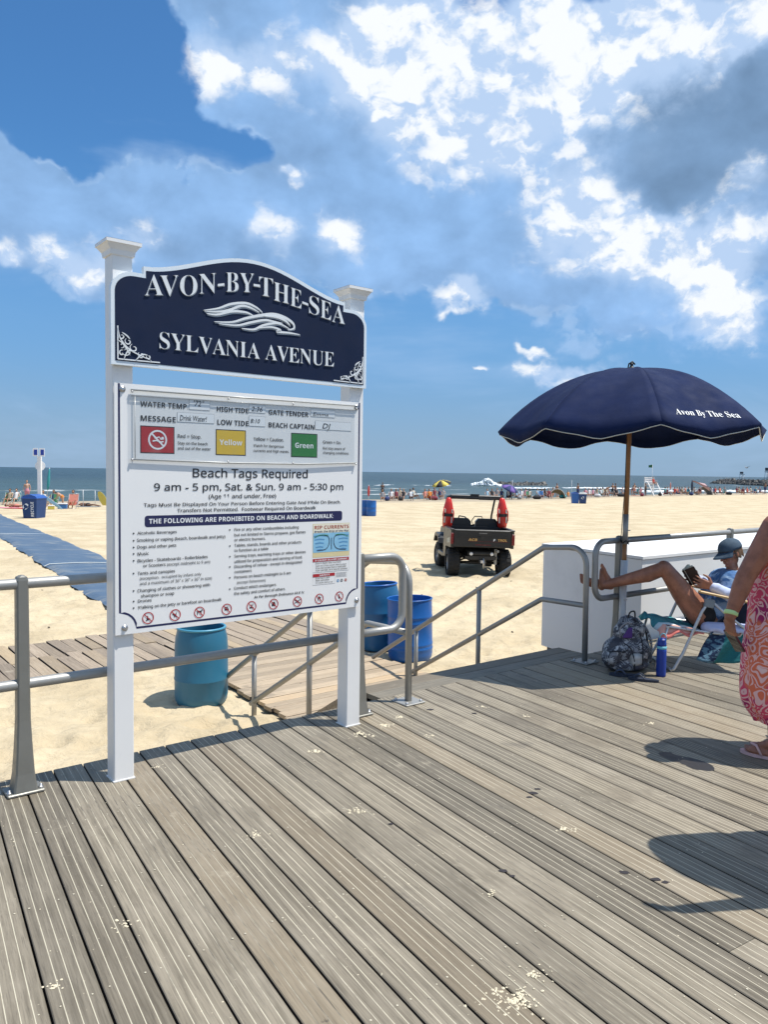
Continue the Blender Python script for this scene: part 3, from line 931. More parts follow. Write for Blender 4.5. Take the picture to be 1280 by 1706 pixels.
TEXTS=[
  ('WATER TEMP.', -1.874, 1.9145, -1.617, 0.027, 'b') ,
  ('MESSAGE', -1.872, 1.842, -1.685, 0.028, 'b') ,
  ('HIGH TIDE', -1.453, 1.9135, -1.263, 0.027, 'b') ,
  ('LOW TIDE', -1.45, 1.843, -1.262, 0.028, 'b') ,
  ('GATE TENDER', -1.135, 1.915, -0.869, 0.028, 'b') ,
  ('BEACH CAPTAIN', -1.135, 1.8435, -0.828, 0.028, 'b') ,
  ('Red = Stop.', -1.675, 1.7635, -1.543, 0.019, 'm') ,
  ('Stay on the beach', -1.675, 1.7295, -1.506, 0.015, 'm') ,
  ('and out of the water', -1.675, 1.7025, -1.488, 0.015, 'm') ,
  ('Yellow', -1.437, 1.735, -1.3, 0.029, 'w') ,
  ('Yellow = Caution.', -1.23, 1.765, -1.035, 0.02, 'm') ,
  ('Watch for dangerous', -1.23, 1.7305, -1.034, 0.015, 'm') ,
  ('currents and high waves.', -1.23, 1.7025, -0.999, 0.015, 'm') ,
  ('Green', -0.959, 1.733, -0.834, 0.03, 'w') ,
  ('Green = Go.', -0.766, 1.7645, -0.634, 0.018, 'm') ,
  ('But stay aware of', -0.765, 1.7295, -0.603, 0.015, 'm') ,
  ('changing conditions.', -0.765, 1.703, -0.575, 0.015, 'm') ,
  ("'72°", -1.585, 1.934, -1.527, 0.029, 'h') ,
  ('Drink Water!', -1.664, 1.855, -1.511, 0.028, 'h') ,
  ('2:36', -1.245, 1.928, -1.175, 0.025, 'h') ,
  ('8:10', -1.25, 1.8625, -1.191, 0.023, 'h') ,
  ('Emma', -0.839, 1.9265, -0.729, 0.018, 'h') ,
  ('DJ', -0.772, 1.8535, -0.713, 0.03, 'h') ,
  ('Beach Tags Required', -1.591, 1.559, -0.871, 0.046, 'm') ,
  ('9 am - 5 pm, Sat. & Sun. 9 am - 5:30 pm', -1.803, 1.488, -0.615, 0.038, 'm') ,
  ('(Age 11 and under, Free)', -1.5, 1.4445, -1.083, 0.023, 'm') ,
  ('Tags Must Be Displayed On Your Person Before Entering Gate And While On Beach.', -1.857, 1.406, -0.632, 0.018, 'm') ,
  ('Transfers Not Permitted.  Footwear Required On Boardwalk', -1.678, 1.3735, -0.811, 0.019, 'm') ,
  ('THE FOLLOWING ARE PROHIBITED ON BEACH AND BOARDWALK:', -1.83, 1.3185, -0.686, 0.025, 'w') ,
  ('Alcoholic Beverages', -1.891, 1.265, -1.68, 0.015, 'm') ,
  ('Smoking or vaping (beach, boardwalk and jetty)', -1.893, 1.228, -1.401, 0.016, 'm') ,
  ('Dogs and other pets', -1.891, 1.1935, -1.683, 0.016, 'm') ,
  ('Music', -1.89, 1.1585, -1.831, 0.016, 'm') ,
  ('Bicycles - Skateboards - Rollerblades', -1.89, 1.123, -1.505, 0.016, 'm') ,
  ('or Scooters', -1.861, 1.096, -1.742, 0.016, 'm') ,
  ('(except midnight to 9 am)', -1.734, 1.095, -1.49, 0.016, 'l') ,
  ('Tents and canopies', -1.89, 1.0585, -1.69, 0.016, 'm') ,
  ('(exception:  occupied by infant only', -1.879, 1.032, -1.541, 0.015, 'l') ,
  ('and a maximum of 36" x 36" x 36" in size)', -1.879, 1.005, -1.48, 0.016, 'l') ,
  ('Changing of clothes or showering with', -1.891, 0.9695, -1.491, 0.016, 'm') ,
  ('shampoo or soap', -1.873, 0.941, -1.695, 0.016, 'm') ,
  ('Drones', -1.889, 0.916, -1.817, 0.016, 'm') ,
  ('Walking on the jetty or barefoot on boardwalk', -1.889, 0.883, -1.422, 0.016, 'm') ,
  ('Fire or any other combustibles including', -1.346, 1.2635, -0.931, 0.016, 'm') ,
  ('but not limited to Sterno propane, gas flames', -1.346, 1.2335, -0.883, 0.016, 'm') ,
  ('or electric burners.', -1.346, 1.2065, -1.151, 0.016, 'm') ,
  ('Tables, stands, boards and other products', -1.346, 1.1755, -0.911, 0.016, 'm') ,
  ('to function as a table', -1.346, 1.1475, -1.132, 0.016, 'm') ,
  ('Serving trays, warming trays or other devices', -1.346, 1.116, -0.881, 0.016, 'm') ,
  ('utilized for preparation and serving of food.', -1.345, 1.086, -0.903, 0.016, 'm') ,
  ('Discarding of refuse - except in designated', -1.345, 1.0575, -0.906, 0.016, 'm') ,
  ('containers', -1.345, 1.029, -1.238, 0.016, 'm') ,
  ('Persons on beach midnight to 6 am', -1.345, 0.9985, -0.982, 0.016, 'm') ,
  ('(except fishermen)', -1.329, 0.968, -1.149, 0.016, 'l') ,
  ('Conduct which endangers', -1.347, 0.9375, -1.08, 0.016, 'm') ,
  ('the safety and comfort of others.', -1.347, 0.9075, -1.017, 0.016, 'm') ,
  ('As Per Borough Ordinance 64-8-1c.', -1.223, 0.8775, -0.887, 0.014, 'i') ,
  ('RIP CURRENTS', -0.82, 1.2535, -0.57, 0.021, 'r') ,
  ('Break the Grip of the Rip!', -0.82, 1.234, -0.57, 0.011, 'n') ,
  ('IF CAUGHT IN A RIP CURRENT', -0.815, 1.0615, -0.579, 0.01, 'v') ,
  ("Don't fight the current", -0.811, 1.045, -0.625, 0.009, 'x') ,
  ('Swim out of the current, then to shore', -0.81, 1.03, -0.586, 0.008, 'x') ,
  ("If you can't escape, float or tread water", -0.81, 1.016, -0.586, 0.009, 'x') ,
  ('If you need help, call or wave for assistance', -0.81, 1.002, -0.578, 0.009, 'x') ,
  ('SAFETY', -0.782, 0.971, -0.707, 0.01, 'v') ,
  ('Know how to swim', -0.81, 0.9555, -0.707, 0.009, 'x') ,
  ('Never swim alone', -0.809, 0.942, -0.712, 0.009, 'x') ,
  ("If in doubt, don't go out", -0.809, 0.928, -0.684, 0.008, 'x') ,
]
BULL= [(-1.91, 1.272), (-1.91, 1.235), (-1.91, 1.201), (-1.91, 1.168), (-1.91, 1.133), (-1.911, 1.068), (-1.911, 0.979), (-1.911, 0.925), (-1.911, 0.891), (-1.374, 1.271), (-1.373, 1.182), (-1.373, 1.123), (-1.373, 1.066), (-1.373, 1.006), (-1.373, 0.943)]
ICONS= [(-1.836, 0.832), (-1.689, 0.832), (-1.552, 0.832), (-1.391, 0.833), (-1.238, 0.833), (-1.095, 0.833), (-0.935, 0.833), (-0.782, 0.835), (-0.636, 0.836)]
wb=[[(-1.611, 1.967), (-1.495, 1.916)], [(-1.677, 1.896), (-1.469, 1.848)], [(-1.259, 1.963), (-1.156, 1.921)], [(-1.259, 1.9), (-1.156, 1.846)], [(-0.853, 1.965), (-0.681, 1.921)], [(-0.821, 1.896), (-0.561, 1.847)]]
HL= [('A', -1.855, -1.759, 2.466, 2.483), ('V', -1.775, -1.676, 2.477, 2.495), ('O', -1.668, -1.574, 2.496, 2.508), ('N', -1.563, -1.465, 2.519, 2.542), ('-', -1.456, -1.419, 2.541, 2.551), ('B', -1.408, -1.335, 2.554, 2.565), ('Y', -1.326, -1.24, 2.565, 2.576), ('-', -1.242, -1.203, 2.576, 2.577), ('T', -1.208, -1.122, 2.566, 2.567), ('H', -1.116, -1.015, 2.552, 2.545), ('E', -1.007, -0.933, 2.539, 2.53), ('-', -0.927, -0.888, 2.527, 2.52), ('S', -0.88, -0.812, 2.513, 2.507), ('E', -0.801, -0.727, 2.5, 2.491), ('A', -0.719, -0.626, 2.484, 2.481)]
SWOOSH= [[(-1.537, 2.439), (-1.452, 2.461), (-1.378, 2.494), (-1.288, 2.512), (-1.224, 2.498), (-1.186, 2.476)], [(-1.531, 2.435), (-1.452, 2.443), (-1.384, 2.463), (-1.316, 2.493), (-1.26, 2.491), (-1.206, 2.473)], [(-1.52, 2.424), (-1.458, 2.427), (-1.371, 2.456), (-1.288, 2.462), (-1.243, 2.451)], [(-1.476, 2.387), (-1.371, 2.399), (-1.288, 2.43), (-1.203, 2.456), (-1.116, 2.475), (-1.041, 2.466), (-0.988, 2.441), (-0.983, 2.413), (-1.023, 2.4)], [(-1.452, 2.38), (-1.343, 2.385), (-1.259, 2.411), (-1.174, 2.435), (-1.115, 2.435), (-1.056, 2.432)], [(-1.315, 2.372), (-1.238, 2.376), (-1.174, 2.408), (-1.086, 2.428), (-1.01, 2.406)], [(-1.224, 2.383), (-1.13, 2.402), (-1.071, 2.392), (-1.093, 2.381), (-1.01, 2.384), (-0.941, 2.382)], [(-1.174, 2.457), (-1.101, 2.462), (-1.041, 2.45), (-1.008, 2.426)]]

sign = thing('street_sign', 'tall white post sign with navy Avon-by-the-Sea header above a white beach rules board', 'sign', (*uvw(-1.24, -.31).xy, 0), TH)
su, sv = -1.24, -.31                       # origin of the sign in the boardwalk frame
def L3(u, v, z): return (u - su, v - sv, z)
# posts
for (pu, zt) in ((-1.955, 2.665), (-.505, 2.665)):
    mb = MB(); mb.box((pu - .052 - su, -.355 - sv, .0), (pu + .052 - su, -.251 - sv, zt), bev=.005)
    post = mb.build('post', WHITE, sign)
    c = MB()
    for (h0, h1, e0, e1) in ((zt - .012, zt + .012, .060, .064), (zt + .012, zt + .040, .064, .084), (zt + .040, zt + .056, .088, .088)):
        cx, cy = pu - su, -.303 - sv
        A = c.addv([(cx + sx * e0, cy + sy * e0, h0) for sx, sy in ((-1, -1), (1, -1), (1, 1), (-1, 1))])
        B = c.addv([(cx + sx * e1, cy + sy * e1, h1) for sx, sy in ((-1, -1), (1, -1), (1, 1), (-1, 1))])
        c.face((A + 3, A + 2, A + 1, A)); c.face((B, B + 1, B + 2, B + 3))
        for k in range(4): c.face((A + k, A + (k + 1) % 4, B + (k + 1) % 4, B + k))
    cx, cy = pu - su, -.303 - sv
    A = c.addv([(cx + sx * .088, cy + sy * .088, zt + .057) for sx, sy in ((-1, -1), (1, -1), (1, 1), (-1, 1))])
    B = c.addv([(cx, cy, zt + .075)])
    for k in range(4): c.face((A + k, A + (k + 1) % 4, B))
    c.build('post_cap', WHITE, sign)
    k = MB(); k.box((cx - .056, cy - .056, 0), (cx + .056, cy + .056, .006)); k.build('post_foot', WHITE, sign)

# header board outline (symmetrical about u = -1.24)
def header_outline(inset=0.):
    hw, zb, zs = .782, 2.112, 2.505
    right = []
    i = inset
    right.append((hw - i, zb + i))
    # rounded shoulder
    for k in range(9):
        a = k / 8 * pi / 2
        right.append((hw - i - (.115 - i) + (.115 - i) * cos(a) * 1.0, zs - .03 + (.10 - i) * sin(a)))
    xs = .617 - i * .6
    right.append((xs, zs - .03 + .10 - i)); right.append((xs, 2.612 - i * 1.0))
    for k in range(1, 15):
        t = k / 14
        x = xs * (1 - t)
        z = 2.612 + (2.752 - 2.612) * (0.5 - .5 * cos(pi * t)) ** .85 - i
        right.append((x, z))
    pts = [(x, z) for x, z in right]
    left = [(-x, z) for x, z in right[:-1]][::-1]
    return pts + left
mb = MB(); mb.prism(header_outline(), -.357 - sv, -.385 - sv, 'y')
hdr = mb.build('header_board', mat('pale blue white edge', (.70, .76, .80), .4, var=.03), sign)
mb = MB(); mb.prism(header_outline(.020), -.3845 - sv, -.3865 - sv, 'y'); mb.build('header_face', NAVY, hdr)

# carved letters: one serif letter per object, white, a grey copy at lower right painting the shaded side
def raised(V, Fs, y, d, name, parent, m_, dx=0, dz=0):
    mb = MB()
    A = mb.addv([(u - su + dx, y, z + dz) for u, z in V]); B = mb.addv([(u - su + dx, y - d, z + dz) for u, z in V])
    ed = {}
    for f in Fs:
        mb.face([B + i for i in f][::-1])
        for a, b2 in zip(f, f[1:] + f[:1]):
            if (b2, a) in ed: del ed[(b2, a)]
            else: ed[(a, b2)] = 1
    for a, b2 in ed: mb.face((A + a, A + b2, B + b2, B + a))
    return mb.build(name, m_, parent)
CAPSER = {}
def serif_letter(ch, u0, u1, z0, z1, cap, off=-.013):
    if ch == '-':
        V = [(u0, z0 + cap * .34), (u1, z1 + cap * .34), (u1, z1 + cap * .46), (u0, z0 + cap * .46)]; return V, [(0, 1, 2, 3)]
    V, Fs = text_poly(uni(ch, 0x1D400, 0x1D41A), off, 0, 4)
    if 'h' not in CAPSER:
        V0, _ = text_poly(uni('H', 0x1D400, 0x1D41A), off); CAPSER['h'] = max(v[1] for v in V0)
    a = min(v[0] for v in V); b2 = max(v[0] for v in V)
    out = []
    for x, y in V:
        t = (x - a) / (b2 - a)
        out.append((u0 + (u1 - u0) * t, z0 + (z1 - z0) * t + y * cap / CAPSER['h']))
    return out, Fs
fy = -.3865 - sv
for ch, u0, u1, z0, z1 in HL:
    V, Fs = serif_letter(ch, u0, u1, z0, z1, .102)
    lt = raised(V, Fs, fy, .006, 'letter', hdr, SILV)
    raised([(a + .0045, b2 - .0035) for a, b2 in V], Fs, fy, .0012, 'letter_shade', lt, SILVG)
def serif_word(word, u0, z0, u1, z1, cap):
    adv = []; x = 0
    for ch in word:
        V, _ = text_poly(uni(ch, 0x1D400, 0x1D41A), -.013)
        a = min(v[0] for v in V); b2 = max(v[0] for v in V); adv.append((x, b2 - a)); x += (b2 - a) + .055
        if ch == 'Y' or ch == 'L': x -= .03
        if ch == 'A' or ch == 'V': x -= .055
    tot = adv[-1][0] + adv[-1][1]
    for ch, (p, w_) in zip(word, adv):
        a = u0 + (u1 - u0) * p / tot; b2 = u0 + (u1 - u0) * (p + w_) / tot
        za = z0 + (z1 - z0) * p / tot; zb_ = z0 + (z1 - z0) * (p + w_) / tot
        V, Fs = serif_letter(ch, a, b2, za, zb_, cap)
        lt = raised(V, Fs, fy, .006, 'letter', hdr, SILV)
        raised([(q_ + .004, r_ - .003) for q_, r_ in V], Fs, fy, .0012, 'letter_shade', lt, SILVG)
serif_word('SYLVANIA', -1.778, 2.213, -1.201, 2.217, .083)
serif_word('AVENUE', -1.167, 2.218, -.703, 2.222, .083)

def smooth_path(pts, n=6):
    out = []
    P_ = [pts[0]] + list(pts) + [pts[-1]]
    for i in range(1, len(P_) - 2):
        p0, p1, p2, p3 = P_[i - 1], P_[i], P_[i + 1], P_[i + 2]
        for k in range(n):
            t = k / n
            out.append(tuple(.5 * (2 * p1[d] + (-p0[d] + p2[d]) * t + (2 * p0[d] - 5 * p1[d] + 4 * p2[d] - p3[d]) * t * t + (-p0[d] + 3 * p1[d] - 3 * p2[d] + p3[d]) * t ** 3) for d in range(len(p1))))
    out.append(tuple(pts[-1]))
    return out
def stroke(mb, pts, w, y, d, taper=True, layer=0.):
    """a raised brush stroke lying on the sign face"""
    pts = smooth_path(pts)
    n_ = len(pts); A = []
    for i, (u, z) in enumerate(pts):
        a = pts[max(0, i - 1)]; b2 = pts[min(n_ - 1, i + 1)]
        tx, tz = b2[0] - a[0], b2[1] - a[1]; l = math.hypot(tx, tz) or 1
        nx, nz = -tz / l, tx / l
        t = i / (n_ - 1)
        ww = w * (.18 + .82 * sin(pi * min(1, t * 1.0)) ** .8) if taper else w
        A.append(((u + nx * ww / 2, z + nz * ww / 2), (u - nx * ww / 2, z - nz * ww / 2)))
    t0 = mb.addv([(p[0] - su, y - d - layer, p[1]) for p, q in A]); t1 = mb.addv([(q[0] - su, y - d - layer, q[1]) for p, q in A])
    b0 = mb.addv([(p[0] - su, y, p[1]) for p, q in A]); b1 = mb.addv([(q[0] - su, y, q[1]) for p, q in A])
    for i in range(n_ - 1):
        mb.face((t0 + i, t0 + i + 1, t1 + i + 1, t1 + i)); mb.face((t0 + i, b0 + i, b0 + i + 1, t0 + i + 1)); mb.face((t1 + i, t1 + i + 1, b1 + i + 1, b1 + i))
emb = MB(); embg = MB()
for i, s_ in enumerate(SWOOSH):
    stroke(emb, s_, .0125 if i != 3 else .016, fy, .004, True, i * .0003)
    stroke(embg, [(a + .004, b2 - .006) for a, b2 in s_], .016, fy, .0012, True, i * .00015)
embo = emb.build('wave_emblem', SILV, hdr)
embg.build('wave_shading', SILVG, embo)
def spiral(c, r, a0, turns, sgn):
    return [(c[0] + sgn * r * (1 - .72 * t) * cos(a0 + turns * 2 * pi * t), c[1] + r * (1 - .72 * t) * sin(a0 + turns * 2 * pi * t)) for t in [k / 9 for k in range(10)]]
for sgn, cx in ((1, -1.990), (-1, -.487)):
    mb = MB()
    stroke(mb, [(cx, 2.302), (cx, 2.22), (cx, 2.140)], .006, fy, .003, False, .0)
    stroke(mb, [(cx, 2.140), (cx + sgn * .1, 2.1405), (cx + sgn * .215, 2.142)], .006, fy, .003, False, .0002)
    lay = .0004
    for (ox, oz, r, a0, tr) in ((.020, .105, .016, 2.6, .95), (.052, .082, .018, 2.2, .95), (.080, .052, .022, 2.0, 1.0), (.042, .035, .026, 3.6, .9), (.118, .022, .018, 2.4, .95), (.155, .017, .013, 2.6, .9), (.020, .060, .014, 4.4, .8), (.020, .022, .016, 1.2, .8)):
        stroke(mb, spiral((cx + sgn * ox, 2.148 + oz), r, a0, tr, sgn), .006, fy, .003, True, lay); lay += .0002
    for pp in ([(0, .15), (.012, .10), (.05, .055), (.10, .03), (.17, .005)], [(.0, .09), (.03, .07), (.06, .02)], [(.03, .0), (.05, .04), (.09, .045)], [(.02, .13), (.045, .115), (.06, .10)], [(.09, .0), (.12, .03), (.15, .03)]):
        stroke(mb, [(cx + sgn * a, 2.142 + b2) for a, b2 in pp], .0065, fy, .003, True, lay); lay += .0002
    mb.build('corner_scroll', SILV, hdr)

# notice board panel
PY = -.375 - sv                                # its front plane
mb = MB(); mb.box((-2.004 - su, -.3685 - sv, .760), (-.478 - su, PY, 2.024)) ; pan = mb.build('notice_board', WPAN, sign)
for zz in (1.0, 1.7):
    mb = MB(); mb.box((-1.9 - su, -.368 - sv, zz), (-.58 - su, -.357 - sv, zz + .05)); mb.build('batten', WPAN, sign)
def flat(mb, pts, lay):
    A = mb.addv([(u - su, PY - lay, z) for u, z in pts]); mb.face([A + i for i in range(len(pts))])
def quad(u0, z0, u1, z1): return [(u0, z0), (u1, z0), (u1, z1), (u0, z1)]
def band(mb, pts, w, lay, closed=False):
    n_ = len(pts); L_ = []; R_ = []
    for i, (u, z) in enumerate(pts):
        a = pts[i - 1] if (i > 0 or closed) else pts[i]; b2 = pts[(i + 1) % n_] if (i < n_ - 1 or closed) else pts[i]
        tx, tz = b2[0] - a[0], b2[1] - a[1]; l = math.hypot(tx, tz) or 1
        L_.append((u - tz / l * w / 2, z + tx / l * w / 2)); R_.append((u + tz / l * w / 2, z - tx / l * w / 2))
    A = mb.addv([(u - su, PY - lay, z) for u, z in L_]); B = mb.addv([(u - su, PY - lay, z) for u, z in R_])
    for i in range(n_ if closed else n_ - 1):
        j = (i + 1) % n_
        mb.face((A + i, A + j, B + j, B + i))
bl = [(-1.981, 2.022), (-1.980, .872)] + [(-1.980 + .083 * sin(a), .872 - .083 * (1 - cos(a)) ) for a in ()]
bl += [(-1.980 + .084 * cos(pi / 2 - t) - .0, .788 + .084 * sin(pi / 2 - t)) for t in [0, .26, .52, .79, 1.05, 1.31, 1.57]][1:]
bl += [(-.584, .790)] + [(-.500 - .084 * cos(t), .790 + .084 * sin(t)) for t in [.26, .52, .79, 1.05, 1.31, 1.57]] + [(-.499, 2.022)]
mb = MB(); band(mb, bl, .0105, .0006); mb.build('border_line', NAVYP, pan)
# header band of the prohibitions
bb = []
for cx, cz, a0 in ((-.634, 1.346, 0), (-1.838, 1.346, 90), (-1.838, 1.315, 180), (-.634, 1.315, 270)):
    for k in range(4): a = radians(a0 + k * 30); bb.append((cx + .014 * cos(a), cz + .014 * sin(a)))
mb = MB(); flat(mb, bb, .0006); mb.build('title_band', NAVYP, pan)
# flag keys
for nm, x0, x1, m_ in (('red_flag_key', -1.871, -1.695, REDP), ('yellow_flag_key', -1.456, -1.280, YELP), ('green_flag_key', -.983, -.808, GRNP)):
    mb = MB(); flat(mb, quad(x0 - .003, 1.679, x1 + .003, 1.819), .0006); k_ = mb.build(nm, BLACKP, pan)
    mb = MB(); flat(mb, quad(x0 + .002, 1.684, x1 - .002, 1.814), .0012); mb.build('colour_field', m_, k_)
def circ(cx, cz, r, n_=20): return [(cx + r * cos(2 * pi * k / n_), cz + r * sin(2 * pi * k / n_)) for k in range(n_)]
mb = MB(); band(mb, circ(-1.783, 1.749, .046, 28), .009, .0018, True); band(mb, [(-1.783 - .031, 1.749 + .031), (-1.783 + .031, 1.749 - .031)], .009, .0022)
stroke_pts = [(-1.81, 1.742), (-1.79, 1.746), (-1.765, 1.738), (-1.752, 1.742)]
band(mb, stroke_pts, .007, .0020); flat(mb, circ(-1.757, 1.758, .008, 10), .0020); band(mb, [(-1.80, 1.757), (-1.775, 1.764), (-1.764, 1.750)], .006, .0021)
mb.build('no_swimming_symbol', WHITEP, pan)
# text lines
TM = {'b': BLACKP, 'w': WHITEP, 'm': BLACKP, 'l': GREYP, 'i': BLACKP, 'h': BLACKP, 'r': BROWNP, 'n': NAVYP, 'v': WHITEP, 'x': BLACKP}
for s_, u0, z0, u1, cap, st in TEXTS:
    V, Fs = fit_text(s_, u0, z0, u1, cap, st)
    mb = MB(); A = mb.addv([(u - su, PY - (.0030 if st == 'h' else .0018), z) for u, z in V])
    for f in Fs: mb.face([A + i for i in f])
    mb.build('handwriting' if st == 'h' else 'lettering', TM[st], pan, recalc=False)
mb = MB()
for u, z in BULL: flat(mb, circ(u, z, .0045, 8), .0016)
mb.build('bullet_points', BLACKP, pan)
# little prohibition signs along the foot
def glyph(i, cx, cz):
    g = []
    P = lambda *a: [(cx + x * .022, cz + z * .022) for x, z in a]
    if i == 0: g = [('p', P((-.2, .5), (.0, .5), (.15, -.5), (-.35, -.5))), ('l', P((-.5, -.6), (.5, -.2)), .005)]
    if i == 1: g = [('l', P((-.6, .3), (-.1, -.1), (.5, -.5)), .006), ('l', P((.3, .6), (.1, .1)), .004), ('l', P((-.3, -.5), (.3, .1)), .004)]
    if i == 2: g = [('l', P((-.6, .2), (.5, .2)), .008), ('l', P((-.5, .2), (-.55, -.6)), .004), ('l', P((.4, .2), (.45, -.6)), .004), ('l', P((.5, .2), (.7, .6)), .006)]
    if i == 3: g = [('p', P((-.6, -.3), (.6, -.3), (.5, .2), (-.5, .2))), ('l', P((-.5, .5), (.4, .5)), .005)]
    if i == 4: g = [('l', P((-.6, -.3), (.6, -.3)), .006), ('l', P((.2, .1), (.5, .5)), .004), ('l', P((-.1, .0), (.1, .6)), .004)]
    if i == 5: g = [('p', P((-.6, -.5), (.6, -.5), (.45, .35), (.1, .65), (-.4, .45)))]
    if i == 6: g = [('l', P((-.9, .5), (.9, -.4)), .004), ('l', P((-.9, -.4), (.9, .5)), .004), ('p', P((-.3, -.3), (.3, -.3), (.3, .3), (-.3, .3)))]
    if i == 7: g = [('l', P((-.5, .3), (.5, .3)), .006), ('l', P((-.5, -.6), (-.2, .3)), .004), ('l', P((.5, -.6), (.2, .3)), .004), ('p', P((-.15, .4), (.15, .4), (.15, .7), (-.15, .7)))]
    if i == 8: g = [('p', P((-.25, .1), (.25, .1), (.2, -.6), (-.2, -.6))), ('p', P((-.15, .3), (.15, .3), (.15, .6), (-.15, .6)))]
    return g
for i, (cx, cz) in enumerate(ICONS):
    mb = MB()
    for g in glyph(i, cx, cz):
        if g[0] == 'p': flat(mb, g[1], .0010)
        else: band(mb, g[1], g[2], .0013)
    sy = mb.build('prohibition_symbol', BLACKP, pan)
    mb = MB(); band(mb, circ(cx, cz, .0285, 24), .005, .0018, True); band(mb, [(cx - .020, cz + .020), (cx + .020, cz - .020)], .005, .0022)
    mb.build('red_ring', REDP, sy)
# rip current poster
mb = MB(); flat(mb, quad(-.832, 1.084, -.563, 1.286), .0006); po = mb.build('poster', SANDP, pan)
mb = MB(); flat(mb, quad(-.829, 1.231, -.566, 1.283), .0012); mb.build('poster_title_field', mat('cream print', (.78, .74, .60), .5), po)
mb = MB(); flat(mb, quad(-.829, 1.114, -.566, 1.230), .0012); mb.build('poster_sea', BLUEP, po)
mb = MB()
for k, z in enumerate((1.212, 1.190, 1.168, 1.145, 1.128)):
    band(mb, [(-.825 + .005 * k, z), (-.78, z + .004), (-.745 - .004 * k, z)], .007, .0016 + k * .0001); band(mb, [(-.65 + .004 * k, z), (-.61, z + .004), (-.570 - .004 * k, z)], .007, .0016 + k * .0001)
mb.build('poster_waves', BLUED, po)
mb = MB(); band(mb, smooth_path([(-.80, 1.126), (-.74, 1.132), (-.715, 1.165), (-.72, 1.205), (-.75, 1.216)]), .004, .0024); band(mb, smooth_path([(-.59, 1.124), (-.655, 1.132), (-.68, 1.165), (-.675, 1.205), (-.645, 1.216)]), .004, .0024); band(mb, [(-.698, 1.13), (-.698, 1.20)], .004, .0026)
mb.build('poster_current_lines', BLACKP, po)
mb = MB(); band(mb, smooth_path([(-.82, 1.205), (-.78, 1.218), (-.72, 1.216)]), .004, .0028); band(mb, smooth_path([(-.67, 1.216), (-.62, 1.218), (-.575, 1.203)]), .004, .0028); mb.build('poster_green_arrows', GRNP, po)
for (x0, z0, x1, z1, hz_) in ((-.830, .994, -.566, 1.076, 1.058), (-.829, .919, -.670, .985, .967)):
    mb = MB(); band(mb, quad(x0, z0, x1, z1), .0016, .0007, True); bx_ = mb.build('advice_frame', GREYP, pan)
    mb = MB(); flat(mb, quad(x0, hz_, x1, z1), .0011); mb.build('advice_title', REDP, bx_)
for k, (cx, m_) in enumerate(((-.646, BLUED), (-.619, GREYP), (-.589, BROWNP))):
    mb = MB(); flat(mb, circ(cx, .934, .0095, 14), .0008); e_ = mb.build('agency_emblem', m_, pan)
    mb = MB(); band(mb, [(cx - .006, .938), (cx, .930), (cx + .006, .937)], .0025, .0014); mb.build('emblem_mark', WHITEP, e_)
mb = MB()
for k in range(5): band(mb, [(-.662, .982 - k * .006), (-.58 - .008 * (k % 2), .982 - k * .006)], .0016, .0008)
mb.build('fine_print', GREYP, pan)
# write-on labels
for (a, z1), (b2, z0) in wb:
    mb = MB(); flat(mb, quad(a - .001, z0 - .001, b2 + .001, z1 + .001), .0014); l_ = mb.build('write_on_label', GREYP, pan)
    mb = MB(); flat(mb, quad(a, z0, b2, z1), .0020); mb.build('label_face', WHITEP, l_)
# clear acrylic holder
cs = MB()
A_ = cs.addv([(-1.925 - su, PY - .0115, 1.650), (-.520 - su, PY - .0115, 1.650), (-.520 - su, PY - .0115, 2.0), (-1.925 - su, PY - .0115, 2.0)]); cs.face((A_, A_ + 1, A_ + 2, A_ + 3))
case = cs.build('clear_cover', CLEAR, pan)
mb = MB()
mb.tube([L3(-1.925, PY + sv - .011, 1.994), L3(-.520, PY + sv - .011, 2.002)], .0045, 8)
mb.tube([L3(-1.925, PY + sv - .011, 1.966), L3(-.520, PY + sv - .011, 1.976)], .0022, 6)
mb.tube([L3(-1.925, PY + sv - .010, 1.647), L3(-1.4, PY + sv - .012, 1.638), L3(-.9, PY + sv - .012, 1.640), L3(-.525, PY + sv - .010, 1.654)], .0045, 8)
mb.tube([L3(-1.904, PY + sv - .010, 1.97), L3(-1.904, PY + sv - .010, 1.65)], .0022, 6)
mb.build('cover_edge', mat('smoky acrylic edge', (.45, .45, .43), .25, var=.2), case)
mb = MB()
for u in (-1.918, -1.39, -.98, -.53):
    for z in (1.985, 1.645):
        mb.lathe([(.006, 0), (.005, .004), (.0, .0055)], 8, (0, 0, 0), mt=Matrix.Translation(L3(u, PY + sv - .012, z)) @ Matrix.Rotation(pi / 2, 4, 'X'))
mb.build('cover_screws', STEEL, case)
for u, z in ((-1.964, 1.995), (-.520, 1.995), (-1.957, .794), (-.503, .800)):
    mb = MB(); mt2 = Matrix.Translation(L3(u, PY + sv - .0008, z)) @ Matrix.Rotation(pi / 2, 4, 'X')
    mb.lathe([(.017, 0), (.016, .002), (.009, .003), (.009, .008), (.006, .010)], 12, mt=mt2)
    mb.build('bolt', STEEL, pan)

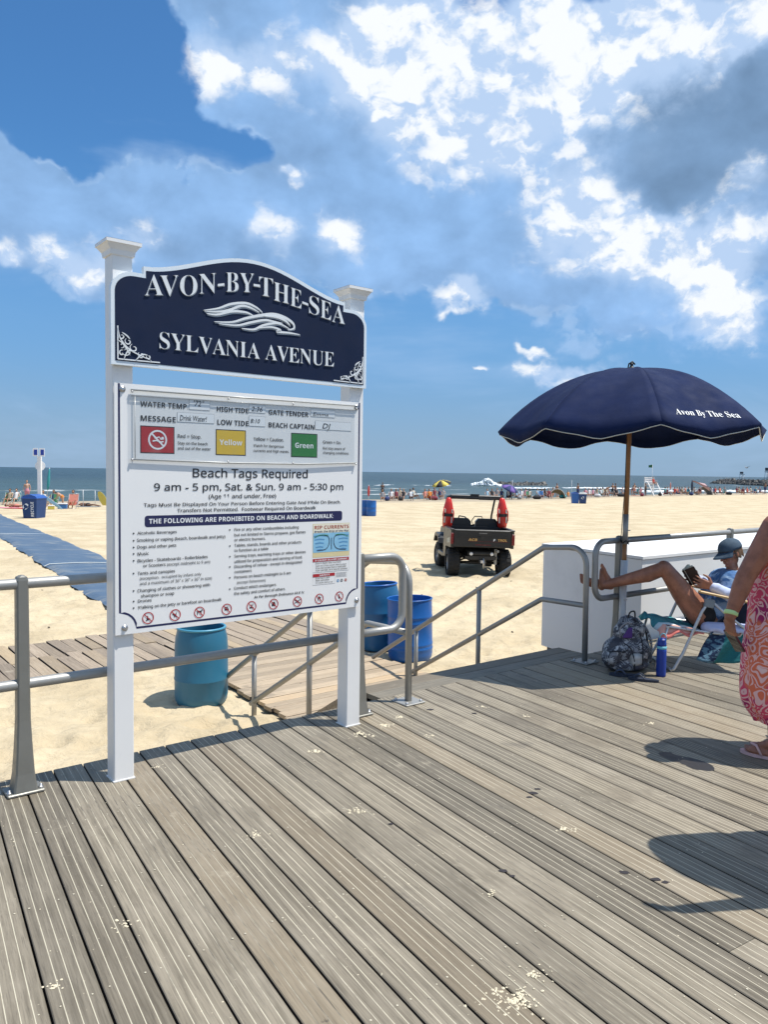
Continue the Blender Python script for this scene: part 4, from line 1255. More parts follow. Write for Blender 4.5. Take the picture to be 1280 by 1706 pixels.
# ------------------------------------------------------------------ railings
ALU = mat('brushed aluminium pipe', (.34, .335, .315), .46, metal=.42, var=.14, scale=14, bump=.08, bscale=200, bdist=.0005)
ALUD = mat('dull aluminium post', (.245, .24, .215), .48, metal=.55, var=.14, scale=9, bump=.12, bscale=160, bdist=.0006)
class UF:
    """local frame of a thing standing at (u, v) on the boardwalk"""
    def __init__(s, name, label, cat, u, v, group=None, z=0.):
        s.u, s.v, s.z = u, v, z
        s.root = thing(name, label, cat, (*uvw(u, v).xy, z), TH, group)
    def p(s, u, v, z): return (u - s.u, v - s.v, z - s.z)
    def pts(s, L): return [s.p(*q) for q in L]
def round_corner(a, b, c, r, n_=7):
    """points of a fillet of radius r at b between a and c"""
    a, b, c = Vector(a), Vector(b), Vector(c)
    d1 = (a - b).normalized(); d2 = (c - b).normalized()
    ang = d1.angle(d2); t = r / tan(ang / 2)
    p1 = b + d1 * t; p2 = b + d2 * t
    cen = b + (d1 + d2).normalized() * (r / sin(ang / 2))
    out = []
    v1 = p1 - cen; v2 = p2 - cen; om = v1.angle(v2)
    for i in range(n_ + 1):
        s_ = i / n_
        out.append(cen + v1 * (sin((1 - s_) * om) / sin(om)) + v2 * (sin(s_ * om) / sin(om)))
    return out
def stanchion(F, u, v=-.2, top=1.075, lab=None):
    """flat cast post that flares at the foot, with a base plate and two bolts"""
    mb = MB()
    secs = [(0.012, .056, .055), (.10, .044, .046), (.22, .037, .040), (.36, .031, .033), (.60, .029, .030), (1.0, .028, .029), (top - .025, .028, .029), (top - .008, .022, .027), (top, .010, .016)]
    rings = []
    for z, hu, hv in secs:
        pts = []
        for sx, sy in ((-1, -1), (1, -1), (1, 1), (-1, 1)):
            ch = .008
            if sx * sy > 0: pts += [F.p(u + sx * hu, v + sy * (hv - ch), z), F.p(u + sx * (hu - ch), v + sy * hv, z)] if sx > 0 else [F.p(u + sx * hu, v + sy * (hv - ch), z), F.p(u + sx * (hu - ch), v + sy * hv, z)]
            else: pts += [F.p(u + sx * (hu - ch), v + sy * hv, z), F.p(u + sx * hu, v + sy * (hv - ch), z)]
        rings.append(mb.addv(pts))
    for a, b2 in zip(rings[:-1], rings[1:]):
        for k in range(8): mb.face((a + k, a + (k + 1) % 8, b2 + (k + 1) % 8, b2 + k))
    mb.face([rings[-1] + k for k in range(8)]); mb.face([rings[0] + k for k in range(8)][::-1])
    mb.box(F.p(u - .085, v - .062, .001), F.p(u + .085, v + .062, .016), bev=.004)
    po_ = mb.build('post', ALUD, F.root)
    for s_ in (-1, 1):
        k = MB(); k.lathe([(.013, 0), (.013, .004), (.008, .005), (.008, .014), (.004, .017)], 8, F.p(u + s_ * .072, v - .03, .0165)); k.build('bolt', STEEL, po_)
    return po_
RR = .0265
def rail(F, pts, r=RR, name='rail', seg=14):
    mb = MB(); mb.tube(F.pts(pts), r, seg); return mb.build(name, ALU, F.root)

# left railing, its end loop curling at the ramp
F = UF('railing', 'silver pipe railing left of the ramp, passing behind the white sign posts', 'railing', -2.40, -.2)
for u in (-7.2, -4.8, -2.40, -.355):
    stanchion(F, u)
rail(F, [(-9.2, -.2, 1.033), (-4.8, -.2, 1.033), (-2.4, -.2, 1.033), (-.36, -.2, 1.033)])
rail(F, [(-9.2, -.2, .538), (-2.4, -.2, .538), (-.36, -.2, .538)])
def loop(F, u0, u1, v=-.2, zt=1.033, zb=.538, r=.11):
    c1 = round_corner((u0, v, zt), (u1, v, zt), (u1, v, zb), r); c2 = round_corner((u1, v, zt), (u1, v, zb), (u0, v, zb), r)
    return rail(F, [(u0, v, zt)] + [tuple(p) for p in c1] + [tuple(p) for p in c2] + [(u0, v, zb)], name='end_loop')
loop(F, -.34, .012)

# right railing in front of the white cabinet
F = UF('railing', 'silver pipe railing in front of the long white cabinet, its loop holding the reader\'s feet', 'railing', 2.485, -.2)
for u in (2.485, 4.40, 6.8, 9.2):
    stanchion(F, u, top=1.07)
rail(F, [(2.5, -.2, 1.028), (4.4, -.2, 1.028), (6.8, -.2, 1.028), (11.5, -.2, 1.028)])
rail(F, [(2.5, -.2, .535), (4.4, -.2, .535), (6.8, -.2, .535), (11.5, -.2, .535)])
loop(F, 2.47, 2.145, zt=1.028, zb=.535, r=.12)

def handrail(u, lab):
    F = UF('ramp_handrail', lab, 'handrail', u, -.175)
    a = (u, -.175, .0); b2 = (u, -.165, .985); c_ = (u, .30, .945); d_ = (u, 2.80, -.555)
    top = [(u, -.175, .012)] + [tuple(p) for p in round_corner(a, b2, c_, .15, 9)] + [tuple(p) for p in round_corner(b2, c_, d_, .10, 4)] + [d_]
    rail(F, top, .0245, 'top_rail')
    k = round_corner((u, -.16, .485), (u, .31, .475), (u, 2.06, -.555), .06, 4)
    rail(F, [(u, -.172, .485)] + [tuple(p) for p in k] + [(u, 2.10, -.575)], .0235, 'lower_rail')
    for v_, zt, zb in ((1.10, .455, -.75), (2.04, -.10, -.80)):
        mb = MB(); mb.tube(F.pts([(u, v_, zb), (u, v_, zt)]), .0235, 12); mb.build('post', ALU, F.root)
    mb = MB(); mb.box(F.p(u - .085, -.175 - .085, .001), F.p(u + .085, -.175 + .085, .012), bev=.003)
    pl = mb.build('base_plate', ALU, F.root)
    for sx in (-1, 1):
        for sy in (-1, 1):
            k = MB(); k.lathe([(.011, 0), (.011, .006), (.006, .008), (.006, .014)], 8, F.p(u + sx * .062, -.175 + sy * .062, .0125)); k.build('bolt', STEEL, pl)
handrail(.10, 'silver ramp handrail nearest the sign, its post bolted beside the white sign post')
handrail(2.07, 'silver ramp handrail on the right, sloping down in front of the buggy')

# ------------------------------------------------------------------ long white cabinet behind the right railing
CAB = mat('white painted cabinet', (.80, .79, .77), .5, var=.04, scale=1.5, grime=.12, bump=.04, bscale=30)
F = UF('storage_cabinet', 'long low white storage cabinet behind the right railing', 'cabinet', 3.33, .10)
u0, u1, v0, v1 = 3.33, 10.5, .10, 1.52
mb = MB()
fl = [(3.28, .085), (u1, .05), (u1, 1.5), (3.52, 1.52)]
mb.prism([F.p(a, b2, 0)[:2] for a, b2 in fl], -.36, .775, 'z'); mb.build('body', CAB, F.root)
lid = [(3.265, .070), (u1, .035), (u1, 1.52), (3.505, 1.535)]
mb = MB(); mb.prism([F.p(a, b2, 0)[:2] for a, b2 in lid], .783, .812, 'z'); mb.build('lid', CAB, F.root)
mb = MB(); mb.prism([F.p(a, b2, 0)[:2] for a, b2 in [(3.30, .11), (u1 - .02, .08), (u1 - .02, 1.48), (3.54, 1.50)]], .774, .784, 'z'); mb.build('lid_gap', mat('lid shadow line grey', (.20, .20, .20), .8), F.root)  # grey filler paints the thin shadow line under the lid
mb = MB()
for u in (3.5, 5.8, 8.1, 10.3): mb.box(F.p(u, .15, -1.1), F.p(u + .12, .27, -.36)); mb.box(F.p(u, 1.3, -1.1), F.p(u + .12, 1.42, -.36))
mb.build('legs', mt_, F.root)

# ------------------------------------------------------------------ beach umbrella
UMB = mat('navy umbrella canvas', (.0065, .015, .058), .85, var=.35, scale=3.5, bump=.35, bscale=9, spec=.2, bdist=.01)
PIPING = mat('cream piping', (.58, .56, .48), .7)
ux, uy = 2.135, 6.73
um = thing('beach_umbrella', 'open navy beach umbrella with cream piping tied to the right railing', 'umbrella', (ux, uy, 0))
cpx, cpy = 2.135, 6.73
R0 = 1.14
ribs = [radians(-96.5 + 45 * k) for k in range(8)]
def tipz(phi): return 1.985 + .018 * cos(phi - radians(-40)) 
def canopy(phi, t):
    """t 0 centre .. 1 rim; between two ribs the cloth is a chord, pulled slightly in"""
    k = ((phi - ribs[0]) / (pi / 4)) % 8
    f = k - math.floor(k)
    ch = cos(pi / 8) / cos((f - .5) * pi / 4)
    r = R0 * t * (1 + (ch - 1) * (.35 + .65 * t))
    zt = tipz(phi)
    z = zt + (2.525 - zt) * (1 - t ** 2.25) - .045 * (1 - abs(2 * f - 1)) ** .6 * t ** 5 * sin(pi * f)
    z -= .012 * sin(pi * f) * sin(pi * t) * 2
    z += .004 * sin(phi * 23 + t * 9) * t
    return Vector((r * cos(phi), r * sin(phi), z))
NS, NT = 14, 16
for k in range(8):
    mb = MB()
    for i in range(NS + 1):
        phi = ribs[k] + pi / 4 * i / NS
        if i == NS: phi -= 1e-6
        if i == 0: phi += 1e-6
        for j in range(NT + 1): mb.addv([canopy(phi, .03 + .97 * j / NT)])
        # short hanging hem
        e = canopy(phi, 1.0); f = i / NS
        hem = .030 + .040 * sin(pi * f)
        mb.addv([Vector((e.x * .985, e.y * .985, e.z - hem))])
    st_ = NT + 2
    for i in range(NS):
        for j in range(NT + 1): mb.face((i * st_ + j, i * st_ + j + 1, (i + 1) * st_ + j + 1, (i + 1) * st_ + j), True)
    o = mb.build('canopy_panel', UMB, um)
    so2 = o.modifiers.new('thick', 'SOLIDIFY'); so2.thickness = .003
    pp = [mb.v[i * st_ + NT + 1] for i in range(NS + 1)]
    q = MB(); q.tube([Vector(p) * 1.001 for p in pp], .0038, 6); q.build('piping', PIPING, o)
# ribs and stretchers below
mb = MB()
for a in ribs:
    mb.tube([canopy(a + 1e-4, t) - Vector((0, 0, .012)) for t in (.03, .25, .5, .75, .98)], .0045, 6)
    mb.tube([Vector((.03 * cos(a), .03 * sin(a), 2.12)), canopy(a + 1e-4, .5) - Vector((0, 0, .02))], .004, 6)
mb.lathe([(.03, 2.09), (.034, 2.11), (.03, 2.14)], 12)
mb.build('ribs', mat('black umbrella rib', (.03, .03, .032), .4, metal=.5), um)
mb = MB(); mb.lathe([(.055, 2.517), (.05, 2.530), (.018, 2.536), (.012, 2.555), (.018, 2.562), (.008, 2.574), (.0, 2.575)], 14)
mb.tube([(-.03, 0, 2.535), (-.025, .0, 2.565), (.005, 0, 2.585), (.03, 0, 2.56)], .006, 6); mb.build('finial', mat('black cap', (.02, .02, .022), .5), um)
# pole: varnished wood, steel sleeve with holes, wood, white tube
WOODP = mat('varnished pole wood', (.36, .17, .065), .42, var=.2, scale=14)
lean = lambda z: (-.045 + .045 * z / 2.5, -.075 * (1 - z / 2.5))
def pole(z0, z1, r, name, m_):
    mb = MB(); a, b2 = lean(z0), lean(z1)
    mb.tube([(a[0], a[1], z0), (b2[0], b2[1], z1)], r, 14); return mb.build(name, m_, um)
pole(1.24, 2.53, .0215, 'upper_pole', WOODP)
sl_ = pole(1.0, 1.26, .0235, 'steel_sleeve', ALU)
mb = MB(); a = lean(1.1)
mb.tube([(a[0], a[1], 1.12), (a[0] + .042, a[1] - .01, 1.12)], .004, 6); mb.tube([(a[0], a[1], 1.04), (a[0] + .04, a[1] - .01, 1.04)], .004, 6); mb.build('locking_pin', STEEL, sl_)
pole(.80, 1.0, .0205, 'lower_pole', WOODP)
pole(.0, .86, .030, 'plastic_tube', mat('grey white plastic tube', (.62, .63, .63), .45))
# the cord running down beside the pole, and the ties to the railing
mb = MB(); mb.tube([(-.028, -.02, 2.05), (-.04, -.04, 1.5), (-.068, -.058, 1.02)], .0035, 6); mb.build('cord', mat('black cord', (.02, .02, .02), .7), um)
for z in (.72, .515):
    mb = MB(); a = lean(z)
    q0 = uvw(2.455, -.235) - Vector((ux, uy, 0))
    mb.tube([(a[0] + .034, a[1] - .012, z), (a[0], a[1] - .036, z + .002), (q0.x, q0.y, z + .012)], .0028, 6); mb.tube([(a[0] + .034, a[1] - .012, z), (a[0] + .02, a[1] + .034, z), (q0.x + .02, q0.y + .07, z + .012)], .0028, 6)
    mb.build('cable_tie', PIPING, um)
mb = MB(); a = lean(1.03); mb.tube([(a[0] + .03 * cos(t), a[1] + .03 * sin(t), 1.02 + .012 * sin(3 * t)) for t in np.linspace(0, 6.2, 14)], .004, 6)
mb.tube([(a[0] - .05, a[1] + .03, 1.035), (a[0] + .03, a[1] - .03, 1.0)], .004, 6); mb.build('lashing', mat('black cord', (.02, .02, .02), .7), um)
# lettering sewn on the right-hand front panel
phm = ribs[1]
V, Fs = text_poly(uni('Avon By The Sea', 0x1D400, 0x1D41A), -.006)
xa = min(v[0] for v in V); xb = max(v[0] for v in V)
mb = MB(); pts = []
Lw = .56; hC = .085
for x, y in V:
    s_ = (x - xa) / (xb - xa)
    phi = ribs[0] + (pi / 4) * (.16 + .70 * s_)
    zt_ = 2.052 - .010 * s_ + (y / .7) * .046
    lo_, hi_ = .5, .999
    for _ in range(22):
        t = (lo_ + hi_) / 2
        if canopy(phi, t).z > zt_: lo_ = t
        else: hi_ = t
    p = canopy(phi, t); q = canopy(phi, min(.995, t + .01)); r2 = canopy(phi + .01, t)
    nn = (r2 - p).cross(q - p).normalized()
    if nn.z < 0: nn = -nn
    pts.append(p + nn * .0045)
A = mb.addv(pts)
for f in Fs: mb.face([A + i for i in f])
mb.build('lettering', mat('white canvas print', (.80, .80, .78), .7), um, recalc=False)

# ------------------------------------------------------------------ drums
def drum(name, label, x, y, mats, h=.88, r=.292, rim=None, tapers=True, tilt=0., ribs_=((.30, .31), (.56, .57)), group=None, base=None):
    z0 = gz(x, y) if base is None else base
    t = thing(name, label, 'barrel', (x, y, z0), random.uniform(0, 6), group)
    t.rotation_euler[0] = tilt
    prof = [(r * .90, 0), (r * .965, .03), (r * .995, .08)]
    for a, b2 in ribs_:
        prof += [(r * 1.0, a * h - .012), (r * 1.018, a * h), (r * 1.018, b2 * h), (r, b2 * h + .012)]
    if tapers: prof += [(r * .995, .72 * h), (r * .965, .86 * h), (r * .90, .955 * h), (r * .885, .985 * h)]
    else: prof += [(r * 1.0, .9 * h), (r * 1.0, .985 * h)]
    mb = MB(); mb.lathe(prof, 40)
    rr_ = prof[-1][0]
    # inner wall so that the drum is open at the top
    mb2 = MB()
    inn = [(rr_ - .012, h * .985), (rr_ - .014, h * .9), (r * .94, h * .6), (r * .9, .05), (.0, .045)]
    mb = MB(); mb.lathe(prof, 40, caps=False); A_ = mb
    mb.lathe(inn, 40, caps=False)
    body = mb.build('body', mats[0], t)
    q = MB(); q.tube([(rr_ * cos(a), rr_ * sin(a), h * .985) for a in np.linspace(0, 2 * pi, 41)[:-1]], .013 if tapers else .009, 8, closed=True)
    q.build('rim', mats[1], t)
    return t
TEAL = mat('teal plastic drum', (.022, .140, .235), .42, var=.12, scale=2.5, grime=.10, bump=.1, bscale=14)
TEALR = mat('teal drum rim', (.06, .26, .38), .4, var=.06)
BLU = mat('blue steel drum', (.010, .105, .37), .36, var=.15, scale=2.5, grime=.08, bump=.08, bscale=12)
BLUD = mat('dark teal drum', (.012, .115, .26), .45, var=.15, scale=3, grime=.1)
c_ = Vector((-1.765, 7.42, 0))
drum('drum', 'teal plastic drum standing open on the sand below the sign board', c_.x, c_.y, (TEAL, TEALR), r=.256, h=.745, base=-.665, ribs_=((.325, .330),))
drum('drum', 'bright blue drum with ribbed side, nearest the right ramp handrail', .345, 9.28, (BLU, BLU), r=.272, h=.745, tapers=False, base=-.665, ribs_=((.18, .20), (.255, .27), (.60, .62), (.70, .715)), tilt=.03, group='blue drums beyond the ramp')
drum('drum', 'dark blue drum leaning behind the brighter ribbed drum', -.01, 9.82, (BLUD, BLU), r=.262, h=.84, tapers=True, base=-.665, tilt=.06, group='blue drums beyond the ramp')
RB = mat('recycling bin navy', (.008, .045, .16), .42, var=.12, scale=2)
RBL = mat('recycling lid blue', (.02, .09, .34), .38)
def rbin(label, x, y, w, h, rz, m_, ml, group=None, lidup=False, word=False, sym=True):
    t = thing('recycling_bin', label, 'bin', (x, y, gz(x, y) - .02), rz, group)
    mb = MB()
    a, b2 = w * .43, w * .5
    A = mb.addv([(sx * a, sy * a, 0) for sx, sy in ((-1, -1), (1, -1), (1, 1), (-1, 1))]); B = mb.addv([(sx * b2, sy * b2, h * .9) for sx, sy in ((-1, -1), (1, -1), (1, 1), (-1, 1))])
    mb.face((A + 3, A + 2, A + 1, A)); mb.face((B, B + 1, B + 2, B + 3))
    for k in range(4): mb.face((A + k, A + (k + 1) % 4, B + (k + 1) % 4, B + k))
    bo = mb.build('body', m_, t)
    mb = MB(); mb.box((-b2 - .02, -b2 - .02, h * .9), (b2 + .02, b2 + .02, h * .95), bev=.01); mb.build('rim', ml, t)
    mb = MB(); mb.prism([(-b2, h * .95), (b2, h * .95), (b2 * .8, h * 1.02), (0, h * 1.10), (-b2 * .8, h * 1.04)], -b2 + .01, b2 - .01, 'y'); mb.build('lid', ml, t)
    if sym:
        mb = MB()
        for k in range(3):
            a0 = 2 * pi * k / 3 + .3
            pts = [(.30 * w * .5 * cos(a0 + s_) * 1.1 - (w * .22 if word else 0), h * .55 + .30 * w * .5 * sin(a0 + s_)) for s_ in (0, .5, 1.0, 1.5)]
            for (p0, p1) in zip(pts[:-1], pts[1:]):
                d = .022 * w / .6
                yy_ = -(a + (b2 - a) * (h * .55) / (h * .9)) - .035
                i0 = mb.addv([(p0[0] - d, yy_, p0[1] - d), (p0[0] + d, yy_, p0[1] + d), (p1[0] + d, yy_, p1[1] + d), (p1[0] - d, yy_, p1[1] - d)])
                mb.face((i0, i0 + 1, i0 + 2, i0 + 3))
        mb.build('recycling_symbol', WHITEP, t)
    if word:
        V, Fs = text_poly(uni('RECYCLE', 0x1D5D4, 0x1D5EE), .01)
        x0_ = min(v[0] for v in V); x1_ = max(v[0] for v in V); cap_ = max(v[1] for v in V)
        mb = MB(); L_ = h * .66
        A = mb.addv([(w * .16 - (yv / cap_) * w * .2 + w * .12, -(a + (b2 - a) * (.10 * h + (xv - x0_) / (x1_ - x0_) * L_) / (h * .9)) - .004, .10 * h + (xv - x0_) / (x1_ - x0_) * L_) for xv, yv in V])
        for f in Fs: mb.face([A + i for i in f])
        mb.build('lettering', WHITEP, t, recalc=False)
    return t
rbin('navy recycling bin lettered RECYCLE beside the blue mat at the left', -18.15, 39.8, .86, 1.14, -.18, RB, RBL, word=True)
# white post with information signs behind it
t = thing('sign_post', 'slim white post with two small blue signs above the navy recycling bin', 'post', (-18.35, 40.9, gz(-18.35, 40.9)), .1)
mb = MB(); mb.box((-.09, -.09, 0), (.09, .09, 3.22)); mb.build('post', WHITE, t)
for s_ in (-1, 1):
    mb = MB(); mb.box((s_ * .17 - .13, -.13, 3.22), (s_ * .17 + .13, -.10, 3.66)); p_ = mb.build('panel', WHITEP, t)
    mb = MB(); mb.box((s_ * .17 - .07, -.137, 3.29), (s_ * .17 + .10, -.131, 3.58)); mb.build('blue_field', mat('sign blue', (.02, .05, .32), .5), p_)
mb = MB(); mb.lathe([(.26, 0), (.26, .02)], 20, mt=Matrix.Translation((0, .10, 2.72)) @ Matrix.Rotation(pi / 2, 4, 'X')); mb.build('disc', WHITEP, t)

# ------------------------------------------------------------------ patrol utility vehicle (local x right, y forward)
PBLK = mat('black moulded plastic', (.012, .012, .013), .40, var=.2, scale=3, coat=.1)
PBLK2 = mat('dusty black steel', (.022, .021, .020), .5, var=.3, scale=6)
TYRE = mat('tyre rubber', (.018, .017, .016), .85, var=.3, scale=10, bump=.4, bscale=40, bdist=.01)
RIMM = mat('silver wheel rim', (.55, .55, .55), .35, metal=.8)
RED = mat('rescue float red', (.62, .022, .012), .35, var=.08, coat=.3)
REDL = mat('tail lamp red', (.16, .006, .010), .25, coat=.5)
GOLD = mat('gold lettering', (.58, .33, .10), .45)
hd = radians(-4)
bx, by = 2.20, 17.85
bz = gz(2.3, 18.5) - .01
V_ = thing('patrol_buggy', 'black beach patrol utility buggy with open cargo bed parked on the sand', 'utility vehicle', (bx, by, bz), -hd)
V_.rotation_euler[1] = .022
def wheel(x, y, r, w, steer=0.):
    mt = Matrix.Translation((x, y, r - .015)) @ Matrix.Rotation(steer, 4, 'Z') @ Matrix.Rotation(pi / 2, 4, 'Y')
    mb = MB(); mb.lathe([(r * .60, -w / 2), (r * .86, -w / 2), (r * .96, -w * .42), (r, -w * .28), (r, w * .28), (r * .96, w * .42), (r * .86, w / 2), (r * .60, w / 2)], 28, mt=mt, caps=False)
    for k in range(22):       # tread blocks
        a = 2 * pi * k / 22
        for s_ in (-1, 1):
            m2 = mt @ Matrix.Rotation(a + (.14 if s_ > 0 else 0), 4, 'Z')
            mb.box((r * .985, -.022, min(s_ * w * .05, s_ * w * .40)), (r * 1.035, .022, max(s_ * w * .05, s_ * w * .40)), m2)
    ty = mb.build('wheel', TYRE, V_)
    s_ = 1 if x > 0 else -1
    mb = MB(); mb.lathe([(r * .62, -w * .40), (r * .60, -w * .2), (r * .60, w * .3), (r * .62, w * .42)], 24, mt=mt, caps=False)
    o_ = s_ * w * .30
    mb.lathe([(.0, o_), (r * .22, o_), (r * .24, o_ - s_ * .02)], 20, mt=mt, caps=False)
    for k in range(6):
        m2 = mt @ Matrix.Rotation(2 * pi * k / 6, 4, 'Z')
        mb.box((r * .12, -.028, min(o_, o_ - s_ * .03)), (r * .60, .028, max(o_, o_ - s_ * .03)), m2)
    mb.build('rim', RIMM, ty)
    mb = MB(); mb.lathe([(.0, -s_ * .02), (r * .6, -s_ * .02)], 20, mt=mt, caps=False); mb.build('brake_shield', PBLK2, ty)
wheel(-.60, 0, .325, .27); wheel(.60, 0, .325, .27)
wheel(-.60, 1.93, .315, .22, .10); wheel(.60, 1.93, .315, .22, .10)
# frame, axle, engine, exhaust
mb = MB()
mb.box((-.36, -.30, .42), (-.29, 2.4, .50)); mb.box((.29, -.30, .42), (.36, 2.4, .50)); mb.box((-.36, -.32, .42), (.36, -.25, .50)); mb.box((-.60, .55, .36), (.60, 2.25, .42))
mb.tube([(-.5, 0, .32), (.5, 0, .32)], .035, 8); mb.tube([(-.50, -.1, .36), (-.1, .5, .40)], .022, 6); mb.tube([(.50, -.1, .36), (.1, .5, .40)], .022, 6)
mb.tube([(-.52, -.02, .34), (-.20, -.02, .60)], .020, 6); mb.tube([(.52, -.02, .34), (.20, -.02, .60)], .020, 6)
mb.build('chassis', PBLK2, V_)
mb = MB(); mb.box((-.24, -.12, .34), (.24, .42, .66), bev=.05); mb.tube([(-.3, -.22, .55), (.30, -.22, .55)], .085, 12); mb.build('engine', mat('greasy engine', (.035, .033, .03), .5, metal=.4, var=.4), V_)
mb = MB(); mb.tube([(.40, -.30, .62), (.40, -.12, .60), (.36, .3, .5)], .032, 8); mb.box((.34, -.20, .30), (.40, -.16, .66)); mb.build('exhaust', ALU, V_)
for s_, c0 in ((-1, -.22), (1, .26)):
    mb = MB(); mb.lathe([(.0, 0), (.04, 0), (.045, .03)], 10, mt=Matrix.Translation((c0, -.31, .55)) @ Matrix.Rotation(-pi / 2, 4, 'X')); mb.build('reflector', WHITEP, V_)
mb = MB()      # tow hitch and spring
mb.box((-.03, -.48, .36), (.03, -.28, .42)); mb.tube([(.06, -.36, .22), (.06, -.34, .46)], .018, 8); mb.build('tow_hitch', RIMM, V_)
mb = MB()
for k in range(9): mb.tube([(.10 + .03 * cos(a), -.24 + .03 * sin(a), .24 + k * .03 + a * .004) for a in np.linspace(0, 6.2, 8)], .006, 4)
mb.build('spring', RIMM, V_)
# cargo bed: floor, sides, front wall, tailgate
mb = MB(); mb.box((-.66, -.40, .72), (.66, .60, .76)); bed = mb.build('cargo_bed', PBLK, V_)
for s_ in (-1, 1):
    mb = MB(); mb.prism([(-.44, .70), (.62, .66), (.62, 1.10), (-.46, 1.10)], s_ * .67, s_ * .725, 'x'); mb.box((min(s_ * .655, s_ * .745), -.46, 1.095), (max(s_ * .655, s_ * .745), .62, 1.125), bev=.008)
    mb.build('bed_side', PBLK, bed)
    mb = MB(); mb.box((min(s_ * .672, s_ * .738), -.475, .78), (max(s_ * .672, s_ * .738), -.425, 1.03), bev=.01); mb.build('tail_lamp', REDL, V_)
mb = MB(); mb.box((-.67, .575, .76), (.67, .62, 1.12)); mb.build('bed_front', PBLK, bed)
mb = MB(); mb.box((-.665, -.462, .715), (.665, -.418, 1.115), bev=.01)
mb.box((-.60, -.472, .95), (.60, -.460, .965)); mb.box((-.62, -.474, 1.075), (.62, -.460, 1.10), bev=.004); mb.box((-.60, -.470, .735), (.60, -.460, .75))
tg = mb.build('tailgate', PBLK, V_)
mb = MB(); mb.box((-.10, -.482, .985), (.10, -.470, 1.045), bev=.005); mb.box((-.04, -.478, .90), (.04, -.468, .975)); mb.build('latch', PBLK2, tg)
def plate_text(s_, x0, x1, z, cap, m_, y=-.4755):
    V, Fs = text_poly(uni(s_, 0x1D5D4, 0x1D5EE), .01)
    a = min(v[0] for v in V); b2 = max(v[0] for v in V); ch = max(v[1] for v in V)
    mb = MB(); A = mb.addv([(x0 + (x - a) / (b2 - a) * (x1 - x0) + .012 * y_, y, z + y_ / ch * cap) for x, y_ in V])
    for f in Fs: mb.face([A + i for i in f])
    return mb.build('lettering', m_, tg, recalc=False)
plate_text('ACB', -.33, -.13, .862, .055, GOLD, -.4635)
plate_text('P', .245, .285, .862, .055, WHITEP, -.4635); plate_text('TROL', .345, .56, .862, .055, GOLD, -.4635)
mb = MB()
for k_ in range(7): mb.box((-.16 + k_ * .052, -.4636, .764), (-.125 + k_ * .052, -.4626, .784))
mb.build('red_marking', REDL, tg)
mb = MB(); mb.box((-.34, -.4638, .848), (.60, -.4628, .853)); mb.build('pinstripe', REDL, tg)
# cab: seat, floor, fenders, hood, dash, roll cage
mb = MB()
for (a, b2) in ((-.62, -.06), (.02, .60)):
    mb.prism([(a, .95), (b2, .95), (b2 - .02, 1.24), (b2 - .09, 1.31), (a + .09, 1.31), (a + .02, 1.24)], .66, .78, 'y')
mb.box((-.62, .72, .74), (.62, 1.15, .86), bev=.04); mb.build('seat', PBLK, V_)
mb = MB(); mb.tube([(-.40, .72, 1.26), (-.36, .70, 1.36), (-.22, .70, 1.34), (-.16, .72, 1.28)], .014, 6); mb.build('grab_handle', PBLK2, V_)
mb = MB(); mb.box((-.66, 1.15, .40), (.66, 1.62, .46)); mb.box((-.64, .62, .40), (.64, .72, .95))
mb.prism([(1.60, .44), (2.48, .50), (2.50, .78), (2.30, .98), (1.62, 1.10)], -.56, .56, 'x'); mb.build('hood', PBLK, V_)
for s_ in (-1, 1):
    mb = MB()
    pr = [(1.50, .62), (1.55, .74), (1.70, .84), (1.95, .87), (2.20, .82), (2.36, .68), (2.40, .62), (2.34, .60), (2.2, .74), (1.95, .79), (1.72, .76), (1.58, .66)]
    mb.prism(pr, s_ * .46, s_ * .73, 'x'); mb.prism([(.34, .55), (.40, .95), (.72, 1.0), (.72, .40), (.45, .40)], s_ * .55, s_ * .72, 'x')
    mb.build('fender', PBLK, V_)
    mb = MB(); mb.box((min(s_ * .66, s_ * .72), .75, .36), (max(s_ * .66, s_ * .72), 1.55, .46), bev=.01); mb.build('side_step', PBLK, V_)
mb = MB(); mb.prism([(-.735, .72), (-.735, .98)] and [(-.30, .80), (.10, .76), (.12, .86), (-.28, .92)], -.7275, -.7262, 'x'); mb.build('side_decal', mat('faded cream decal', (.50, .48, .38), .6), bed)
mb = MB()
for s_ in (-1, 1):
    mb.tube([(s_ * .66, .66, .95), (s_ * .67, .66, 1.35), (s_ * .62, .72, 1.80)], .028, 10)
    mb.tube([(s_ * .60, 1.60, 1.02), (s_ * .60, 1.52, 1.35), (s_ * .60, 1.18, 1.80)], .025, 10)
    mb.tube([(s_ * .62, .70, 1.80), (s_ * .60, 1.20, 1.80)], .028, 10)
mb.tube([(-.62, .72, 1.80), (.62, .72, 1.80)], .034, 10); mb.tube([(-.60, 1.18, 1.80), (.60, 1.18, 1.80)], .028, 10)
mb.build('roll_cage', PBLK2, V_)
mb = MB(); mb.box((-.60, .69, 1.79), (.64, .80, 1.87), bev=.02); mb.box((-.10, .68, 1.86), (.10, .78, 1.895)); mb.box((.1, .685, 1.76), (.45, .70, 1.79)); mb.build('roof_bar_pad', PBLK, V_)
mb = MB(); mb.tube([(.10, 1.35, 1.12), (.30, 1.35, 1.15), (.34, 1.30, 1.25), (.30, 1.25, 1.33), (.12, 1.25, 1.33), (.06, 1.30, 1.22)], .012, 6, closed=True); mb.build('steering_wheel', PBLK2, V_)
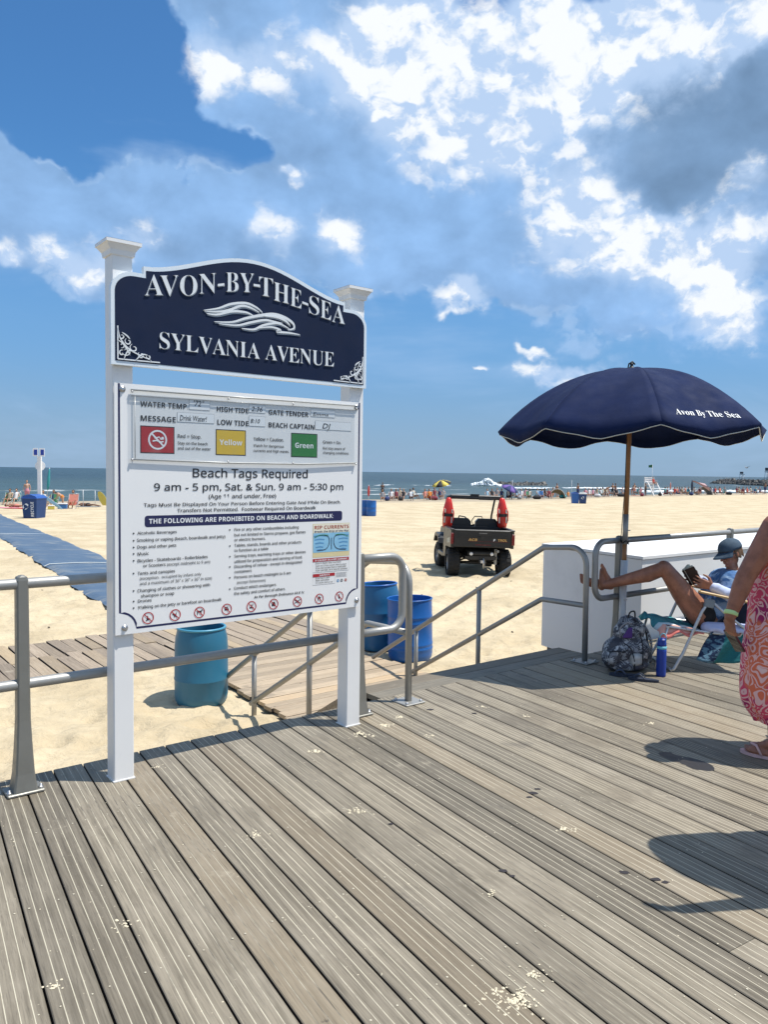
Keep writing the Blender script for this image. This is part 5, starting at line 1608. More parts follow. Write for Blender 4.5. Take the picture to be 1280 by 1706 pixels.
# rescue floats hanging from the cage
def can(label, x, tilt):
    loc = Matrix.Translation((bx, by, bz)) @ Matrix.Rotation(-hd, 4, 'Z') @ Vector((x, .60, 1.08))
    t = thing('rescue_float', label, 'rescue float', loc, -hd, 'red rescue floats hung on the buggy')
    t.rotation_euler[1] = tilt
    mb = MB()
    sec = [(.0, .05, .03), (.02, .10, .06), (.08, .118, .07), (.30, .122, .075), (.48, .118, .075), (.60, .09, .065), (.70, .06, .05), (.735, .025, .02)]
    rings = []
    for z, a, b2 in sec: rings.append(mb.addv([(a * cos(2 * pi * k / 16), b2 * sin(2 * pi * k / 16) * (1 - .0), z) for k in range(16)]))
    for a, b2 in zip(rings[:-1], rings[1:]):
        for k in range(16): mb.face((a + k, a + (k + 1) % 16, b2 + (k + 1) % 16, b2 + k), True)
    mb.face([rings[0] + k for k in range(16)][::-1]); mb.face([rings[-1] + k for k in range(16)])
    mb.build('float_body', RED, t)
    for s_ in (-1, 1):
        q = MB(); q.tube([(s_ * .10, -.06, .12), (s_ * .120, -.085, .20), (s_ * .125, -.085, .38), (s_ * .10, -.06, .48)], .014, 6); q.build('side_handle', RED, t)
        q = MB(); q.box((s_ * .085 - .018, -.084, .13), (s_ * .085 + .018, -.078, .27)); q.box((s_ * .085 - .018, -.084, .37), (s_ * .085 + .018, -.078, .46)); q.build('hand_hole', mat('pale gap', (.55, .50, .42), .8), t)
    q = MB()
    for k in range(16):
        pass
    ring = [( .132 * cos(a), .09 * sin(a)) for a in np.linspace(0, 2 * pi, 17)[:-1]]
    A = q.addv([(a, b2, .28) for a, b2 in ring]); B = q.addv([(a, b2, .35) for a, b2 in ring])
    for k in range(16): q.face((A + k, A + (k + 1) % 16, B + (k + 1) % 16, B + k), True)
    q.build('strap', PBLK, t)
    q = MB(); q.tube([(0, 0, .72), (0, .02, .80)], .008, 6); q.build('lanyard', PBLK2, t)
can('red torpedo rescue float on the left rear corner of the buggy cage', -.64, .05)
can('red torpedo rescue float on the right rear corner of the buggy cage', .70, -.02)

# ------------------------------------------------------------------ people
def skin_mat(name, c, rough=.48):
    if name in MATS: return MATS[name]
    m = bpy.data.materials.new(name); m.use_nodes = True
    n = NB(m.node_tree); b = m.node_tree.nodes['Principled BSDF']
    tc = n.new('ShaderNodeTexCoord').outputs['Object']
    k = n.mix(n.sstep(n.noise(tc, 11, 6, .65), .35, .65), tuple(x * .78 for x in c), tuple(min(1, x * 1.16) for x in c))
    k = n.mix(n.sstep(n.noise(tc, 60, 3, .6), .55, .75, 0, .35), k, (c[0] * .9, c[1] * .62, c[2] * .58))
    n.put(b.inputs['Base Color'], k)
    b.inputs['Roughness'].default_value = rough
    b.inputs['Subsurface Weight'].default_value = .06
    b.inputs['Subsurface Scale'].default_value = .01
    n.put(b.inputs['Normal'], n.bump(n.noise(tc, 180, 3, .6), .12, .001))
    MATS[name] = m
    return m
SKIN_T = skin_mat('tanned skin', (.34, .145, .085))
SKIN_F = skin_mat('fair reddish skin', (.52, .27, .18))
SKIN_B = skin_mat('sunburnt brown skin', (.30, .120, .070))

def hand(mb, wrist, fwd, palm_n, side, L=.18, curl=.6, spread=.18, thumb_out=.9):
    """a hand with palm, four unequal bent fingers and a thumb on its side.
    fwd: wrist->fingers, palm_n: the way the palm faces, side: towards the thumb"""
    w = Vector(wrist); f = Vector(fwd).normalized(); pn = Vector(palm_n)
    pn = (pn - f * pn.dot(f)).normalized(); sd = Vector(side); sd = (sd - f * sd.dot(f) - pn * sd.dot(pn)).normalized()
    s = L / .18
    for k in range(4):
        o = (-.03 + .02 * k) * s
        mb.capsule(w + sd * o * .45 + f * .012 * s, w + f * .082 * s + sd * o, .0165 * s, .0125 * s, 8)
    for k, (ln, o) in enumerate(((.058, -.031), (.072, -.011), (.078, .0095), (.070, .029))):
        base = w + f * .082 * s + sd * o * s
        d = (f + sd * spread * (o / .03) * .5).normalized()
        a = curl * (1.1 - .08 * k)
        p = base; ang = a * .5
        for j, seg in enumerate((.45, .32, .26)):
            dd = d * cos(ang) + pn * sin(ang)
            q = p + dd * ln * seg * s
            mb.capsule(p, q, (.0088 - .0008 * j) * s, (.0080 - .0008 * j) * s, 8)
            p = q; ang += a * .75
    b0 = w + f * .022 * s + sd * .028 * s
    t1 = b0 + (f * .6 + sd * thumb_out + pn * .35).normalized() * .036 * s
    t2 = t1 + (f * .95 + sd * .35 + pn * .35 * curl).normalized() * .030 * s
    t3 = t2 + (f * 1. + sd * .05 + pn * .5 * curl).normalized() * .024 * s
    mb.capsule(b0, t1, .0145 * s, .0105 * s, 8); mb.capsule(t1, t2, .0100 * s, .0092 * s, 8); mb.capsule(t2, t3, .0092 * s, .0078 * s, 8)

def foot(mb, ankle, heel_dir, toe_dir, up, L=.235, s=1.):
    """foot with heel, arch and five toes. toe_dir: heel->toes, up: top of the foot"""
    a = Vector(ankle); t = Vector(toe_dir).normalized(); u = Vector(up); u = (u - t * u.dot(t)).normalized(); sd = t.cross(u)
    heel = a - u * .055 * s - t * .035 * s
    mb.capsule(a, heel, .034 * s, .031 * s, 12)
    ball = heel + t * (L * .66) * 1.0 + u * .002
    mb.capsule(heel + u * .004, heel + t * L * .35 + sd * .012, .030 * s, .026 * s, 12)
    mb.capsule(a + t * .02, ball + u * .012, .032 * s, .020 * s, 12)
    for o in (-.026, 0, .026): mb.capsule(heel + t * L * .3 + sd * o * .6, ball + sd * o, .022 * s, .0175 * s, 10)
    for k, (o, ln, r) in enumerate(((.036, .050, .0125), (.016, .048, .0092), (-.001, .043, .0085), (-.017, .037, .0080), (-.032, .030, .0075))):
        b0 = ball + sd * o + u * -.004
        mb.capsule(b0, b0 + t * ln + u * .004, r * 1.1, r, 8)

def head(mb, c, face, up, s=1.):
    """head with brow, nose, lips, chin, ears; face: looking direction"""
    c = Vector(c); f = Vector(face).normalized(); u = Vector(up); u = (u - f * u.dot(f)).normalized(); sd = f.cross(u)
    R = Matrix((sd, f, u)).transposed().to_4x4(); R.translation = c
    mb.sphere((0, -.010 * s, .028 * s), (.074 * s, .092 * s, .088 * s), 18, 12, R)           # cranium
    mb.sphere((0, .014 * s, -.040 * s), (.056 * s, .066 * s, .072 * s), 16, 10, R)           # jaw and face
    mb.sphere((0, .052 * s, -.092 * s), (.024 * s, .022 * s, .018 * s), 10, 8, R)            # chin
    P = lambda x, y, z: R @ Vector((x * s, y * s, z * s))
    mb.capsule(P(0, .078, .004), P(0, .102, -.030), .0075 * s, .0115 * s, 8)                  # nose
    mb.capsule(P(-.012, .086, -.033), P(.012, .086, -.033), .0085 * s, .0085 * s, 8)
    mb.capsule(P(-.036, .070, .016), P(.036, .070, .016), .012 * s, .012 * s, 8)              # brow
    mb.capsule(P(-.018, .076, -.057), P(.018, .076, -.057), .0075 * s, .0075 * s, 8)          # lips
    mb.capsule(P(-.015, .074, -.067), P(.015, .074, -.067), .0080 * s, .0080 * s, 8)
    for s_ in (-1, 1):
        mb.sphere((s_ * .040 * s, .052 * s, -.028 * s), (.022 * s, .022 * s, .02 * s), 10, 8, R)    # cheek
        mb.sphere((s_ * .074 * s, -.006 * s, -.008 * s), (.009 * s, .018 * s, .030 * s), 10, 8, R)  # ear
    return R, P

def cloth_mat(name, c, var=.2, scale=6, rough=.8):
    return mat(name, c, rough, var=var, scale=scale, bump=.35, bscale=28, bdist=.006, spec=.25)

# ---- the reader in the low beach chair
rx_, ry_ = 2.66, 6.46
rd = thing('person', 'person in blue cap and shirt reclining reading with bare feet on the railing loop', 'person', (rx_, ry_, 0))
def Q(x, y, z): return Vector((x - rx_, y - ry_, z))
mb = MB()
# near (left) leg: hip, knee, ankle ; far leg a little behind
hip1, kn1, an1 = Q(2.66, 6.38, .445), Q(2.345, 6.37, .835), Q(1.895, 6.565, .655)
hip2, kn2, an2 = Q(2.70, 6.58, .445), Q(2.435, 6.60, .80), Q(1.995, 6.665, .655)
for hp, kn, an in ((hip1, kn1, an1), (hip2, kn2, an2)):
    mid = hp.lerp(kn, .5) + Vector((.01, 0, -.018))
    mb.capsule(hp, mid, .106, .090, 16); mb.capsule(mid, kn, .090, .060, 16)
    mb.sphere(kn + Vector((-.008, 0, .006)), .056, 14, 10)
    cf = kn.lerp(an, .32) + Vector((0, 0, -.016))
    mb.capsule(kn, cf, .056, .062, 14); mb.capsule(cf, an, .060, .034, 14)
foot(mb, an1, None, (-.42, .05, .9), (-.9, 0, -.25), L=.235)
foot(mb, an2 + Vector((-.10, .0, .0)), None, (-.93, .1, .35), (.05, -.9, .5), L=.235)
mb.capsule(an2, an2 + Vector((-.10, 0, 0)), .034, .034, 12)
# pelvis, trunk, neck
mb.sphere(Q(2.72, 6.48, .44), (.13, .165, .12), 16, 12)
mb.capsule(Q(2.74, 6.48, .45), Q(2.90, 6.48, .66), .125, .125, 16)
sh1, sh2 = Q(2.985, 6.31, .735), Q(2.985, 6.65, .735)
mb.capsule(Q(2.92, 6.40, .68), Q(2.92, 6.56, .68), .115, .115, 16)
mb.capsule(sh1, sh2, .065, .065, 14)
mb.capsule(Q(2.975, 6.48, .77), Q(2.945, 6.48, .88), .050, .048, 14)
# arms to the book
e1, w1_ = Q(2.905, 6.235, .60), Q(2.705, 6.27, .695)
e2, w2_ = Q(2.89, 6.70, .62), Q(2.70, 6.54, .72)
for a, e, w_ in ((sh1, e1, w1_), (sh2, e2, w2_)):
    mb.capsule(a, e, .052, .043, 12); mb.capsule(e, w_, .043, .027, 12)
hand(mb, w1_, (-.95, .12, .30), (.1, .9, .15), (.15, .3, 1), L=.185, curl=.45, spread=.35)
hand(mb, w2_, (-.95, -.1, .30), (.1, -.9, .1), (.15, -.3, 1), L=.185, curl=.45, spread=.35)
hc_ = Q(2.935, 6.47, .955)
HR, HP = head(mb, hc_, (-.90, -.26, -.30), (-.28, 0, .95), 1.02)
organic('body', mb, .0062, SKIN_T, rd, 3)
# lips / eyes are under the cap and glasses: sunglasses
GLS = mat('dark sunglass lens', (.012, .012, .014), .12, coat=1.)
q = MB()
for s_ in (-1, 1):
    q.sphere((0, 0, 0), (.027, .010, .021), 12, 8, HR @ Matrix.Translation((s_ * .031, .087, .002)))
    q.tube([HP(s_ * .052, .078, .006), HP(s_ * .074, .04, .006), HP(s_ * .079, -.01, .002)], .0035, 6)
q.tube([HP(-.012, .094, .006), HP(.012, .094, .006)], .004, 6)
q.build('sunglasses', GLS, rd)
# hair showing below the cap
q = MB()
for k in range(60):
    a = random.uniform(-2.3, 2.3); 
    x = .076 * sin(a); y = -.012 - .085 * cos(a)
    if y > .02: continue
    q.capsule((x, y, .03), (x * 1.02, y * 1.02, -.030 - random.uniform(0, .02)), .009, .006, 6)
for i, v_ in enumerate(q.v): q.v[i] = tuple(HR @ Vector(v_))
organic('hair', q, .007, mat('light brown hair', (.13, .075, .040), .6, var=.3, scale=60, bump=.5, bscale=150), rd, 1)
# cap: crown, curved brim, strap
CAPM = mat('washed denim cap', (.045, .080, .120), .85, var=.35, scale=30, bump=.5, bscale=260)
q = MB()
R = []
for j in range(9):
    t = j / 8; a = t * pi / 2
    R.append(q.addv([HR @ Vector((.086 * cos(a) ** .8 * cos(p) * (1.0), -.008 + .100 * cos(a) ** .8 * sin(p), .034 + .086 * sin(a) ** .95 + .0015 * cos(6 * p))) if a < 1.56 else HR @ Vector((.002 * cos(p), -.008 + .002 * sin(p), .13)) for p in np.linspace(0, 2 * pi, 25)[:-1]]))
for a, b2 in zip(R[:-1], R[1:]):
    for k in range(24): q.face((a + k, a + (k + 1) % 24, b2 + (k + 1) % 24, b2 + k), True)
cp_ = q.build('cap_crown', CAPM, rd); so2 = cp_.modifiers.new('t', 'SOLIDIFY'); so2.thickness = .003; so2.offset = 1
q = MB(); rows = []
for i in range(13):
    p = pi * (.12 + .76 * i / 12)
    rr = []
    for j in range(6):
        t = j / 5
        x = (.086 + .004 * t) * cos(p); y = -.008 + .098 * sin(p) + .082 * t * sin(p) ** 1.3
        z = .036 - .030 * t ** 1.2 - .022 * (cos(p) ** 2) * t - .004
        rr.append(HR @ Vector((x, y, z)))
    rows.append(q.addv(rr))
for a, b2 in zip(rows[:-1], rows[1:]):
    for j in range(5): q.face((a + j, a + j + 1, b2 + j + 1, b2 + j), True)
br = q.build('cap_brim', CAPM, cp_); so2 = br.modifiers.new('t', 'SOLIDIFY'); so2.thickness = .005
# shirt: long sleeved, blue body, paler sleeves; draped lighter towel over the far side
m = bpy.data.materials.new('blue sun shirt'); m.use_nodes = True
n = NB(m.node_tree); b = m.node_tree.nodes['Principled BSDF']
tc = n.new('ShaderNodeTexCoord').outputs['Object']
c = n.mix(n.sstep(n.noise(n.mapping(tc, sc=(1, 1, 1.6)), 7, 4, .5, 1.2), .44, .56), (.045, .135, .32), (.30, .44, .62))
n.put(b.inputs['Base Color'], c); b.inputs['Roughness'].default_value = .7
n.put(b.inputs['Normal'], n.bump(n.noise(tc, 16, 4, .55, 1.), .6, .02))
SHIRT = m
q = MB()
q.sphere(Q(2.76, 6.48, .47), (.130, .160, .105), 16, 12)
q.capsule(Q(2.77, 6.48, .49), Q(2.91, 6.48, .67), .140, .142, 16)
q.capsule(Q(2.925, 6.38, .69), Q(2.925, 6.58, .69), .128, .128, 16)
q.capsule(sh1, sh2, .080, .080, 14)
q.capsule(sh1, sh1.lerp(e1, .6), .070, .062, 14); q.capsule(sh2, sh2.lerp(e2, .6), .070, .062, 14)
for k in range(7):      # folds
    a = random.uniform(0, 1); yy_ = random.uniform(6.33, 6.6)
    q.capsule(Q(2.70 + .1 * a, yy_, .56 + .05 * a), Q(2.84 + .06 * a, yy_ + random.uniform(-.05, .05), .70), .016, .012, 8)
organic('shirt', q, .009, SHIRT, rd, 3)
SLV = cloth_mat('pale lilac sleeve', (.50, .55, .72), .15, 9)
for nm, a, e, w_ in (('sleeve', sh1, e1, w1_), ('sleeve', sh2, e2, w2_)):
    q = MB(); q.capsule(a.lerp(e, .45), e, .066, .060, 14)
    d = (w_ - e)
    q.capsule(e, e + d * .93, .060, .042, 14)
    for k in range(6):
        t = .15 + .13 * k; c0 = e + d * t
        q.sphere(c0 + Vector((random.uniform(-.006, .006), random.uniform(-.02, .02), random.uniform(-.012, .012))), .052 - .012 * t, 10, 8)
    organic(nm, q, .0075, SLV, rd, 2)
q = MB()
q.sphere(Q(2.70, 6.48, .43), (.125, .178, .112), 18, 12)
q.capsule(hip1 + Vector((.02, 0, 0)), hip1.lerp(kn1, .16), .108, .100, 16); q.capsule(hip2 + Vector((.02, 0, 0)), hip2.lerp(kn2, .16), .108, .100, 16)
organic('shorts', q, .009, mat('black shorts', (.012, .012, .014), .8, bump=.3, bscale=30), rd, 3)

# the book
bk = thing('book', 'open paperback book with a dark cover held by the reader in the beach chair', 'book', (2.545, 6.40, .742))
BM = Matrix.Rotation(radians(-32), 4, 'Y') @ Matrix.Rotation(radians(2), 4, 'Z')
q = MB()
for s_ in (-1, 1):
    m2 = BM @ Matrix.Rotation(-s_ * radians(52), 4, 'Z')
    q.box((-.004, min(0, s_ * .105), -.068), (.004, max(0, s_ * .105), .078), m2)
q.build('cover', mat('dark brown book cover', (.035, .016, .014), .5), bk)
q = MB()
for s_ in (-1, 1):
    m2 = BM @ Matrix.Rotation(-s_ * radians(52), 4, 'Z')
    for k in range(6):
        q.box((.005 + k * .003, min(s_ * .002, s_ * (.098 - .002 * k)), -.062), (.0072 + k * .003, max(s_ * .002, s_ * (.100 - .002 * k)), .084), m2 @ Matrix.Rotation(-s_ * radians(k * 1.6), 4, 'Z'))
q.build('pages', mat('cream pages', (.66, .60, .45), .8, bump=.3, bscale=300), bk)

# the beach chair
CH = thing('beach_chair', 'low folding beach chair with wooden arms carrying the reader', 'chair', (2.66, 6.46, 0))
FR = mat('white tube frame', (.55, .56, .56), .32, metal=.55, var=.06)
for yy_ in (6.205, 6.735):
    q = MB(); q.tube([Q(2.66, yy_, .60), Q(2.60, yy_, .50), Q(2.46, yy_, .16), Q(2.39, yy_, .028), Q(2.37, yy_, .014)], .0125, 10); q.build('front_leg', FR, CH)
    q = MB(); q.tube([Q(2.66, yy_, .60), Q(2.80, yy_, .48), Q(2.95, yy_, .37), Q(3.03, yy_, .33)], .0115, 10); q.build('arm_brace', FR, CH)
    y2 = yy_ + (.02 if yy_ < 6.4 else -.02)
    q = MB(); q.tube([Q(2.86, y2, .32), Q(2.885, y2, .22), Q(2.93, y2, .12), Q(3.01, y2, .06), Q(3.13, y2, .022)], .0115, 10); q.build('rear_leg', FR, CH)
    q = MB(); q.tube([Q(2.34, y2, .37), Q(2.60, y2, .335), Q(2.92, y2, .30), Q(3.04, y2, .45), Q(3.20, y2, .80), Q(3.29, y2, 1.06)], .012, 10); q.build('side_frame', FR, CH)
    q = MB(); q.tube([Q(2.335, y2, .365), Q(2.29, y2, .20), Q(2.235, y2, .02)], .0105, 10); q.build('front_support', FR, CH)
    w_ = MB()
    m2 = Matrix.Translation(Q(2.835, yy_, .612)) @ Matrix.Rotation(radians(11.5), 4, 'Y')
    w_.box((-.27, -.026, -.010), (.27, .026, .010), m2, bev=.006); w_.build('armrest', mat('varnished arm wood', (.55, .36, .15), .4, var=.2, scale=20), CH)
    q = MB(); q.box((-.035, -.018, -.07), (.045, .018, .0), Matrix.Translation(Q(2.66, yy_, .605)) @ Matrix.Rotation(radians(11.5), 4, 'Y'), bev=.008); q.build('arm_bracket', mat('grey plastic bracket', (.20, .23, .25), .5), CH)
q = MB(); q.tube([Q(2.335, 6.215, .365), Q(2.335, 6.725, .365)], .012, 8); q.tube([Q(2.37, 6.205, .014), Q(2.37, 6.735, .014)], .012, 8); q.tube([Q(3.13, 6.225, .022), Q(3.13, 6.715, .022)], .0115, 8); q.tube([Q(3.29, 6.225, 1.06), Q(3.29, 6.715, 1.06)], .012, 8); q.build('cross_bars', FR, CH)
FAB = cloth_mat('navy grey chair cloth', (.045, .055, .10), .2, 20)
q = MB(); rows = []
path_ = [(2.335, .385), (2.45, .36), (2.60, .335), (2.75, .315), (2.90, .305)]
for x, z in path_: rows.append(q.addv([Q(x, y, z - .015 * sin(pi * (y - 6.22) / .5)) for y in np.linspace(6.22, 6.72, 7)]))
for a, b2 in zip(rows[:-1], rows[1:]):
    for j in range(6): q.face((a + j, a + j + 1, b2 + j + 1, b2 + j), True)
o = q.build('seat_cloth', FAB, CH); o.modifiers.new('t', 'SOLIDIFY').thickness = .006
q = MB(); rows = []
for x, z in [(2.93, .32), (3.04, .46), (3.12, .62), (3.20, .80), (3.285, 1.05)]: rows.append(q.addv([Q(x + .02 * sin(pi * (y - 6.22) / .5), y, z) for y in np.linspace(6.22, 6.72, 7)]))
for a, b2 in zip(rows[:-1], rows[1:]):
    for j in range(6): q.face((a + j, a + j + 1, b2 + j + 1, b2 + j), True)
o = q.build('back_cloth', FAB, CH); o.modifiers.new('t', 'SOLIDIFY').thickness = .006
q = MB(); q.capsule(Q(3.235, 6.28, .98), Q(3.235, 6.66, .98), .045, .045, 12); q.build('head_pillow', mat('grey pillow', (.12, .14, .15), .85, bump=.3), CH)

# striped beach towel on the chair
m = bpy.data.materials.new('striped towel'); m.use_nodes = True
n = NB(m.node_tree); b = m.node_tree.nodes['Principled BSDF']
tc = n.new('ShaderNodeTexCoord').outputs['UV']
tx, ty, tz = n.sep(tc)[:3]
w_ = n.add(ty, n.mul(n.sub(n.noise(tc, 3, 3), .5), .10))
c = n.mix(n.sstep(w_, .05, .07), (.72, .20, .16), (.80, .42, .34))
c = n.mix(n.sstep(w_, .16, .18), c, (.62, .78, .80))
c = n.mix(n.sstep(w_, .24, .26), c, (.05, .27, .30))
c = n.mix(n.sstep(w_, .80, .82), c, (.03, .20, .24))
c = n.mix(n.sstep(w_, .90, .92), c, (.10, .46, .46))
n.put(b.inputs['Base Color'], c); b.inputs['Roughness'].default_value = .95
n.put(b.inputs['Normal'], n.bump(n.noise(n.new('ShaderNodeTexCoord').outputs['Object'], 120, 3), .5, .004))
TOW = m
def sheet(name, m_, root, fn, nu, nv, thick=.006):
    q = MB()
    for i in range(nu + 1):
        for j in range(nv + 1): q.addv([fn(i / nu, j / nv)])
    for i in range(nu):
        for j in range(nv): q.face((i * (nv + 1) + j, i * (nv + 1) + j + 1, (i + 1) * (nv + 1) + j + 1, (i + 1) * (nv + 1) + j), True)
    o = q.build(name, m_, root)
    uvl = o.data.uv_layers.new(name='UVMap')
    for p in o.data.polygons:
        for li in p.loop_indices:
            vi = o.data.loops[li].vertex_index
            uvl.data[li].uv = ((vi // (nv + 1)) / nu, (vi % (nv + 1)) / nv)
    md_ = o.modifiers.new('t', 'SOLIDIFY'); md_.thickness = thick
    return o
tw = thing('beach_towel', 'coral, white and teal striped towel draped over the front of the reader\'s chair', 'towel', (2.40, 6.46, .36))
def fn(a, b2):      # a along the seat from the front hem, b2 across it from the near hanging edge
    x = 2.262 + .36 * a + .012 * sin(b2 * 15)
    z = .392 - .06 * a + .006 * sin(a * 17 + b2 * 8)
    if a < .12: z -= (.12 - a) * .30 * (1 + sin(b2 * 9))
    z += .055 * max(0, 1 - abs(a - .06) / .08) * max(0, sin((b2 - .72) * 11)) * (b2 > .72)
    y = 6.20 + .55 * b2
    if b2 < .16:
        y = 6.20 + .55 * .16 * (1 - (1 - b2 / .16) ** 2 * .5) - .045
        z -= (.16 - b2) * (.62 - .52 * a) * (1 + .3 * sin(a * 11))
    return Vector((x - 2.40, y - 6.46, z - .36))
sheet('towel_cloth', TOW, tw, fn, 26, 26)
m = bpy.data.materials.new('patterned teal towel'); m.use_nodes = True
n = NB(m.node_tree); b = m.node_tree.nodes['Principled BSDF']
tc = n.new('ShaderNodeTexCoord').outputs['UV']
tx, ty, tz = n.sep(tc)[:3]
c = n.mix(n.sstep(n.noise(tc, 7, 3, .5, 1.5), .47, .53), (.012, .03, .075), (.10, .20, .27))
c = n.mix(n.sstep(tx, .24, .26), c, (.022, .165, .175))
c = n.mix(n.m('MULTIPLY', n.sstep(tx, .70, .71), n.sstep(n.m('FRACT', n.mul(tx, 14)), .4, .5)), c, (.02, .10, .18))
c = n.mix(n.sstep(tx, .86, .88), c, (.74, .28, .22))
n.put(b.inputs['Base Color'], c); b.inputs['Roughness'].default_value = .95
n.put(b.inputs['Normal'], n.bump(n.noise(tc, 12, 5, .6), .6, .02))
TOW2 = m
tw2 = thing('beach_towel', 'teal towel with a dark patterned end hanging below the back of the reader\'s chair', 'towel', (2.82, 6.27, .25))
def fn2(a, b2):
    x = 2.66 + .48 * a + .03 * (1 - b2) ; z = .335 - .015 * a - b2 * (.10 + .12 * sin(a * 3.0 + .2) + .10 * (1 - a) ** 2)
    y = 6.195 + .03 * sin(a * 13 + b2 * 3) - .015 * b2 + .02 * sin(a * 5)
    x -= .10 * b2 * (1 - a)
    return Vector((x - 2.82, y - 6.27, z - .25))
sheet('towel_cloth', TOW2, tw2, fn2, 30, 14)
tw3 = thing('folded_sweatshirt', 'pale lilac sweatshirt bunched between the reader\'s hip and the chair seat', 'garment', (2.82, 6.30, .36))
q = MB()
for k in range(12):
    a = random.uniform(0, 1)
    q.capsule((-.14 + .02 * k, -.085 + random.uniform(-.01, .01), .012 * sin(k * .9) - .01), (-.04 + .018 * k, -.075 + random.uniform(-.01, .01), .012 * cos(k) - .015), .024, .020, 8)
q.capsule((-.15, -.04, 0), (.16, -.04, -.01), .05, .05, 10)
organic('bunched_cloth', q, .009, cloth_mat('lilac sweatshirt', (.46, .50, .70), .15, 9), tw3, 2)

# backpack, bottle, flip-flops
m = bpy.data.materials.new('floral print fabric'); m.use_nodes = True
n = NB(m.node_tree); b = m.node_tree.nodes['Principled BSDF']
tc = n.new('ShaderNodeTexCoord').outputs['Object']
wp = n.vm('ADD', tc, n.vm('MULTIPLY', n.vm('SUBTRACT', n.noise(tc, 9, 3, .5, 0, 1), (.5, .5, .5)), (.07, .07, .07)))
v1 = n.voro(wp, 14, 'F1'); v2 = n.voro(wp, 14, 'DISTANCE_TO_EDGE'); v3 = n.m('FRACT', n.mul(v1, 5))
c = n.mix(n.sstep(v3, .35, .50), (.030, .032, .042), (.26, .27, .29))
c = n.mix(n.sstep(n.noise(wp, 13, 4, .6), .50, .55), c, (.050, .052, .065))
c = n.mix(n.sstep(n.noise(n.mapping(wp, loc=(4, 2, 1)), 19, 3, .6), .56, .62), c, (.50, .50, .50))
c = n.mix(n.sstep(v2, .006, .020, 1, 0), c, (.03, .03, .04))
c = n.mix(n.sstep(n.noise(tc, 5, 2), .60, .66), c, (.06, .065, .09))
n.put(b.inputs['Base Color'], c); b.inputs['Roughness'].default_value = .6
n.put(b.inputs['Normal'], n.bump(n.noise(tc, 30, 3), .4, .006))
BPM = m
DKT = mat('dark webbing', (.016, .016, .02), .8)
bk_ = thing('backpack', 'grey and white floral print backpack leaning on the railing post beside the bottle', 'backpack', (2.005, 6.27, 0), radians(16))
q = MB()
q.capsule((-.06, .02, .15), (.10, .02, .15), .125, .135, 16); q.capsule((.04, .03, .15), (.045, .04, .36), .125, .085, 16); q.capsule((.0, .03, .30), (.10, .03, .32), .09, .09, 14)
q.capsule((-.13, -.01, .11), (-.11, .0, .20), .085, .060, 14); q.sphere((.02, .0, .05), (.20, .13, .07), 16, 8)
for i_, v_ in enumerate(q.v): q.v[i_] = (v_[0], v_[1], max(v_[2], .004))
body_ = organic('bag_body', q, .011, BPM, bk_, 3)
q = MB(); q.capsule((-.145, -.045, .12), (-.10, -.055, .17), .065, .055, 14); organic('front_pocket', q, .009, BPM, bk_, 3)
q = MB(); q.capsule((.015, -.105, .12), (.06, -.10, .12), .040, .038, 12); q.capsule((.015, -.105, .09), (.06, -.10, .09), .040, .038, 12); organic('side_pocket', q, .008, mat('pale silver pocket', (.46, .45, .42), .5, var=.5, scale=22, bump=.3), bk_, 2)
for pts in ([(-.19, -.06, .17), (-.16, -.115, .185), (-.10, -.125, .18), (-.05, -.115, .19)], [(-.09, -.11, .25), (-.03, -.125, .20), (.0, -.135, .10), (.005, -.13, .03)], [(.06, -.11, .33), (.075, -.135, .20), (.08, -.13, .06)]):
    q = MB(); q.tube(smooth_path(pts), .005, 6); q.build('zip', DKT, bk_)
for pts, r in (([(.07, -.02, .43), (.12, -.10, .36), (.165, -.12, .22), (.175, -.10, .07)], .016), ([(.10, .0, .42), (.17, -.02, .33), (.20, -.03, .15), (.19, -.03, .03)], .014)):
    q = MB(); q.tube(smooth_path(pts), r, 8, rx=.5); q.build('shoulder_strap', BPM if r > .015 else DKT, bk_)
q = MB(); q.tube(smooth_path([(.02, .0, .43), (.03, -.01, .475), (.07, -.01, .48), (.085, .0, .43)]), .007, 6); q.build('grab_loop', DKT, bk_)
q = MB(); q.tube(smooth_path([(-.085, -.05, .28), (-.09, -.06, .36), (-.04, -.075, .405), (.0, -.085, .40)]), .006, 6); q.build('open_zip_edge', mat('grey zip tape', (.25, .25, .26), .7), bk_)
q = MB()
for k in range(5): q.capsule((-.065 + .012 * k, -.075, .29 + .016 * k), (.0, -.082, .285 + .018 * k), .012, .010, 8)
organic('purple_lining', q, .006, mat('purple cloth', (.075, .028, .16), .8, var=.3, scale=20), bk_, 2)
bt = thing('water_bottle', 'tall blue water bottle with a light blue collar and carry loop', 'bottle', (2.235, 6.075, 0))
BOT = mat('cobalt bottle', (.004, .035, .27), .42, var=.1, scale=12)
q = MB(); q.lathe([(.034, 0), (.0375, .004), (.038, .02), (.038, .205), (.0365, .222)], 24); q.build('flask', BOT, bt)
q = MB(); q.lathe([(.0372, .222), (.0385, .226), (.0385, .240), (.0365, .244)], 24); q.build('collar', mat('aqua plastic', (.16, .50, .60), .4), bt)
q = MB(); q.lathe([(.036, .244), (.036, .262), (.031, .285), (.030, .305), (.0, .31)], 24); q.box((-.012, -.036, .27), (.014, -.022, .302), bev=.004); q.build('cap', BOT, bt)
q = MB(); q.tube([(-.022, -.014, .285), (-.022, -.018, .33), (-.005, -.02, .348), (.012, -.02, .345), (.028, -.016, .32), (.028, -.012, .285)], .0042, 8); q.build('carry_loop', mat('aqua plastic', (.16, .50, .60), .4), bt)
FLP = mat('navy rubber sandal', (.020, .028, .050), .6, var=.2)
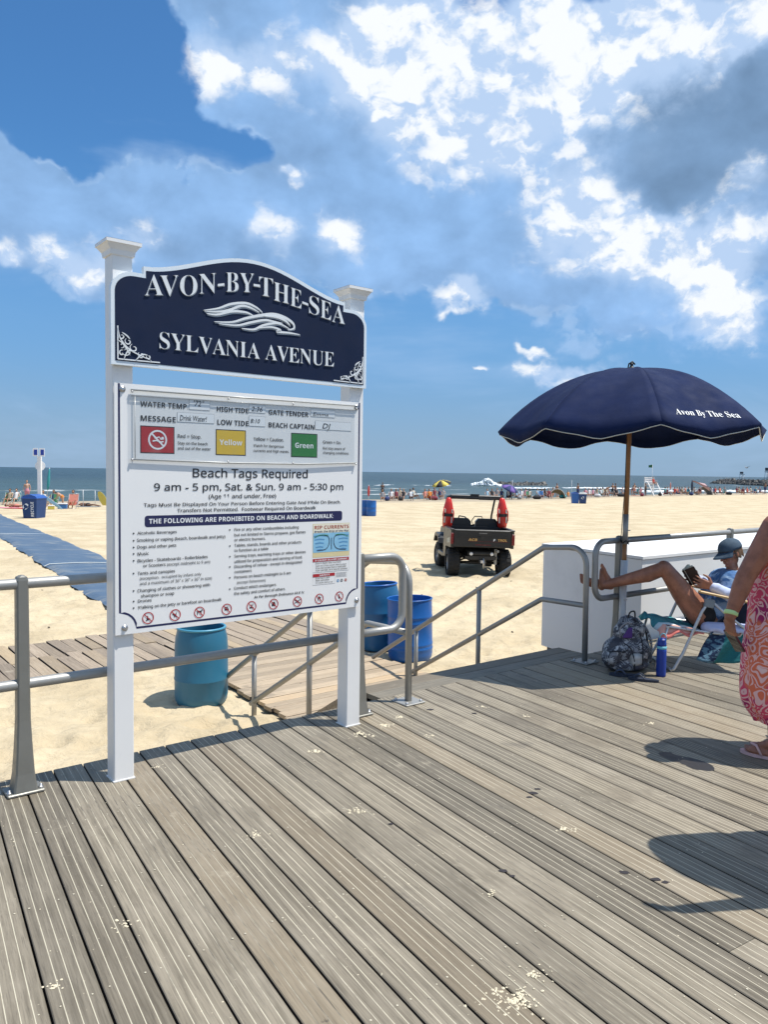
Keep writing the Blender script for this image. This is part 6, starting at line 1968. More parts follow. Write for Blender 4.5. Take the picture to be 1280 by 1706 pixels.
for lab, x, y, rz in (('navy flip-flop lying nearer the backpack, left of its pair', 1.935, 6.055, 1.35), ('navy flip-flop lying nearer the blue bottle, right of its pair', 2.045, 5.925, 1.15)):
    t = thing('flip_flop', lab, 'sandal', (x, y, .001), rz, 'pair of navy flip-flops')
    out = []
    for k in range(28):
        a = 2 * pi * k / 28; yy_ = .115 * cos(a); wd = .034 + .010 * (yy_ / .115) ** 1 if yy_ > 0 else .032
        out.append((wd * sin(a) + .004 * (yy_ > 0), yy_))
    q = MB(); q.prism(out, 0, .018, 'z'); q.build('sole', FLP, t)
    q = MB(); q.tube(smooth_path([(.036, -.01, .018), (.028, .025, .05), (.002, .065, .032), (.0, .07, .018)]), .0055, 8, rx=.6); q.tube(smooth_path([(-.030, -.01, .018), (-.024, .025, .05), (.0, .065, .032), (.0, .07, .018)]), .0055, 8); q.build('thong_strap', mat('blue grey strap', (.045, .060, .095), .5), t)

# ---- woman in the pink dress at the right edge
wx, wy = 2.40, 4.36
wm = thing('person', 'person in pink and orange swirl-print maxi dress at the right edge', 'person', (wx, wy, 0))
def Wp(x, y, z): return Vector((x - wx, y - wy, z))
mb = MB()
shL, shR = Wp(2.185, 4.27, 1.325), Wp(2.54, 4.54, 1.335)
mb.capsule(shL + Vector((.03, 0, -.01)), shR, .068, .068, 16)
mb.capsule(Wp(2.30, 4.36, 1.20), Wp(2.50, 4.39, 1.20), .115, .115, 16)
mb.capsule(Wp(2.39, 4.37, .98), Wp(2.40, 4.37, 1.20), .135, .125, 16)
mb.capsule(Wp(2.39, 4.37, 1.34), Wp(2.385, 4.39, 1.45), .058, .052, 14)
el, wr = Wp(2.035, 4.285, 1.045), Wp(1.952, 4.28, .815)
mb.capsule(shL, shL.lerp(el, .45), .074, .066, 14); mb.capsule(shL.lerp(el, .45), el, .066, .052, 14)
mb.capsule(el, el.lerp(wr, .35), .053, .051, 14); mb.capsule(el.lerp(wr, .35), wr, .050, .031, 14)
hand(mb, wr, (.10, .05, -1), (.9, .25, 0), (.1, 1, -.1), L=.18, curl=1.15)
elR, wrR = Wp(2.72, 4.45, 1.04), Wp(2.76, 4.60, .84)
mb.capsule(shR, elR, .066, .05, 14); mb.capsule(elR, wrR, .05, .03, 14)
hand(mb, wrR, (0, .3, -1), (-.9, .1, 0), (0, 1, 0), L=.175, curl=.7)
for hx_, kx_, fx_, fy_ in ((2.31, 2.28, 2.205, 4.28), (2.49, 2.50, 2.50, 4.42)):
    hp = Wp(hx_, 4.37, .86); kn = Wp(kx_, 4.35, .47); an = Wp(fx_ + .03, fy_, .085)
    mb.capsule(hp, kn, .105, .065, 16); mb.capsule(kn, kn.lerp(an, .35), .058, .060, 14); mb.capsule(kn.lerp(an, .35), an, .058, .038, 14)
    foot(mb, an, None, (-.75, .65, 0), (0, 0, 1), L=.225)
mb.sphere(Wp(2.40, 4.37, .90), (.185, .15, .16), 16, 12)
hw_ = Wp(2.385, 4.40, 1.565)
WR, WP = head(mb, hw_, (.45, .88, -.12), (0, 0, 1), 1.0)
organic('body', mb, .0075, SKIN_B, wm, 3)
q = MB()
for k in range(90):
    a = random.uniform(-2.4, 2.4); x = .082 * sin(a); y = -.012 - .096 * cos(a)
    q.capsule((x * .4, y * .4, .115), (x * 1.1, y * 1.1, .05), .030, .026, 6); q.capsule((x, y, .05), (x * 1.05, y * 1.08, -.11 - random.uniform(0, .04)), .018, .010, 6)
for i_, v_ in enumerate(q.v): q.v[i_] = tuple(WR @ Vector(v_))
organic('hair', q, .010, mat('dark brown hair', (.045, .028, .018), .55, var=.4, scale=50, bump=.6, bscale=120), wm, 2)
m = bpy.data.materials.new('pink swirl print'); m.use_nodes = True
n = NB(m.node_tree); b = m.node_tree.nodes['Principled BSDF']
tc = n.new('ShaderNodeTexCoord').outputs['Object']
wp = n.vm('ADD', tc, n.vm('MULTIPLY', n.vm('SUBTRACT', n.noise(tc, 4.5, 2, .5, 0, 1), (.5, .5, .5)), (.30, .30, .30)))
vs = n.new('ShaderNodeTexVoronoi', feature='F1'); n.put(vs.inputs['Vector'], wp); vs.inputs['Scale'].default_value = 12.
dc = n.vm('SUBTRACT', wp, vs.outputs['Position'])
# spiral arms around every cell centre
sx_, sy_, sz_ = n.sep(n.vm('SUBTRACT', n.vm('MULTIPLY', wp, (12., 12., 12.)), n.vm('MULTIPLY', vs.outputs['Position'], (12., 12., 12.))))[:3]
ang = n.m('ARCTAN2', sz_, sx_)
sp = n.m('FRACT', n.add(n.mul(vs.outputs['Distance'], 3.2), n.mul(ang, 1 / (2 * pi))))
c1 = n.noise(tc, 5.5, 2, .5)
base_ = n.mix(n.sstep(c1, .53, .58), (.66, .060, .13), (.70, .15, .07))
base_ = n.mix(n.sstep(n.noise(n.mapping(tc, loc=(3, 1, 2)), 6, 2), .54, .58), base_, (.36, .012, .11))
c = n.mix(n.m('MULTIPLY', n.sstep(sp, .50, .58), n.sstep(sp, .88, .96, 1, 0)), base_, (.80, .47, .45))
c = n.mix(n.sstep(vs.outputs['Distance'], .10, .17, 1, 0), c, (.82, .55, .52))
n.put(b.inputs['Base Color'], c); b.inputs['Roughness'].default_value = .75
n.put(b.inputs['Normal'], n.bump(n.noise(n.mapping(tc, sc=(1, 1, .25)), 14, 3, .5, .5), .5, .02))
DRS = m
q = MB(); rows = []
prof = [(1.335, .02, .02, 2.39, 4.40), (1.315, .165, .15, 2.385, 4.395), (1.22, .215, .200, 2.375, 4.40), (1.12, .235, .215, 2.37, 4.41), (1.00, .235, .215, 2.37, 4.41), (.90, .245, .22, 2.37, 4.40), (.78, .255, .20, 2.365, 4.36), (.62, .27, .22, 2.35, 4.355), (.48, .270, .225, 2.35, 4.35), (.36, .272, .225, 2.345, 4.345), (.27, .255, .215, 2.345, 4.345), (.20, .21, .18, 2.36, 4.345), (.175, .20, .18, 2.36, 4.35)]
for z, a, b2, cx, cy in prof:
    ns = 56; fl = max(0, min(1, (1.0 - z) * 1.6)) * (1 if z > .25 else .6)
    rows.append(q.addv([Wp(cx + (a + fl * .012 * sin(9 * p + 3 * z) + fl * .007 * sin(17 * p)) * cos(p), cy + (b2 + fl * .012 * sin(9 * p + 3 * z)) * sin(p), z + (.03 * sin(p * 2 + 1) * (z < .3)) + (.03 * abs(cos(p)) if z > 1.3 else 0)) for p in np.linspace(0, 2 * pi, ns + 1)[:-1]]))
for a, b2 in zip(rows[:-1], rows[1:]):
    for k in range(56): q.face((a + k, a + (k + 1) % 56, b2 + (k + 1) % 56, b2 + k), True)
dr = q.build('dress', DRS, wm); dr.modifiers.new('s', 'SUBSURF').levels = 1; dr.modifiers['s'].render_levels = 1
q = MB()
for x0_, x1_ in ((2.275, 2.30), (2.49, 2.475)):
    q.tube([Wp(x0_, 4.27, 1.27), Wp(x0_ + .005, 4.29, 1.36), Wp((x0_ + x1_) / 2, 4.385, 1.405), Wp(x1_, 4.47, 1.32), Wp(x1_, 4.49, 1.26)], .010, 6)
q.build('dress_strap', DRS, dr)
q = MB(); q.lathe([(.036, -.012), (.038, -.011), (.038, .011), (.036, .012)], 24, mt=Matrix.Translation(wr + Vector((.006, .001, .022))) @ Matrix.Rotation(radians(-12), 4, 'X') @ Matrix.Rotation(radians(16), 4, 'Y')); q.build('wristband', mat('lime paper wristband', (.52, .72, .30), .6, var=.03), wm)
ph = thing('phone', 'dark red phone in the hand of the person in the pink dress', 'phone', Wp(1.995, 4.31, .675) + Vector((wx, wy, 0)))
PM = Matrix.Rotation(radians(-32), 4, 'Y') @ Matrix.Rotation(radians(20), 4, 'Z')
q = MB(); q.box((-.006, -.037, -.075), (.006, .037, .07), PM, bev=.003); q.build('case', mat('dark red phone case', (.10, .008, .012), .35), ph)
q = MB(); q.box((-.0075, -.033, -.07), (-.0062, .033, .066), PM); q.build('screen', GLS, ph)
for fx_, fy_ in ((2.205 + .03, 4.28), (2.53, 4.42)):
    q = MB(); out = []
    for k in range(24):
        a = 2 * pi * k / 24; yy_ = .125 * cos(a); out.append(((.046 if yy_ > 0 else .036) * sin(a), yy_))
    q.prism(out, -.022, -.003, 'z'); q.tube([(.04, 0, -.004), (.03, .03, .045), (.0, .065, .04), (-.03, .03, .045), (-.04, 0, -.004)], .007, 6)
    o = q.build('sandal', mat('pale pink sandal', (.66, .42, .40), .6), wm, loc=Wp(fx_ - .045, fy_ + .04, .024), rot=(0, 0, radians(49)))

# ---- bystander just outside the frame on the right, whose shadow falls on the boards
ox, oy = 2.19, 3.10
bs = thing('person', 'person in grey T-shirt and sun hat beyond the right edge casting the nearest shadow', 'person', (ox, oy, 0), -pi / 2)
mb = MB()
T = lambda x, y, z: Vector((x, y, z))
mb.capsule(T(-.16, 0, 1.40), T(.16, 0, 1.40), .075, .075, 12); mb.capsule(T(0, 0, 1.0), T(0, 0, 1.32), .15, .155, 14); mb.capsule(T(0, 0, 1.44), T(0, 0, 1.52), .056, .052, 12)
for s_ in (-1, 1):
    mb.capsule(T(s_ * .09, 0, .9), T(s_ * .10, .01, .48), .10, .06, 12); mb.capsule(T(s_ * .10, .01, .48), T(s_ * .10, 0, .08), .058, .036, 12); foot(mb, T(s_ * .10, 0, .08), None, (-.6, -.4, 0), (0, 0, 1))
mb.capsule(T(.17, -.02, 1.38), T(.30, -.20, 1.22), .056, .048, 12); mb.capsule(T(.30, -.20, 1.22), T(.36, -.44, 1.42), .046, .030, 12)
hand(mb, T(.36, -.44, 1.42), (0, -.5, .8), (-.6, 0, .3), (0, -1, 0), curl=.9)
mb.capsule(T(-.17, 0, 1.38), T(-.25, .03, 1.10), .052, .045, 12); mb.capsule(T(-.25, .03, 1.10), T(-.26, -.04, .86), .044, .028, 12); hand(mb, T(-.26, -.04, .86), (0, -.1, -1), (1, 0, 0), (0, -1, 0), curl=.7)
head(mb, T(0, 0, 1.635), (-.1, -1, -.2), (0, 0, 1))
organic('body', mb, .012, SKIN_F, bs, 2)
q = MB(); q.capsule(T(-.16, 0, 1.39), T(.16, 0, 1.39), .092, .092, 12); q.capsule(T(0, 0, .98), T(0, 0, 1.32), .185, .18, 14); q.capsule(T(-.17, 0, 1.38), T(-.21, .02, 1.24), .08, .078, 12); q.capsule(T(.17, -.02, 1.38), T(.26, -.14, 1.27), .085, .085, 12)
organic('shirt', q, .014, mat('grey T-shirt', (.22, .23, .24), .85), bs, 2)
q = MB(); q.sphere(T(0, 0, .93), (.20, .16, .14), 14, 10)
for s_ in (-1, 1): q.capsule(T(s_ * .09, 0, .9), T(s_ * .10, .01, .55), .12, .09, 12)
organic('shorts', q, .014, mat('khaki shorts', (.30, .25, .17), .85), bs, 2)
q = MB(); rows_ = []
for r_, z_, w_ in ((.27, 1.655, 1.), (.275, 1.66, 1.), (.19, 1.685, .5), (.105, 1.70, 0), (.10, 1.76, 0), (.07, 1.79, 0), (.002, 1.795, 0)):
    rows_.append(q.addv([(r_ * (1 + .10 * w_ * sin(3 * a + 1)) * cos(a), r_ * (1 + .12 * w_ * sin(2 * a)) * sin(a) * 1.05, z_ + .02 * w_ * sin(5 * a)) for a in np.linspace(0, 2 * pi, 37)[:-1]]))
for a, b2 in zip(rows_[:-1], rows_[1:]):
    for k in range(36): q.face((a + k, a + (k + 1) % 36, b2 + (k + 1) % 36, b2 + k), True)
o = q.build('sun_hat', mat('straw hat', (.45, .36, .22), .85), bs)

# ------------------------------------------------------------------ the beach crowd (small in the picture): figures, chairs, umbrellas
def place(k, Y):
    return k * Y, Y
OC = mat('small figure cloth', (.8, .8, .8), .85, var=.2, scale=12, obj=True)
OS = mat('small figure skin', (.8, .8, .8), .6, var=.1, obj=True)
OH = mat('small figure hair', (.05, .035, .025), .7, var=.4, scale=20)
def mini(pose):
    b2 = MB(); c = MB(); h = MB()
    if pose == 'stand':
        for s_ in (-1, 1):
            b2.capsule((s_ * .09, 0, .85), (s_ * .11, .01, .46), .085, .055, 8); b2.capsule((s_ * .11, .01, .46), (s_ * .12, 0, .07), .052, .036, 8); b2.capsule((s_ * .12, .02, .04), (s_ * .13, -.15, .03), .035, .03, 8)
            b2.capsule((s_ * .18, 0, 1.36), (s_ * .25, .02, 1.08), .046, .038, 8); b2.capsule((s_ * .25, .02, 1.08), (s_ * .24, -.05, .82), .036, .028, 8)
        b2.capsule((-.14, 0, 1.36), (.14, 0, 1.36), .07, .07, 8); b2.capsule((0, 0, .95), (0, 0, 1.28), .125, .135, 10); b2.capsule((0, 0, 1.4), (0, 0, 1.5), .05, .05, 8); b2.sphere((0, -.01, 1.6), (.078, .09, .11), 10, 8)
        c.capsule((0, 0, .86), (0, 0, .98), .17, .15, 10)
        for s_ in (-1, 1): c.capsule((s_ * .09, 0, .85), (s_ * .10, .01, .66), .105, .09, 8)
        h.sphere((0, .02, 1.64), (.088, .09, .095), 10, 8)
    elif pose == 'bend':
        for s_ in (-1, 1):
            b2.capsule((s_ * .09, 0, .82), (s_ * .11, .03, .44), .085, .055, 8); b2.capsule((s_ * .11, .03, .44), (s_ * .12, 0, .05), .052, .036, 8)
            b2.capsule((s_ * .17, -.38, 1.10), (s_ * .17, -.45, .82), .046, .036, 8); b2.capsule((s_ * .17, -.45, .82), (s_ * .10, -.52, .60), .036, .028, 8)
        b2.capsule((0, 0, .86), (0, -.34, 1.12), .13, .13, 10); b2.capsule((-.13, -.36, 1.12), (.13, -.36, 1.12), .07, .07, 8); b2.sphere((0, -.56, 1.18), (.078, .10, .10), 10, 8)
        c.capsule((0, .0, .84), (0, -.06, .92), .16, .155, 10)
        h.sphere((0, -.55, 1.22), (.085, .10, .085), 10, 8)
    elif pose == 'sit':
        for s_ in (-1, 1):
            b2.capsule((s_ * .09, .0, .30), (s_ * .12, -.42, .42), .085, .055, 8); b2.capsule((s_ * .12, -.42, .42), (s_ * .12, -.62, .08), .05, .036, 8); b2.capsule((s_ * .12, -.62, .06), (s_ * .12, -.76, .06), .035, .03, 8)
            b2.capsule((s_ * .18, .14, .78), (s_ * .25, -.02, .56), .046, .038, 8); b2.capsule((s_ * .25, -.02, .56), (s_ * .18, -.22, .50), .036, .028, 8)
        b2.capsule((0, .02, .34), (0, .15, .74), .13, .13, 10); b2.capsule((-.14, .16, .80), (.14, .16, .80), .07, .07, 8); b2.capsule((0, .16, .82), (0, .15, .92), .05, .05, 8); b2.sphere((0, .12, 1.02), (.078, .09, .11), 10, 8)
        c.capsule((0, .03, .34), (0, .14, .72), .155, .155, 10); c.capsule((-.14, .16, .78), (.14, .16, .78), .085, .085, 8)
        h.sphere((0, .15, 1.06), (.088, .09, .095), 10, 8)
    else:   # lying on the sand
        b2.capsule((0, 0, .12), (.0, .5, .14), .12, .13, 10); b2.sphere((0, .78, .13), (.08, .11, .08), 10, 8); b2.capsule((0, .55, .13), (0, .7, .13), .05, .05, 8)
        for s_ in (-1, 1):
            b2.capsule((s_ * .09, -.02, .11), (s_ * .11, -.42, .14), .085, .055, 8); b2.capsule((s_ * .11, -.42, .14), (s_ * .12, -.84, .06), .05, .036, 8); b2.capsule((s_ * .18, .5, .12), (s_ * .25, .2, .08), .045, .035, 8)
        c.capsule((0, -.03, .12), (0, .08, .12), .145, .14, 10)
        h.sphere((0, .83, .14), (.085, .09, .085), 10, 8)
    return b2, c, h
PROTO = {}
for pz in ('stand', 'bend', 'sit', 'lie'):
    b2, c, h = mini(pz)
    e_ = empty('proto')
    o1 = organic('body', b2, .030, OS, None, 1); o2 = organic('clothes', c, .032, OC, None, 1); o3 = h.build('hair', OH)
    PROTO[pz] = (o1.data, o2.data, o3.data)
    for o_ in (o1, o2, o3): bpy.data.objects.remove(o_)
    bpy.data.objects.remove(e_)
COL = {'white': (.85, .85, .85), 'red': (.60, .06, .05), 'navy': (.03, .05, .16), 'blue': (.06, .20, .48), 'teal': (.05, .36, .38), 'green': (.08, .30, .14), 'orange': (.80, .28, .05), 'pink': (.72, .30, .36), 'black': (.03, .03, .035), 'grey': (.30, .31, .33), 'yellow': (.75, .60, .12), 'light blue': (.38, .60, .75), 'purple': (.20, .12, .40), 'khaki': (.40, .34, .24), 'cream': (.75, .70, .58), 'maroon': (.25, .04, .06), 'coral': (.80, .30, .22)}
SK = {'tan': (.42, .22, .13), 'fair': (.62, .38, .27), 'brown': (.22, .11, .065)}
def figure(k, Y, pose, colour, skin, label, rz=0., s=1., seat=None, dz=0.):
    x, y = place(k, Y)
    z = gz(x, y) + dz
    t = thing('person', label, 'person', (x, y, z), rz, 'people on the beach by the sea')
    t.scale = (s, s, s)
    for nm, me, col in (('body', PROTO[pose][0], SK[skin]), ('clothes', PROTO[pose][1], COL[colour]), ('hair', PROTO[pose][2], (1, 1, 1))):
        o = bpy.data.objects.new(nm, me); C.objects.link(o); o.color = (*col, 1); reg(t, o)
    return t
# low beach chair
q = MB(); rows = []
pth = [(-.30, .24), (-.10, .20), (.14, .20), (.20, .40), (.27, .62), (.33, .84)]
for y, z in pth: rows.append(q.addv([(-.27, y, z), (-.09, y, z - .012), (.09, y, z - .012), (.27, y, z)]))
for a, b2 in zip(rows[:-1], rows[1:]):
    for j in range(3): q.face((a + j, a + j + 1, b2 + j + 1, b2 + j))
o = q.build('cloth', OC); CHC = o.data; bpy.data.objects.remove(o)
q = MB()
for s_ in (-1, 1):
    q.tube([(s_ * .28, -.32, .24), (s_ * .28, .14, .19), (s_ * .28, .35, .88)], .014, 5); q.tube([(s_ * .28, -.30, .0), (s_ * .28, .22, .46), (s_ * .28, -.12, .44)], .012, 5); q.tube([(s_ * .28, .30, .0), (s_ * .28, -.12, .44)], .012, 5)
q.tube([(-.28, .35, .88), (.28, .35, .88)], .014, 5); q.tube([(-.28, -.30, .02), (.28, -.30, .02)], .012, 5)
o = q.build('frame', FR); CHF = o.data; bpy.data.objects.remove(o)
def chair(k, Y, colour, label, rz=0., s=1.):
    x, y = place(k, Y)
    t = thing('beach_chair', label, 'chair', (x, y, gz(x, y)), rz, 'low beach chairs near the water')
    t.scale = (s, s, s)
    for nm, me in (('cloth', CHC), ('frame', CHF)):
        o = bpy.data.objects.new(nm, me); C.objects.link(o); o.color = (*COL[colour], 1); reg(t, o)
def parasol(k, Y, colours, label, h=2.0, r=.95, tilt=(0, 0), closed=False, pole=(.75, .75, .75)):
    x, y = place(k, Y)
    t = thing('parasol', label, 'umbrella', (x, y, gz(x, y) - .1), 0)
    q = MB(); q.tube([(0, 0, 0), (0, 0, h + .1)], .022, 6); p_ = q.build('pole', mat('thin pole', (.6, .6, .6), .5), t)
    t.rotation_euler = (tilt[0], tilt[1], 0)
    if closed:
        q = MB(); q.lathe([(.03, h * .45), (.09, h * .55), (.10, h * .75), (.06, h * .95), (.015, h + .06)], 10); o = q.build('furled_canopy', OC, t); o.color = (*COL[colours[0]], 1)
    else:
        for ci, cn in enumerate(colours):
            q = MB()
            for k2 in range(8):
                if k2 % len(colours) != ci: continue
                a0, a1 = k2 * pi / 4, (k2 + 1) * pi / 4
                R_ = []
                for tt in (0.02, .35, .7, 1.0): R_.append(q.addv([(r * tt * cos(a), r * tt * sin(a), h + .05 - .42 * tt ** 1.8 * r) for a in (a0, (a0 + a1) / 2, a1)]))
                for a, b2 in zip(R_[:-1], R_[1:]):
                    for j in range(2): q.face((a + j, a + j + 1, b2 + j + 1, b2 + j), True)
            o = q.build('canopy_panels', OC, t); o.color = (*COL[cn], 1)
            o.modifiers.new('t', 'SOLIDIFY').thickness = .01
    return t
def K(px): return (px - 640) / 1281
# -- group left of the sign, beyond the recycling bin
figure(K(14), 55.5, 'sit', 'khaki', 'tan', 'tanned person seated in the green chair at the far left edge of the beach'); chair(K(11), 55.3, 'green', 'green beach chair at the far left edge under the tanned sitter')
figure(K(25), 56.5, 'sit', 'white', 'fair', 'fair person in white seated in the teal chair, second from the left edge'); chair(K(24), 56.3, 'teal', 'teal beach chair, second from the left edge of the beach')
figure(K(44), 60.5, 'stand', 'pink', 'fair', 'fair bather in a pink swimsuit standing left of the navy recycling bin', .3)
parasol(K(76), 54.5, ['teal'], 'furled teal parasol leaning beside the white sign post', h=2.7, tilt=(0, .09), closed=True)
figure(K(71), 52.5, 'sit', 'white', 'tan', 'person in white seated just right of the white sign post', .5)
figure(K(87), 54.5, 'sit', 'navy', 'tan', 'person in navy seated in the green chair right of the recycling bin'); chair(K(88), 54.2, 'green', 'green beach chair right of the recycling bin')
figure(K(103), 53, 'bend', 'orange', 'fair', 'bather in orange bending over beside the red-striped chair', -.9, .8)
figure(K(120), 51.5, 'sit', 'light blue', 'tan', 'person in light blue shirt in the white and red chair left of the sign', .15, 1.08); chair(K(119.5), 51.1, 'coral', 'red and white beach chair under the person in light blue, left of the sign', .1, 1.12)
figure(K(146), 54, 'lie', 'black', 'brown', 'brown-skinned sunbather lying down between the light blue shirt and the sign post', 1.45)
figure(K(27), 51, 'lie', 'coral', 'tan', 'sunbather in coral lying on a towel at the lower left of the crowd', 1.4)
def towel(k, Y, colour, label, rz=0., w=.9, l=1.7):
    x, y = place(k, Y)
    t = MB(); NN = 8
    for i in range(NN + 1):
        for j in range(3):
            px, py = (-w / 2 + w * j / 2), (-l / 2 + l * i / NN)
            X = x + px * cos(rz) - py * sin(rz); Yy = y + px * sin(rz) + py * cos(rz)
            t.addv([(px, py, gz(X, Yy) + .03)])
    for i in range(NN):
        for j in range(2): t.face((i * 3 + j, i * 3 + j + 1, i * 3 + j + 4, i * 3 + j + 3), True)
    o = t.build('beach_towel', OC, None, (x, y, 0), (0, 0, rz)); o.color = (*COL[colour], 1)
    tag(o, label, 'towel')
towel(K(10), 50.5, 'pink', 'pink towel spread in front of the green chair at the far left', 1.4)
towel(K(29), 50.0, 'red', 'red towel under the sunbather left of the recycling bin', 1.4)
towel(K(146), 53.6, 'grey', 'grey towel under the dark sunbather left of the sign', 1.45)
# cooler, boogie boards, wind sticks
def cooler(k, Y, colour, label, s=1.):
    x, y = place(k, Y)
    t = thing('cooler', label, 'cooler', (x, y, gz(x, y)), random.uniform(-.5, .5)); t.scale = (s, s, s)
    q = MB(); q.box((-.28, -.18, 0), (.28, .18, .30), bev=.02); o = q.build('tub', OC, t); o.color = (*COL[colour], 1)
    q = MB(); q.box((-.29, -.19, .30), (.29, .19, .37), bev=.02); o = q.build('lid', OC, t); o.color = (*COL['white'], 1)
cooler(K(103), 50.5, 'blue', 'blue cooler in front of the bather in orange')
cooler(K(84), 49.5, 'yellow', 'small lime yellow bag-like cooler at the foot of the striped board', .7)
def board(k, Y, colour, label, tilt=.6, l=1.5, w=.42, lean=(0, 0)):
    x, y = place(k, Y)
    q = MB(); out = [(w / 2 * sin(a) , l / 2 * cos(a)) for a in np.linspace(0, 2 * pi, 21)[:-1]]
    q.prism(out, -.02, .02, 'y')
    o = q.build('body_board', OC, None, (x, y, gz(x, y) + l * .28), (lean[0], tilt, 0)); o.color = (*COL[colour], 1)
    tag(o, label, 'board')
board(K(83), 49.8, 'light blue', 'pale striped body board slanting beside the white sign post', -.95, 1.9, .20)
board(K(171), 56, 'yellow', 'yellow body board leaning right behind the left sign post', -.5, 1.4, .5)
def stick(k, Y, label, h=1.7, colour=(.7, .7, .7)):
    x, y = place(k, Y)
    q = MB(); q.tube([(0, 0, 0), (.0, 0, h)], .022, 6); o = q.build('pole', mat('thin pole', (.6, .6, .6), .5), None, (x, y, gz(x, y) - .1)); tag(o, label, 'pole')
stick(K(137.5), 53.5, 'short thin pole standing beside the dark sunbather', 1.3); stick(K(157.5), 55, 'white thin pole just left of the sign post', 1.2)
# -- middle of the beach, between the sign and the buggy
parasol(K(614), 66, ['red'], 'furled red parasol above the two blue drums right of the sign', h=1.6, closed=True)
x_, y_ = place(K(637), 118); figure(K(637), 96, 'stand', 'black', 'brown', 'surfer in a black wetsuit standing at the water right of the sign', 0, 1.0, dz=1.6)
figure(K(637), 72, 'sit', 'grey', 'tan', 'person in grey sitting just right of the red furled parasol'); 
mid = [(652, 'white', 'tan', 'white-shirted'), (660, 'maroon', 'tan', 'maroon-shirted'), (672, 'black', 'fair', 'black-shirted'), (684, 'white', 'brown', 'dark-haired white-shirted')]
for i, (px, cl, sk, d_) in enumerate(mid):
    figure(K(px), 74 + i * .3, 'sit', cl, sk, '%s sitter, %s in the row between the sign and the buggy' % (d_, ('first', 'second', 'third', 'fourth')[i]), random.uniform(-.3, .3)); 
    if i != 2: chair(K(px), 73.8 + i * .3, ('white', 'grey', 'navy', 'light blue')[i], ('white', 'grey', 'navy', 'light blue')[i] + ' beach chair under the ' + d_ + ' sitter left of the buggy')
figure(K(708), 76.5, 'sit', 'coral', 'tan', 'coral-shirted sitter left of the yellow and black parasol'); figure(K(716), 77, 'sit', 'orange', 'tan', 'orange-shirted sitter beneath the yellow and black parasol', .4); chair(K(716), 76.8, 'orange', 'orange beach chair left of the buggy')
parasol(K(741), 79, ['yellow', 'black'], 'yellow and black panelled parasol open above the left rescue float', h=2.15, r=1.0, tilt=(.25, -.22))
figure(K(733), 79.5, 'sit', 'navy', 'fair', 'navy-shirted sitter under the yellow and black parasol', .2); figure(K(738), 81, 'sit', 'grey', 'fair', 'grey-shirted sitter at the left shoulder of the buggy', -.2)
figure(K(812), 82, 'sit', 'light blue', 'fair', 'light-blue-shirted sitter seen over the buggy roof bar'); figure(K(820), 83, 'sit', 'black', 'tan', 'black-shirted sitter seen over the buggy roof bar, left of the purple parasol')
parasol(K(841), 83.5, ['purple', 'navy'], 'purple and navy parasol tilted above the right rescue float', h=1.75, r=.95, tilt=(.35, .35))
stick(K(853.5), 84, 'dark windbreak pole right of the purple parasol', 2.2)
figure(K(836), 83.2, 'sit', 'navy', 'tan', 'navy-shirted sitter beneath the purple parasol')
# -- right half, under the big umbrella
row = [(848, 'white', 'sit'), (861, 'light blue', 'sit'), (869, 'white', 'sit'), (882, 'cream', 'sit'), (903, 'blue', 'sit'), (915, 'maroon', 'sit'), (988, 'pink', 'sit'), (1002, 'white', 'sit'), (1011, 'cream', 'sit'), (1027, 'black', 'sit')]
ordn = ['first', 'second', 'third', 'fourth', 'fifth', 'sixth', 'seventh', 'eighth', 'ninth', 'tenth']
for i, (px, cl, pz) in enumerate(row):
    Y = np.interp(px, [840, 900, 1000, 1100], [83, 86, 98, 108])
    figure(K(px), float(Y), pz, cl, random.choice(['tan', 'fair', 'brown']), '%s-shirted sitter, %s from the left in the row right of the buggy' % (cl, ordn[i]), random.uniform(-.5, .5))
    cc = ('navy', 'grey', 'light blue', 'green', 'blue', 'maroon', 'white', 'teal', 'grey', 'black')[i]
    chair(K(px), float(Y) - .25, cc, '%s beach chair under the %s-shirted sitter, %s in the row right of the buggy' % (cc, cl, ordn[i]), random.uniform(-.3, .3))
figure(K(928), 94, 'stand', 'grey', 'tan', 'bather in grey trunks standing between the blue chair and the twin bins', .6)
figure(K(947), 90, 'sit', 'orange', 'fair', 'small orange-clad child sitting beside the twin recycling bins', 0, .8)
figure(K(963), 94, 'stand', 'navy', 'tan', 'bather in navy trunks standing directly behind the twin recycling bins', 2.)
figure(K(976), 95, 'sit', 'pink', 'tan', 'pink-shirted sitter right behind the twin recycling bins'); figure(K(982), 96, 'sit', 'white', 'fair', 'white-shirted sitter just right of the twin recycling bins')
figure(K(1008), 99, 'bend', 'khaki', 'tan', 'bather in khaki bending over left of the umbrella pole', 1.2)
figure(K(1021), 101, 'stand', 'black', 'tan', 'dark-haired bather in black standing left of the umbrella pole', .2); figure(K(1025.5), 102, 'stand', 'maroon', 'brown', 'bather in maroon standing closest to the left of the umbrella pole', 1.4)
figure(K(1053), 106, 'bend', 'navy', 'fair', 'bather in navy bending just right of the umbrella pole', .8); figure(K(1057), 106.5, 'stand', 'coral', 'tan', 'bather in coral standing just right of the umbrella pole')
stick(K(952.5), 92, 'tall thin pole rising left of the twin recycling bins', 2.2)
